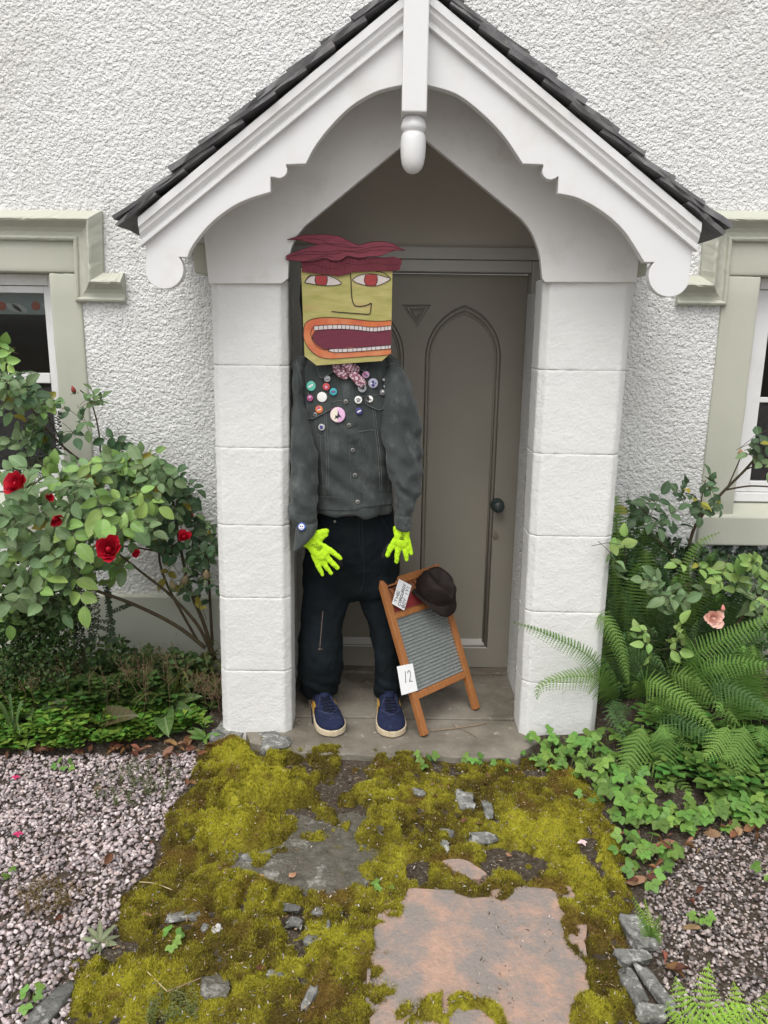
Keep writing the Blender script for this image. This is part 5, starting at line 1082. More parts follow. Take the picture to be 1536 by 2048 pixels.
obj('ribbed_plate', V, [(i*5+j, i*5+j+1, (i+1)*5+j+1, (i+1)*5+j) for i in range(nr_) for j in range(4)], M_zinc, wbt, True)
# paper cards with pen strokes
GLY = {'T': [[(0,1),(1,1)],[(.5,1),(.5,0)]], 'H': [[(0,1),(.05,0)],[(.95,1),(1,0)],[(0,.5),(1,.48)]], 'E': [[(1,1),(0,1),(0,0),(1,0)],[(0,.5),(.8,.5)]], 'C': [[(1,.85),(.6,1),(.15,.8),(0,.45),(.2,.1),(.6,0),(1,.12)]], 'O': [[(.5,1),(.1,.75),(0,.4),(.3,.02),(.75,.05),(1,.5),(.85,.88),(.5,1)]],
       'R': [[(0,0),(0,1),(.7,1),(.9,.75),(.6,.5),(0,.48)],[(.4,.48),(1,0)]], 'D': [[(0,0),(.05,1),(.6,.9),(1,.5),(.7,.1),(0,0)]], 'U': [[(0,1),(.05,.3),(.4,0),(.8,.15),(1,1)]], 'Y': [[(0,1),(.5,.5)],[(1,1),(.5,.5),(.4,0)]], 'B': [[(0,0),(0,1),(.7,.95),(.8,.7),(.1,.5),(.9,.35),(.8,.05),(0,0)]], '!': [[(.5,1),(.5,.35)],[(.5,.1),(.5,.02)]], '?': [[(.1,.8),(.4,1),(.8,.8),(.5,.45),(.5,.3)],[(.5,.1),(.5,.02)]],
       '1': [[(.75,1),(.3,0)]], '2': [[(.05,.8),(.35,1),(.75,.9),(.75,.6),(.3,.15),(.1,.03),(.4,.08),(1.05,.0)]], ' ': []}
def card(name, px, off, lines, label, sz, r_):
    c = [onplane(x, y, fL+nf*off, nf) for x, y in px]; b = MB(); k = nf*.0012
    b.add([p+k for p in c]+[p-k for p in c], [(0,1,2,3),(7,6,5,4),(0,4,5,1),(1,5,6,2),(2,6,7,3),(3,7,4,0)]); o = b.build(name, M_paper); fixn(o.data); tag(o, label, 'card')
    return o, c
def write(o, txt, org, dx, dy, adv, r_):
    b = MB()
    for i, chh in enumerate(txt):
        for st_ in GLY[chh]:
            q = [list(org+dx*(i*adv+x*.72)+dy*y+nf*.0018) for x, y in st_]; q = cr(q, 3) if len(q) > 2 and chh in 'COUD?2BR' else q; b.tube(q, r_, 5)
    return b.build('handwriting', M_pen, o)
o1, c = card('name_card', [(797.8,1158),(823,1171),(808,1221),(784,1207.6)], .0155, None, 'small white card handwritten THE CORDUROY BOY !?! on the washboard', 0, 0)
dx = (c[0]-c[3]); dy = (c[3]-c[2]); Lx, Ly = dx.length, dy.length; ex, ey = dx.normalized(), dy.normalized()
for txt, sy, hgt, x0, adv in (('THE', .70, .20, .12, .165), ('CORDUROY', .385, .20, .07, .112), ('BOY !?!', .06, .22, .08, .125)): write(o1, txt, c[2]+ex*(Lx*x0)+ey*(Ly*sy), ex*(Lx*adv), ey*(Ly*hgt), 1, .0011)
o2, c = card('number_card', [(794,1333),(825,1326.6),(835,1381),(803.5,1390.5)], .0155, None, 'white card with handwritten number 12 propped on the washboard', 0, 0)
ex, ey = (c[1]-c[0]), (c[0]-c[3]); write(o2, '12', c[3]+ex*.28+ey*.38, ex*.30, ey*.40, .95, .0012)
# hat perched on the top corner
M_felt = mat('brown_corduroy', (.013, .0085, .0075), (.022, .015, .013), .75, 30, .4, 300, .25, bdist=.002, c3=(.036, .026, .023), s3=14, t3=(.55, .8))
hat = thing('hat', P(862, 1180, 2.96), 'crumpled dark brown hat hung over the washboard corner', 'hat')
ax = Vector((.30, -.50, .80)).normalized(); fx_ = Vector((.62, -.35, -.45)); fx_ = (fx_-ax*fx_.dot(ax)).normalized(); sx_ = ax.cross(fx_); HC = P(868, 1183, 2.955)
def hatsurf(prof, n=48):
    V = []
    for r, h in prof:
        for j in range(n):
            t = 2*math.pi*j/n; a, b = math.cos(t)*.082*r, math.sin(t)*.070*r; hh_ = h
            if h > .02:
                k = sstep(.02, .10, np.array([h]))[0]; hh_ -= .052*k*math.exp(-(b/.024)**2)*(.4+.6*sstep(-.06, .08, np.array([a]))[0]); b *= 1-.42*k*max(0, math.cos(t))**2
            else: hh_ = h - .020*abs(math.cos(t))**2*(r-1)/.34 + .022*abs(math.sin(t))**3*(r-1)/.34 if r > 1 else h
            V.append(HC+fx_*a+sx_*b+ax*hh_)
    k = len(prof); F = [(i*n+j, i*n+(j+1) % n, (i+1)*n+(j+1) % n, (i+1)*n+j) for i in range(k-1) for j in range(n)]
    return V, F, n, k
V, F, n, k = hatsurf([(1.0, .002), (.99, .02), (.96, .05), (.92, .066), (.85, .080), (.70, .089), (.45, .091), (.2, .090), (.01, .090)]); F.append(tuple((k-1)*n+j for j in range(n)))
me = mesh('crown', V, F, M_felt, True); fixn(me); displace(me, lambda c: fold(c, 20, 20, .009, 31) + fold(c, 60, 60, .002, 36)); put('crown', me, hat)
V, F, n, k = hatsurf([(.97, .0), (1.0, .003), (1.08, .0), (1.18, -.004), (1.28, -.009), (1.34, -.013)]); me = mesh('brim', V, F, M_felt, True); displace(me, lambda c: fold(c, 16, 16, .011, 33)); br_o = put('brim', me, hat); br_o.modifiers.new('s', 'SOLIDIFY').thickness = .004
V, F, n, k = hatsurf([(1.005, .004), (1.012, .010), (1.005, .022), (.99, .026)]); put('hat_band', mesh('hat_band', V, F, M_felt, True), hat)
# ================================================================ plants
rp = random.Random(21)
def leafmat(n, a, b, tr=.22, rnd=.28, isl=0, rough=.5): return mat(n, a, b, rough, 25, .15, 60, .35, rnd=rnd, isl=isl, trans=tr, bdist=.003, vein=0 if isl else .45)
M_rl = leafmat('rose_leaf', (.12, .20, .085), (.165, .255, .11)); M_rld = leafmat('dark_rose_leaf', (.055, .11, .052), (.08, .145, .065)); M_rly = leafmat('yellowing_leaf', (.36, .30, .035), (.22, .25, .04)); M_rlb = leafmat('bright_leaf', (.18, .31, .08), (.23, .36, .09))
M_cane = mat('rose_cane', (.085, .075, .035), (.06, .035, .025), .7, 40, .2, 90); M_red = mat('red_petal', (.48, .006, .022), (.36, .004, .018), .55, 40, trans=.12); M_blush = mat('blush_petal', (.80, .44, .36), (.82, .56, .47), .6, 30, trans=.2); M_bud = mat('rose_bud', (.30, .035, .04), (.22, .06, .03), .6, 60); M_sepal = mat('sepal', (.09, .15, .05), (.10, .10, .05), .6, 40)
LS = [leaf_shape(.68, .22, .22, 15, .45, .75, saw=.09), leaf_shape(.78, .38, .30, 15, .47, .72, saw=.08), leaf_shape(.60, .15, .42, 15, .43, .8, saw=.1, wav=.025), leaf_shape(.72, .45, .05, 15, .46, .75, saw=.08, wav=.04)]
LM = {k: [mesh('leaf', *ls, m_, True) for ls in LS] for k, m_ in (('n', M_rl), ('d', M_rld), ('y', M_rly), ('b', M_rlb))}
def nv(x, y, z, j): return Vector((x+rp.gauss(0, j), y+rp.gauss(0, j), z+rp.gauss(0, j))).normalized()
def sprig(pos, d, size, kind, out, stems, up=(0, -.75, .75), n=5):
    d = Vector(d).normalized(); nr0 = nv(*up, .38); side = d.cross(nr0).normalized(); ln = size*2.0
    end = pos+d*ln; stems.append(([pos, pos+d*ln*.55+Vector((0, 0, .01)), end], .0011))
    spots = [(1.0, 0, 0)] + [(t, s_, 0) for t in ((.72, .36) if n >= 5 else (.68,)) for s_ in (-1, 1)]
    for t, s_, _ in spots:
        p = pos+d*ln*t; dl = (d*(.5 if s_ else 1)+side*s_*1.0+nv(0, 0, 0, .18)*.35).normalized(); k = kind if rp.random() > .022 else 'y'
        out.append((p, dl, (nr0+nv(0, 0, 0, .5)*.42).normalized(), size*(1.05 if s_ == 0 else rp.uniform(.78, .98))*rp.uniform(.85, 1.15), k))
def bush(root, leaves, stems, canes, maxobj=300):
    leaves.sort(key=lambda l: -(l[3]/max(.4, (l[0]-CAM).length))*(1 if l[0].y < 3.15 else .3))
    for p, d, nn, s_, k in leaves[:maxobj]: put('leaf', LM[k][rp.randrange(4)], root, leafM(p, d, nn, s_))
    rest = leaves[maxobj:]
    if rest:
        b = MB(); mi = {'n': 0, 'd': 1, 'y': 2, 'b': 3}
        for p, d, nn, s_, k in rest:
            M = leafM(p, d, nn, s_); v, f = LS[rp.randrange(4)]; b.add([M @ Vector(q) for q in v], f, mi[k])
        o = b.build('foliage', [leafmat('rl_a', (.12, .20, .085), (.165, .255, .11), isl=.28, rnd=0), leafmat('rl_d', (.055, .11, .052), (.08, .145, .065), isl=.28, rnd=0), M_rly, leafmat('rl_b', (.18, .31, .08), (.23, .36, .09), isl=.25, rnd=0)], root, True); o['kind'] = 'stuff'
    b = MB()
    for pts, r_ in stems: b.tube(pts, r_, 4, cap=False)
    if b.V: o = b.build('leaf_stalks', M_cane, root, True); o['kind'] = 'stuff'
    for px, r0, r1 in canes:
        q = cr([list(P(x, y, Y)) for x, y, Y in px], 6); k = len(q); b = MB(); b.tube(q, [r0+(r1-r0)*i/(k-1) for i in range(k)], 7)
        for i in range(2, k-2, 2): b.lathe([(.0016, 0), (.0002, .005)], q[i], (rp.gauss(0, 1), rp.gauss(0, 1), .2), 5)
        b.build('cane', M_cane, root, True)
def flower(root, x, y, Y, r, m_, n=22, face=(0.1, -.8, .5), name='flower', open_=1.0):
    c = P(x, y, Y); ax = Vector(face).normalized(); a = ax.orthogonal().normalized(); b_ = ax.cross(a); core = MB(); core.lathe([(r*.12, -r*.5), (r*.30, -r*.2), (r*.22, r*.1), (r*.02, r*.25)], c, ax, 10); fo = core.build(name, m_, root, True)
    v0, f0 = leaf_shape(1.05, .55, -.28, 7, .62, .55, wav=.035); ms = mesh('petal', v0, f0, m_, True)
    for i in range(n):
        t = i/n; ang = i*2.39996+rp.uniform(-.2, .2); tl = (.18+1.15*t**.8)*open_+rp.uniform(-.1, .1); s_ = r*(.55+.55*t)*rp.uniform(.9, 1.1)
        rad = a*math.cos(ang)+b_*math.sin(ang); d = (ax*math.cos(tl)+rad*math.sin(tl)).normalized(); nn = (ax*math.sin(tl)-rad*math.cos(tl)); put('petal', ms, fo, leafM(c-ax*r*.35+rad*r*.10, d, nn, s_))
    return fo
def bud(root, x, y, Y, r, m_=None):
    c = P(x, y, Y); b = MB(); ax = nv(.1, -.3, .9, .3); b.lathe([(r*.3, -r), (r*.75, -r*.5), (r*.8, 0), (r*.55, r*.7), (r*.1, r*1.5)], c, ax, 10, 0); b.lathe([(r*.2, -r*1.5), (r*.5, -r*1.2), (r*.6, -r*.8), (r*.3, -r*.6)], c, ax, 8, 1)
    for k in range(5):
        t = k*1.256; v, f = leaf_shape(.3, .3, .5, 5); rad = ax.orthogonal().normalized(); rad.rotate(Matrix.Rotation(t, 3, ax)); M = leafM(c-ax*r*.7, (rad+ax*rp.uniform(-.6, .6)), ax, r*1.9); b.add([M @ Vector(q) for q in v], f, 1)
    return b.build('rose_bud', [m_ or M_bud, M_sepal], root, True)

# ---- red rose bush beside the pier
base = GZ(405, 1300); base = P(400, 1290, 3.02)
rose = thing('rose_bush', (base.x, base.y, zg1(base.x, base.y)), 'climbing rose bush with red blooms against the cottage wall', 'rose bush')
lv, stm = [], []
def fill(poly, n, Y0, Y1, size, kinds, lv, stm, dirs=(0, -.4, .3), nn=5):
    x0, x1 = min(p[0] for p in poly), max(p[0] for p in poly); y0, y1 = min(p[1] for p in poly), max(p[1] for p in poly); c = 0
    while c < n:
        x, y = rp.uniform(x0, x1), rp.uniform(y0, y1)
        if not inside(poly, np.array([x]), np.array([y]))[0]: continue
        p = P(x, y, rp.uniform(Y0, Y1)); a = rp.uniform(0, 6.28); d = Vector((math.cos(a), dirs[1]+rp.gauss(0, .25), math.sin(a)*.8+dirs[2])); s_ = rp.uniform(*size)
        sprig(p-d.normalized()*s_*.9, d, s_, kinds[rp.randrange(len(kinds))], lv, stm, n=nn); c += 1
fill([(0,965),(60,930),(140,945),(230,985),(260,1060),(235,1140),(150,1200),(90,1220),(0,1225)], 77, 2.50, 2.85, (0.055, 0.077), 'nnnnb', lv, stm)
fill([(-60,960),(0,960),(0,1230),(-60,1230)], 14, 2.5, 2.85, (0.055, 0.075), 'nnb', lv, stm)
fill([(110,950),(200,925),(290,930),(345,965),(300,1040),(250,1090),(150,1010)], 63, 2.65, 2.98, (0.043, 0.065), 'nnnb', lv, stm)
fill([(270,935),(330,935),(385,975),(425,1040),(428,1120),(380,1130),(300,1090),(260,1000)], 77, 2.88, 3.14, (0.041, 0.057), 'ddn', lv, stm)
fill([(190,905),(290,915),(340,940),(240,960)], 18, 2.9, 3.1, (0.041, 0.057), 'nb', lv, stm)
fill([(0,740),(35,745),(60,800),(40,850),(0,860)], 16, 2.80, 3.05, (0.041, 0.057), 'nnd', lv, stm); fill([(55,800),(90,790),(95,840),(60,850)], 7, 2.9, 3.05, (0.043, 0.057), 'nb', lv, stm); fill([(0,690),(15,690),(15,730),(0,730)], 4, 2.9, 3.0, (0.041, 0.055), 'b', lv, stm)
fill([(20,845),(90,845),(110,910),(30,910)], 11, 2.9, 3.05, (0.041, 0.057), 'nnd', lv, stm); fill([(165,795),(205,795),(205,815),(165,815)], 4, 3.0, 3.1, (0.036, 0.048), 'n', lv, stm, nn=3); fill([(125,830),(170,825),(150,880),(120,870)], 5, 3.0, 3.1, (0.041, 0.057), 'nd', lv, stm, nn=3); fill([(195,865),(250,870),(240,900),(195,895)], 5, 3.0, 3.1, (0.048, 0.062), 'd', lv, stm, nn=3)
fill([(205,1110),(265,1110),(255,1160),(215,1165)], 5, 2.75, 2.9, (0.048, 0.062), 'nb', lv, stm, nn=3); fill([(270,1130),(330,1110),(430,1150),(430,1220),(390,1225),(340,1170)], 14, 2.95, 3.1, (0.036, 0.053), 'dyd', lv, stm, nn=3)
canes = [([(425,1310,3.03),(395,1250,2.98),(340,1190,2.92),(290,1150,2.86),(240,1110,2.8)], .008, .004), ([(410,1295,3.0),(350,1250,2.95),(270,1210,2.88),(190,1180,2.8),(120,1150,2.72)], .009, .005), ([(430,1320,3.06),(405,1240,3.08),(380,1180,3.1),(360,1090,3.08),(345,1000,3.05),(330,950,3.02)], .009, .004), ([(400,1290,3.08),(330,1160,3.1),(315,1080,3.1),(305,1000,3.08),(300,940,3.06)], .006, .003),
         ([(345,1110,3.05),(300,1100,3.0),(270,1095,2.95),(235,1090,2.9)], .004, .003), ([(300,960,3.08),(250,930,3.08),(205,910,3.1),(200,880,3.1),(193,840,3.1),(180,800,3.1),(160,780,3.1)], .0045, .0025), ([(205,950,3.05),(140,905,3.03),(95,860,3.0),(55,805,2.98),(25,755,2.95),(0,710,2.95)], .005, .003), ([(130,900,3.04),(105,850,3.02),(80,810,3.0),(60,790,3.0)], .003, .002), ([(385,1000,3.1),(350,960,3.1),(310,930,3.1),(275,915,3.1)], .004, .002), ([(425,1290,3.1),(420,1200,3.12),(415,1120,3.12),(400,1040,3.12)], .007, .004)]
bush(rose, lv, stm, canes)
flower(rose, 217, 1098, 2.40, .049, M_red, 26, (.05, -.85, .35)); flower(rose, 33, 968, 2.44, .050, M_red, 24, (-.35, -.7, .45)); flower(rose, 272, 1109, 2.58, .024, M_red, 14, (.3, -.8, .4), open_=.7); flower(rose, 112, 1038, 2.45, .030, M_red, 14, (.5, -.6, -.3), open_=.8); flower(rose, 98, 995, 2.45, .022, M_red, 12, (.6, -.6, .2), open_=.7); flower(rose, 368, 1074, 2.80, .034, M_red, 14, (.2, -.6, .7), open_=1.0)
for x, y, Y, r in ((147,780,3.1,.012),(258,919,3.05,.008),(165,945,2.9,.008),(189,1060,2.6,.007),(385,1030,3.0,.007)): bud(rose, x, y, Y, r)
M_hip = mat('seed_pod', (.24, .15, .10), (.13, .16, .06), .6, 30, .2, 60)
for x, y, Y, r in ((345,1172,2.9,.017),(370,1160,2.92,.017),(413,1150,2.85,.019)): bud(rose, x, y, Y, r, M_hip)

# ---- ground cover rosettes (uncountable) on both beds
def rosettes(name, poly, n, seed, size, a, b, label, lift=0.0, up=.55):
    r = random.Random(seed); B = MB(); x0, x1 = min(p[0] for p in poly), max(p[0] for p in poly); y0, y1 = min(p[1] for p in poly), max(p[1] for p in poly); c = 0; v0, f0 = leaf_shape(.55, .3, .25, 6, .72, .8); tries = 0
    while c < n and tries < 20000:
        tries += 1; x, y = r.uniform(x0, x1), r.uniform(y0, y1)
        if not inside(poly, np.array([x]), np.array([y]))[0]: continue
        p = GZ(x, y); c += 1; k = r.randint(8, 13); s_ = r.uniform(*size); h = p.z+.006+r.random()*lift; o_ = r.uniform(0, 6)
        for i in range(k):
            t = o_+i*2.4; e = up*(1.35-i/k)+r.uniform(-.1, .15); d = Vector((math.cos(t), math.sin(t), e)); M = leafM((p.x, p.y, h+.004*i), d, Vector((-math.cos(t)*e, -math.sin(t)*e, 1)), s_*(1.1-.5*i/k)); B.add([M @ Vector(q) for q in v0], f0)
    return tag(B.build(name, leafmat(name+'_leaf', a, b, .2, 0, .5, .4), None, True), label, 'ground cover', kind='stuff')
rosettes('ground_cover', [(-60,1420),(60,1400),(200,1420),(300,1430),(420,1440),(440,1462),(370,1482),(250,1506),(120,1516),(-60,1516)], 150, 1, (.045, .072), (.09, .19, .03), (.15, .29, .045), 'low glossy green rosettes edging the rose bed', .03, .85)
rosettes('ground_cover', [(-60,1300),(100,1300),(250,1310),(430,1330),(440,1440),(300,1440),(-60,1420)], 220, 2, (.045, .085), (.065, .13, .032), (.09, .16, .04), 'dark leafy ground cover filling the middle of the rose bed', .05, .7)
rosettes('ground_cover', [(1225,1440),(1300,1430),(1420,1440),(1560,1440),(1560,1600),(1440,1610),(1330,1570),(1260,1520)], 80, 3, (.05, .10), (.065, .15, .03), (.10, .21, .042), 'glossy spoon-leaved rosettes under the ferns', .05)
rosettes('ground_cover', [(1200,1240),(1560,1220),(1560,1430),(1220,1430)], 170, 4, (.04, .06), (.022, .05, .016), (.03, .065, .02), 'dark leafy undergrowth behind the ferns', .1, .8)
# creeping weed on gravel
rosettes('gravel_weed', [(205,1545),(330,1535),(370,1560),(330,1610),(240,1620),(180,1600)], 90, 5, (.007, .013), (.07, .10, .035), (.10, .12, .04), 'fine creeping green weed spreading over pink gravel', .01)
rosettes('gravel_weed', [(30,1800),(90,1770),(165,1790),(160,1830),(60,1850)], 70, 6, (.006, .011), (.13, .085, .03), (.15, .12, .04), 'reddish creeping weed patch on pink gravel', .008)
rosettes('gravel_weed', [(300,2010),(390,2000),(400,2060),(290,2060)], 60, 7, (.006, .011), (.11, .14, .04), (.14, .16, .05), 'pale creeping weed among the moss', .012)

# ---- small-leaved shrubs, hanging sprays
def tinybush(name, poly, n, Y0, Y1, s, a, b, label, cat, stems):
    r = random.Random(len(label)); root = thing(name, GZ(*stems[0][-1][:2]) if False else P(*stems[0][0]), label, cat); B = MB(); x0, x1 = min(p[0] for p in poly), max(p[0] for p in poly); y0, y1 = min(p[1] for p in poly), max(p[1] for p in poly); v0, f0 = leaf_shape(.6, .3, .15, 4, .5, .8); c = 0
    while c < n:
        x, y = r.uniform(x0, x1), r.uniform(y0, y1)
        if not inside(poly, np.array([x]), np.array([y]))[0]: continue
        c += 1; p = P(x, y, r.uniform(Y0, Y1))
        for _ in range(4): M = leafM(p+Vector((r.gauss(0, .008), r.gauss(0, .008), r.gauss(0, .008))), (r.gauss(0, 1), r.gauss(0, 1), r.gauss(.2, 1)), (r.gauss(0, .5), r.gauss(-.5, .5), r.gauss(.6, .5)), r.uniform(*s)); B.add([M @ Vector(q) for q in v0], f0)
    o = B.build('foliage', leafmat(name+'_leaf', a, b, .15, 0, .4), root, True); o['kind'] = 'stuff'
    S = MB()
    for st_ in stems: S.tube(cr([list(P(*q)) for q in st_], 5), .003, 5)
    S.build('stem', M_cane, root, True); return root
tinybush('box_shrub', [(-40,1200),(80,1195),(135,1225),(150,1300),(130,1370),(-40,1380)], 1300, 2.75, 3.0, (.014, .023), (.030, .065, .015), (.05, .10, .02), 'dense small-leaved dark green shrub beneath the roses', 'shrub', [[(40,1350,2.9),(40,1280,2.88),(30,1220,2.86)], [(40,1350,2.9),(70,1290,2.9),(90,1240,2.88)]])
tinybush('leafy_shrub', [(140,1290),(200,1270),(300,1300),(420,1310),(436,1380),(300,1390),(150,1380)], 260, 2.88, 3.06, (.022, .036), (.05, .10, .028), (.075, .135, .035), 'loose dark leafy growth behind the dock plants', 'shrub', [[(280,1430,2.85),(280,1370,2.86),(270,1300,2.86)], [(280,1430,2.85),(340,1370,2.88),(390,1320,2.9)]])
tinybush('dark_shrub', [(1212,1075),(1300,1060),(1400,1100),(1570,1130),(1570,1330),(1400,1340),(1215,1320)], 900, 3.02, 3.16, (.022, .036), (.028, .060, .022), (.042, .085, .03), 'dark tangled greenery behind the ferns', 'shrub', [[(1300,1340,3.1),(1290,1240,3.1),(1270,1130,3.1)], [(1300,1340,3.1),(1400,1260,3.1),(1440,1160,3.1)]])
tinybush('leafy_shrub', [(0,1150),(120,1170),(170,1200),(140,1260),(0,1260)], 260, 2.7, 2.95, (.022, .034), (.06, .12, .035), (.09, .155, .045), 'green leafy growth filling the gap below the rose leaves', 'shrub', [[(60,1350,2.9),(70,1280,2.86),(60,1200,2.82)], [(60,1350,2.9),(110,1280,2.88),(130,1220,2.84)]])
def spray(name, paths, s, a, b, label, cat, step_=.007):
    root = thing(name, P(*paths[0][0]), label, cat); B = MB(); S = MB(); v0, f0 = leaf_shape(.6, .2, .1, 4, .5, .8); r = random.Random(len(label)+3)
    for px in paths:
        q = cr([list(P(*p)) for p in px], 12); S.tube(q, .0012, 4)
        for i in range(len(q)-1):
            for k in range(max(1, int(np.linalg.norm(q[i+1]-q[i])/step_))):
                for sd in (-1, 1):
                    t = Vector(q[i+1]-q[i]).normalized(); p = Vector(q[i]).lerp(Vector(q[i+1]), r.random()); sx = t.cross(Vector((0, -1, .2))).normalized()*sd; M = leafM(p, sx+t*.5+Vector((0, r.gauss(-.2, .3), 0)), (r.gauss(0, .3), -.8, .5), r.uniform(*s)); B.add([M @ Vector(x) for x in v0], f0)
    o = B.build('foliage', leafmat(name+'_leaf', a, b, .12, 0, .35), root, True); o['kind'] = 'stuff'; S.build('stem', M_cane, root, True); return root
pth = []
for k in range(13):
    x = rp.uniform(145, 195); pth.append([(x, rp.uniform(1120, 1170), rp.uniform(2.88, 3.0)), (x+rp.uniform(-8, 12), 1220, 2.92), (x+rp.uniform(-20, 15), rp.uniform(1260, 1310), 2.88)])
for k in range(5): x = rp.uniform(208, 222); pth.append([(x, 1160+k*6, 2.9), (x+6, 1220, 2.88), (x+rp.uniform(4, 18), 1285, 2.86)])
pth += [[(160,1235,2.92),(190,1240,2.92),(230,1245,2.92)], [(220,1225,2.92),(245,1215,2.94),(262,1208,2.96)], [(170,1245,2.92),(200,1255,2.92),(228,1262,2.92)]]
spray('hanging_shrub', pth, (.008, .013), (.028, .055, .028), (.045, .08, .04), 'dark tiny-leaved shrub hanging in sprays beneath the roses', 'shrub')
pth = [[(rp.uniform(5, 60), rp.uniform(955, 985), 3.1), (rp.uniform(20, 90), 940, 3.1), (rp.uniform(40, 125), rp.uniform(890, 930), 3.1)] for _ in range(16)] + [[(118,905,3.1),(112,870,3.1),(108,818,3.1)], [(124,900,3.1),(118,850,3.1),(120,825,3.1)]]
spray('wall_shrub', pth, (.008, .013), (.022, .04, .022), (.035, .06, .03), 'fine dark sprays growing in front of the casement sill', 'shrub')
pth = []
for _ in range(46): x, y = rp.uniform(1405, 1560), rp.uniform(1092, 1150); pth.append([(x, y, 3.225), (x+rp.uniform(-14, 14), y+rp.uniform(-12, 12), 3.222), (x+rp.uniform(-26, 26), y+rp.uniform(-14, 18), 3.224)])
spray('ivy', pth, (.013, .020), (.012, .026, .016), (.022, .042, .022), 'small dark ivy clinging to the roughcast below the sill', 'ivy', .012)
# ---- broad and strappy plants in the rose bed
def broad(name, x, y, leaves, m_, label, cat, W=.42, ln=(.1, .16), group=None, Y=None):
    p = GZ(x, y) if Y is None else P(x, y, Y); root = thing(name, p, label, cat, group); sh = mesh('leaf', *leaf_shape(W, .35, .45, 10, .5, .8, wav=.03), m_, True)
    for i in range(leaves): a = i*2.4+rp.uniform(-.3, .3); e = rp.uniform(.45, 1.3); put('leaf', sh, root, leafM(p+Vector((0, 0, .005)), (math.cos(a), math.sin(a)-.25, e), (-math.cos(a)*e*.6, -.5, .7), rp.uniform(*ln)))
M_dock = leafmat('dock_leaf', (.055, .11, .03), (.075, .14, .035)); M_dockb = leafmat('dock_leaf_brown', (.075, .09, .03), (.12, .08, .035)); M_strap = leafmat('strap_leaf', (.075, .10, .025), (.12, .13, .035), .2)
for x, y, n, m_, lb in ((255,1385,7,M_dock,'broad upright dock plant with a crinkled leaf below the roses'),(195,1450,8,M_dockb,'sprawling dock plant with brown-tinged leaves near the gravel'),(150,1390,6,M_dock,'leafy green dock plant under the hanging shrub'),(330,1420,6,M_dock,'broad-leaved weed among the dried stems'),(60,1420,7,M_dock,'broad-leaved green weed beside the box shrub')): broad('dock_plant', x, y, n, m_, lb, 'plant', .46, (.13, .21))
def straps(name, x, y, n, ln, spread, m_, label):
    p = GZ(x, y); root = thing(name, p, label, 'plant')
    for i in range(n):
        a = rp.uniform(0, 6.28); L = rp.uniform(*ln); h = L*rp.uniform(.35, .75); o_ = Vector((math.cos(a), math.sin(a)*.8-.3, 0))*L*spread*rp.uniform(.6, 1.1); w = rp.uniform(.005, .009); sx = Vector((-o_.y, o_.x, 0)).normalized() if o_.length > 0 else Vector((1, 0, 0)); V = []; K = 9
        for k in range(K): t = k/(K-1); c = p+o_*t+Vector((0, 0, h*math.sin(t*2.3)/.75*.75)); ww = w*(1-t**3); V += [c-sx*ww, c-Vector((0, 0, ww*.4)), c+sx*ww]
        obj('leaf', V, [(3*k+j, 3*k+j+1, 3*k+j+4, 3*k+j+3) for k in range(K-1) for j in (0, 1)], m_, root, True)
straps('strappy_plant', 400, 1385, 34, (.20, .36), .75, M_strap, 'clump of arching yellow-green strap leaves beside the pier'); straps('strappy_plant', 345, 1410, 18, (.14, .26), .7, M_strap, 'smaller strappy clump among dried stems'); straps('strappy_plant', 30, 1480, 10, (.16, .28), .6, leafmat('st2', (.055, .11, .03), (.08, .14, .04)), 'long grassy leaves bending over the gravel edge')
# dried flower stems with seed beads
M_dry = mat('dried_stem', (.17, .11, .06), (.24, .17, .10), .85, 40)
def dried(x, y, n, hts, spread, label, Y=None):
    p = GZ(x, y) if Y is None else P(x, y, Y); root = thing('dried_stems', p, label, 'plant'); B = MB()
    for i in range(n):
        b0 = p+Vector((rp.uniform(-spread, spread), rp.uniform(-spread, spread)*.6, 0)); h = rp.uniform(*hts); t = b0+Vector((rp.gauss(0, .03), rp.gauss(-.02, .03), h)); B.tube([b0, b0.lerp(t, .5)+Vector((rp.gauss(0, .008), 0, 0)), t], .0009, 4)
        for k in range(9):
            s0 = b0.lerp(t, rp.uniform(.45, 1)); e = s0+Vector((rp.gauss(0, .025), rp.gauss(0, .025), rp.uniform(.005, .04))); B.tube([s0, e], .0005, 3)
            for _ in range(2): q = e+Vector((rp.gauss(0, .006), rp.gauss(0, .006), rp.gauss(0, .006))); B.lathe([(.0003, -.0022), (.0021, 0), (.0003, .0022)], q, (0, 0, 1), 5)
    o = B.build('seed_stalks', M_dry, root); o['kind'] = 'stuff'
dried(110, 1400, 20, (.12, .24), .16, 'hazy brown seed stems in front of the box shrub'); dried(310, 1410, 22, (.12, .26), .17, 'tangle of dried brown seed stems below the rose canes'); dried(425, 1420, 16, (.10, .2), .05, 'dry twiggy seed stems against the pier'); dried(1500, 1420, 16, (.1, .2), .12, 'dried seed stems behind the ferns')
# reddish dead grass at the wall foot
straps('dead_grass', 300, 1330, 40, (.10, .22), .8, mat('dead_grass', (.10, .045, .022), (.16, .09, .04), .9, 40, rnd=.3), 'reddish dead grass at the foot of the wall')

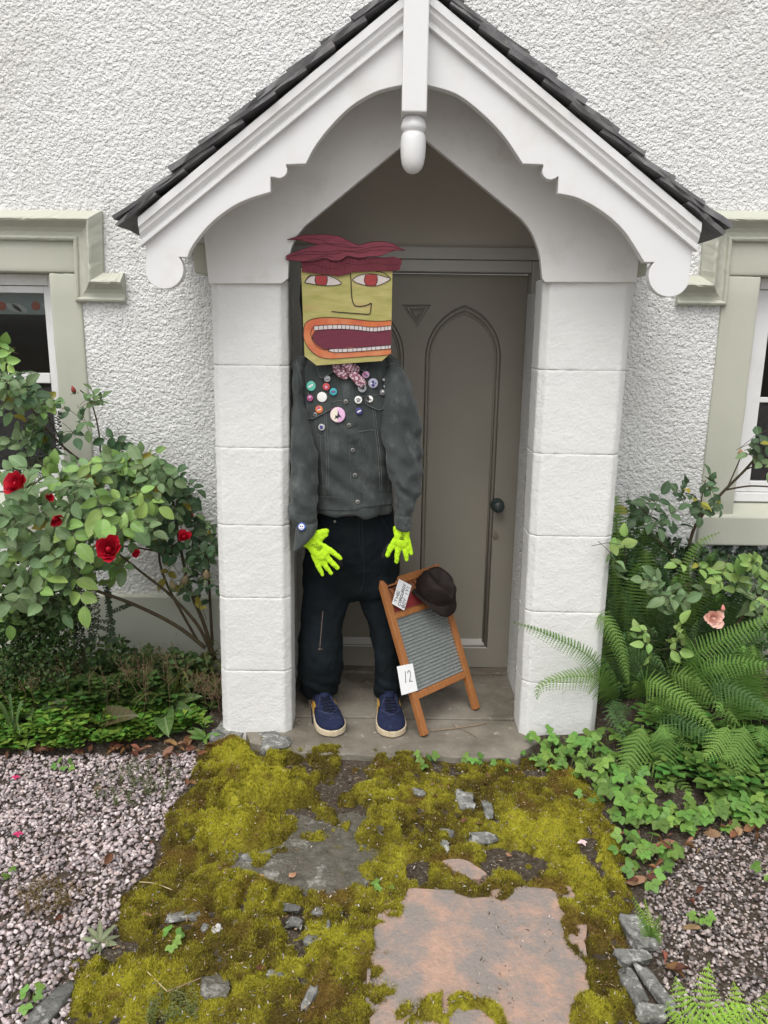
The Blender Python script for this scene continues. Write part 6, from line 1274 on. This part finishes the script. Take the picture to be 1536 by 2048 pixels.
# ---- ferns
def frond(px, Y, width, m_, root, droop=.0, n=0, roll=0.0, z0=None, pitch=.0150):
    K = cr([list(P(x, y, yy)) for (x, y), yy in zip(px, Y)], 14); L = np.concatenate([[0], np.cumsum(np.linalg.norm(np.diff(K, axis=0), axis=1))]); T = L/L[-1]
    n = max(14, int(L[-1]/pitch)); sp_ = L[-1]*.91/n
    V, F = [], []
    def add(vs_, fs_): b = len(V); V.extend(vs_); F.extend([tuple(b+i for i in f) for f in fs_])
    at = lambda t: Vector([np.interp(t, T, K[:, i]) for i in range(3)])
    b_ = MB(); b_.tube([at(t) for t in np.linspace(0, 1, 18)], [.0017*(1-.7*t) for t in np.linspace(0, 1, 18)], 5); add(b_.V, b_.F)
    for i in range(n):
        t = .08+.91*(i/(n-1)); c = at(t); tg = (at(min(1, t+.03))-at(max(0, t-.03))).normalized(); view = (CAM-c).normalized(); nn = (view*1.0+Vector((rp.gauss(0, .12), -.2, .9))*.16); nn = (nn-tg*nn.dot(tg)).normalized(); sd = tg.cross(nn).normalized()
        shape = min(1, (t-.02)/.22)**.7*(1-t)**.65*1.12; pl = max(.004, width*shape)
        for s_ in (-1, 1):
            d = (sd*s_*1.0+tg*.42+nn*rp.uniform(-.18, .10)+Vector((0, 0, -.12))).normalized(); q = d.cross(nn).normalized(); m = max(4, int(pl/.0052)); prev = None
            for k in range(m):
                u = (k+.3)/m; w = sp_*.46*(1-.80*u)*rp.uniform(.85, 1.1); base_ = c+d*pl*u-Vector((0, 0, .012*u*u))
                hw = pl/m*.62; fwd = d*hw*.9
                for g in (-1, 1):
                    tip = base_+q*g*w+d*hw*.7-nn*.0015; add([base_-fwd*.95, base_+fwd*.95, tip+fwd*.55, tip-fwd*.05], [(0, 1, 2, 3)])
    o = obj('frond', V, F, m_, root, False); return o
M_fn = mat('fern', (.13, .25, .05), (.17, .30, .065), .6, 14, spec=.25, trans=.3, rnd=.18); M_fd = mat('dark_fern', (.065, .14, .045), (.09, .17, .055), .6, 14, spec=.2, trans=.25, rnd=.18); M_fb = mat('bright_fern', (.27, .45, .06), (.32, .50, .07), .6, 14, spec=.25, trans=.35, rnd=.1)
def fern(label, x, y, Y): p = P(x, y, Y); return thing('fern', (p.x, p.y, max(zg1(p.x, p.y), p.z-.2)), label, 'fern')
f1 = fern('large fern spilling fronds across the white pier', 1225, 1420, 2.85)
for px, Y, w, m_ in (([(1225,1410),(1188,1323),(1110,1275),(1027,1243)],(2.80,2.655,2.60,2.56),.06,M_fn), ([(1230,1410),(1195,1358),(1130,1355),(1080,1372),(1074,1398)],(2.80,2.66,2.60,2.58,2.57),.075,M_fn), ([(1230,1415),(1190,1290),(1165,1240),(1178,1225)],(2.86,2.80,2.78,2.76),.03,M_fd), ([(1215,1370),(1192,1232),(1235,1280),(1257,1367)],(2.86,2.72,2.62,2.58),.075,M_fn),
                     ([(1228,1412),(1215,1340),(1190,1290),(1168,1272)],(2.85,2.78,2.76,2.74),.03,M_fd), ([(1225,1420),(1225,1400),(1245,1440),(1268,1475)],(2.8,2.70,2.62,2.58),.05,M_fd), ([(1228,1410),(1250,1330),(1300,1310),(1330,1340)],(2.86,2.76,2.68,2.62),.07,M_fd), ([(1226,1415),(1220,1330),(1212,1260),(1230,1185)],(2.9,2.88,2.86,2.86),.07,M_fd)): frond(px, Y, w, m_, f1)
f2 = fern('broad fern arching over the strawberry plants', 1330, 1400, 2.78)
for px, Y, w, m_ in (([(1290,1400),(1290,1362),(1360,1395),(1436,1466)],(2.8,2.66,2.55,2.48),.085,M_fn), ([(1320,1440),(1312,1424),(1390,1455),(1470,1504)],(2.72,2.62,2.52,2.46),.08,M_fd), ([(1350,1390),(1340,1350),(1400,1370),(1480,1452)],(2.8,2.68,2.6,2.52),.085,M_fn), ([(1290,1490),(1288,1508),(1340,1550),(1413,1622)],(2.6,2.5,2.42,2.34),.07,M_fn), ([(1270,1420),(1220,1420),(1250,1480),(1262,1520)],(2.7,2.6,2.54,2.5),.04,M_fd), ([(1330,1400),(1300,1330),(1270,1300),(1240,1300)],(2.84,2.76,2.72,2.7),.06,M_fd)): frond(px, Y, w, m_, f2)
f3 = fern('wide bright fern reaching under the pink rose', 1400, 1370, 2.72)
for px, Y, w, m_ in (([(1385,1380),(1382,1320),(1450,1278),(1560,1225)],(2.75,2.64,2.56,2.48),.085,M_fn), ([(1395,1390),(1400,1350),(1470,1325),(1560,1335)],(2.72,2.6,2.5,2.42),.08,M_fn), ([(1400,1390),(1392,1340),(1375,1290),(1368,1255)],(2.78,2.7,2.66,2.64),.045,M_fn), ([(1400,1395),(1420,1370),(1480,1385),(1560,1440)],(2.7,2.58,2.5,2.44),.075,M_fd), ([(1400,1390),(1385,1320),(1385,1270),(1395,1240)],(2.8,2.74,2.7,2.68),.05,M_fd), ([(1420,1380),(1460,1300),(1520,1270),(1570,1290)],(2.85,2.78,2.7,2.66),.07,M_fd)): frond(px, Y, w, m_, f3)
f4 = fern('tall dark fern growing up behind the pier', 1262, 1300, 3.05)
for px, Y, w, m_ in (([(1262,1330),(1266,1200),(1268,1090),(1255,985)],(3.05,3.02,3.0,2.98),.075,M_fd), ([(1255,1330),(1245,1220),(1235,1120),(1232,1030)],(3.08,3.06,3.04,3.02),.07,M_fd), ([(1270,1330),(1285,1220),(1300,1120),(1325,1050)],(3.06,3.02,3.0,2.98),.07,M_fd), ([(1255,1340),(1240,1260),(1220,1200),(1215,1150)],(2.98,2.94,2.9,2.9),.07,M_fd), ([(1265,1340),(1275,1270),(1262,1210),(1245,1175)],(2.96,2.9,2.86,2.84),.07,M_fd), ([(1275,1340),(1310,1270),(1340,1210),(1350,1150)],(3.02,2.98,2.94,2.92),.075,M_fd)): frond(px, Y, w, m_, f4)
f5 = fern('fern reaching towards the stone sill beside the rose cane', 1370, 1240, 3.0)
for px, Y, w, m_ in (([(1350,1260),(1365,1160),(1395,1090),(1440,1064)],(3.02,2.98,2.95,2.92),.055,M_fn), ([(1350,1260),(1340,1180),(1325,1120),(1330,1060)],(3.05,3.02,3.0,3.0),.06,M_fd), ([(1370,1260),(1410,1180),(1450,1140),(1500,1130)],(3.02,2.96,2.92,2.9),.06,M_fn), ([(1370,1270),(1380,1200),(1400,1160),(1440,1130)],(3.08,3.05,3.02,3.0),.06,M_fd), ([(1360,1270),(1330,1220),(1300,1200),(1280,1210)],(2.98,2.92,2.88,2.86),.06,M_fd), ([(1440,1300),(1470,1220),(1510,1180),(1560,1170)],(3.0,2.95,2.9,2.88),.065,M_fd)): frond(px, Y, w, m_, f5)
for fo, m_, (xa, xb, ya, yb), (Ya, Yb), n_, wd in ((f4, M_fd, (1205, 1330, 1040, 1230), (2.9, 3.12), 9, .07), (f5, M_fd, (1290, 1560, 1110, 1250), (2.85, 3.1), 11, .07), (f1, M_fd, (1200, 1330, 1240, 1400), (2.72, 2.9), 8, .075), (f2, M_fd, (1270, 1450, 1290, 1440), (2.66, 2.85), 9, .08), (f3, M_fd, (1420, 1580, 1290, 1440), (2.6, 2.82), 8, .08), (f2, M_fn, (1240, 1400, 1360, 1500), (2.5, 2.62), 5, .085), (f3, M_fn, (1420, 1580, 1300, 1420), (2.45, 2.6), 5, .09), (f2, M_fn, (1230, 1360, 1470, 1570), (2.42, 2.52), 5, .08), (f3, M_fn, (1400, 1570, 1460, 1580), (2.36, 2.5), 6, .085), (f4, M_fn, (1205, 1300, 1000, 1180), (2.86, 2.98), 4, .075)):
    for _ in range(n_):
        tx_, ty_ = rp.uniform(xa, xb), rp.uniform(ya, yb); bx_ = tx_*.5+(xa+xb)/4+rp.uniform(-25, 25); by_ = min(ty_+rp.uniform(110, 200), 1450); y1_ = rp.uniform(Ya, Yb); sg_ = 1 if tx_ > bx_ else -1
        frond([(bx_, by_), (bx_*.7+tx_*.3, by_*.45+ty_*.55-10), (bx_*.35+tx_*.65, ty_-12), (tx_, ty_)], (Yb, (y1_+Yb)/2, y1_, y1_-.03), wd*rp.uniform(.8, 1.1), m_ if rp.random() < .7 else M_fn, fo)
pb5 = G(1440, 2110, -.05); f6 = thing('fern', pb5, 'young bright yellow-green fern standing on the dark gravel', 'fern')
for px, Y in (([(1440,2110),(1425,2050),(1412,1985),(1418,1926)],(1.36,1.40,1.43,1.45)), ([(1440,2110),(1400,2060),(1368,2010),(1352,1955)],(1.36,1.38,1.40,1.41)), ([(1450,2110),(1470,2050),(1475,2000),(1468,1965)],(1.36,1.40,1.43,1.45)), ([(1455,2110),(1500,2060),(1525,2020),(1535,1985)],(1.35,1.37,1.38,1.38)), ([(1440,2110),(1385,2075),(1350,2040),(1335,2005)],(1.34,1.35,1.35,1.36)), ([(1455,2110),(1520,2080),(1560,2050),(1590,2010)],(1.33,1.33,1.33,1.33)), ([(1445,2115),(1420,2075),(1450,2030),(1500,2010)],(1.32,1.33,1.34,1.35))): frond(px, Y, .052, M_fb, f6, pitch=.0125)
p7 = GZ(1305, 1885); f7 = thing('fern', p7, 'small polypody fern at the edge of the moss', 'fern')
for tx, ty in ((1268,1795),(1290,1800),(1300,1850),(1320,1830),(1275,1830),(1325,1870)):
    t_ = P(tx, ty, p7.y-.01); mid_ = p7.lerp(t_, .55)+Vector((0, -.02, .02)); pr = lambda v: v
    K_ = [p7, mid_, t_+Vector((0, -.03, 0))]; px_l = []
    frond([(1305, 1885), ((1305+tx)/2, (1885+ty)/2-6), (tx, ty)], (p7.y, p7.y-.02, p7.y-.03), .022, M_fb if ty < 1820 else M_fn, f7, n=14)

# ---- pink rose by the other window
base = P(1380, 1300, 2.98); pr_ = thing('rose_bush', (base.x, base.y, zg1(base.x, base.y)), 'leggy rose bush with one pale pink bloom among ferns', 'rose bush')
lv, stm = [], []
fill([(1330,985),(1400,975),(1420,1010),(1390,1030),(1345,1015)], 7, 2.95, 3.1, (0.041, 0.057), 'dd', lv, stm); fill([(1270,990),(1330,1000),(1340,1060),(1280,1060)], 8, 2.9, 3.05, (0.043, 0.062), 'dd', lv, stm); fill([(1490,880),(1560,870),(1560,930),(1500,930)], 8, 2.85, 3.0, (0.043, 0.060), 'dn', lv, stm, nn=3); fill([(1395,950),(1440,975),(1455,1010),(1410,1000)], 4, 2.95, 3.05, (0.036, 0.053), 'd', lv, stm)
fill([(1205,1085),(1255,1095),(1260,1140),(1210,1130)], 4, 2.62, 2.72, (0.043, 0.057), 'nb', lv, stm, nn=3); fill([(1300,1160),(1370,1170),(1380,1230),(1320,1220)], 7, 2.75, 2.9, (0.043, 0.062), 'n', lv, stm); fill([(1460,1160),(1560,1150),(1560,1240),(1480,1230)], 9, 2.72, 2.9, (0.048, 0.069), 'nb', lv, stm); fill([(1430,1130),(1520,1120),(1520,1160),(1440,1165)], 6, 2.8, 2.95, (0.041, 0.057), 'bn', lv, stm)
fill([(1290,1265),(1355,1265),(1350,1310),(1300,1310)], 6, 2.56, 2.66, (0.041, 0.055), 'bb', lv, stm, nn=3); fill([(1270,1280),(1300,1280),(1300,1320),(1270,1320)], 2, 2.62, 2.7, (0.036, 0.050), 'nb', lv, stm, nn=3); fill([(1410,1160),(1450,1160),(1445,1200),(1415,1200)], 2, 2.78, 2.84, (0.036, 0.050), 'nb', lv, stm, nn=3); fill([(1360,1090),(1400,1090),(1400,1130),(1360,1130)], 2, 2.85, 2.9, (0.041, 0.050), 'b', lv, stm, nn=3)
canes = [([(1390,1300,3.02),(1375,1150,3.06),(1382,1075,3.08),(1405,1030,3.06),(1445,985,3.04),(1490,940,3.0),(1520,905,2.98),(1560,860,2.96)], .008, .004), ([(1400,1045,3.06),(1403,1000,3.06),(1411,960,3.06)], .003, .002), ([(1450,980,3.04),(1500,972,3.02),(1560,975,3.0)], .004, .003), ([(1455,975,3.03),(1475,930,3.02),(1482,912,3.02)], .003, .002), ([(1490,940,3.0),(1510,932,2.99),(1545,922,2.98)], .003, .002), ([(1375,1150,3.04),(1330,1095,3.0),(1300,1070,2.98)], .005, .003), ([(1400,1300,2.98),(1430,1280,2.85),(1430,1250,2.74)], .004, .003), ([(1410,1320,2.98),(1480,1240,2.9),(1530,1180,2.84),(1580,1130,2.8)], .006, .004)]
bush(pr_, lv, stm, canes)
flower(pr_, 1428, 1237, 2.66, .036, M_blush, 20, (-.15, -.9, .3), open_=1.1); bud(pr_, 1446, 1217, 2.68, .010, mat('blush_bud', (.55, .22, .18), None)); bud(pr_, 1481, 905, 3.02, .012, mat('dry_bud', (.45, .28, .15), None)); 

# ---- wild strawberries in front of the pier
def toothed(n=7):
    v = [(0, 0)]; 
    for i in range(1, 2*n): t = i/(2*n); w = .42*math.sin(math.pi*min(1, t**.75))**.8; v.append((w*(1.0 if i % 2 else .86), t))
    R = [(0, 0, 0)]+[(x, y, .15*x) for x, y in v[1:]]; Lf = [(-x, y, .15*x) for x, y in v[1:]]; tip = (0, 1, -.08)
    V = [(0, .02, 0)]+[(0, y, -.08*y*y) for x, y in v[1:]]+[tip]; m_ = len(v)-1; V2 = V+[(x, y, z-.08*y*y) for x, y, z in R[1:]]+[(x, y, z-.08*y*y) for x, y, z in Lf]
    F = []; o1 = m_+2; o2 = o1+m_
    for i in range(1, m_): F.append((i, o1+i-1, o1+i, i+1)); F.append((i+1, o2+i, o2+i-1, i))
    F += [(0, o1, 1), (0, 1, o2), (m_, o1+m_-1, m_+1), (m_, m_+1, o2+m_-1)]; return np.array(V2), F
tv, tf = toothed()
def trifol(m_):
    b = MB()
    for a, s_ in ((0, 1.0), (1.15, .9), (-1.15, .9)):
        M = Matrix.Rotation(a, 4, 'Z') @ Matrix.Rotation(rp.uniform(-.2, .1), 4, 'X') @ Matrix.Scale(s_, 4); b.add([M @ Vector(q) for q in tv], tf)
    return mesh('leaf', b.V, b.F, m_, True)
M_sb = leafmat('strawberry_leaf', (.105, .225, .038), (.15, .285, .05), .25, .32); TF = [trifol(M_sb) for _ in range(4)]; M_pet = mat('petiole', (.13, .17, .05))
SBG = 'wild strawberry plants at the edge of the moss'
def strawberry(x, y, n, s, label, z=None):
    p = GZ(x, y); root = thing('strawberry_plant', p, label, 'plant', SBG if label.startswith('three-leaved') else None); st_ = MB()
    for i in range(n):
        a = i*2.4+rp.uniform(-.4, .4); r_ = s*rp.uniform(.5, 1.3); h = s*rp.uniform(.7, 1.7); e = p+Vector((math.cos(a)*r_, math.sin(a)*r_-.01, h)); st_.tube([p, p.lerp(e, .5)+Vector((0, 0, h*.2)), e], .0011, 4); put('leaf', TF[rp.randrange(4)], root, leafM(e, (math.cos(a), math.sin(a)*.8-.3, rp.uniform(-.35, .1)), (rp.gauss(0, .25), -.45+rp.gauss(0, .2), 1), s*rp.uniform(.75, 1.1)))
    st_.build('leaf_stalks', M_pet, root)
for x, y, n, s in ((1085,1488,5,.034),(1120,1500,6,.038),(1160,1500,6,.04),(1190,1515,6,.04),(1215,1490,5,.036),(1060,1525,4,.026),(1100,1540,5,.03),(1140,1545,5,.034),(1180,1560,6,.038),(1215,1570,6,.04),(1240,1600,6,.042),(1270,1625,6,.042),(1295,1650,6,.042),(1250,1650,5,.034),(1310,1590,6,.042),(1260,1560,6,.04),(1230,1540,5,.04),(1180,1600,4,.028),(1300,1700,4,.034),(1330,1720,4,.034),(1460,1625,6,.04),(1490,1610,5,.04),(1500,1650,5,.036),(1440,1660,4,.032),(1400,1625,5,.036),(1360,1640,5,.034),(1530,1600,5,.04)) + tuple((rp.uniform(1245, 1330), rp.uniform(1590, 1740), 4, .034) for _ in range(9)) + tuple((rp.uniform(1340, 1536), rp.uniform(1615, 1665), 5, .036) for _ in range(8)) + tuple((rp.uniform(1080, 1200), rp.uniform(1490, 1545), 5, .034) for _ in range(6)):
    strawberry(x, y, n, s, 'three-leaved wild strawberry plant growing between moss and fern bed')
for x, y, n, s, lb in ((850,1528,5,.026,'small strawberry plant growing at the edge of the concrete step'),(945,1530,5,.024,'strawberry seedling beside the concrete step'),(1000,1535,5,.024,'strawberry seedling between step and pier by the ferns'),(1285,1770,4,.034,'strawberry plant creeping over the moss edge above the polypody'),(575,1478,5,.018,'tiny leafy weed at the foot of the pier by the roses'),(765,1785,5,.022,'small bright weed growing in the moss by the pink flag'),(345,1895,4,.026,'small round-leaved seedling in the moss'),(1395,1845,5,.024,'small weed growing in dark gravel'),(130,1540,5,.024,'pale green weed growing in pink gravel near the bed'),(62,2005,4,.02,'small weed sprouting in pink gravel by the kerb stone'),(20,1745,3,.016,'tiny seedling in pink gravel'),(1530,1765,4,.03,'leafy weed at the far side of the dark gravel')): strawberry(x, y, n, s, lb)
broad('grey_weed', 200, 1890, 9, leafmat('grey_leaf', (.13, .16, .08), (.16, .19, .10)), 'downy grey-green weed at the gravel edge', 'plant', .3, (.035, .055)); broad('leafy_weed', 410, 1480, 10, leafmat('lw', (.09, .19, .03), (.12, .23, .04)), 'upright bright leafy weed beside the pier footing', 'plant', .32, (.05, .08)); broad('leafy_weed', 330, 1470, 9, leafmat('lw2', (.09, .19, .03), (.12, .23, .04)), 'upright leafy weed among rosettes', 'plant', .32, (.05, .07))
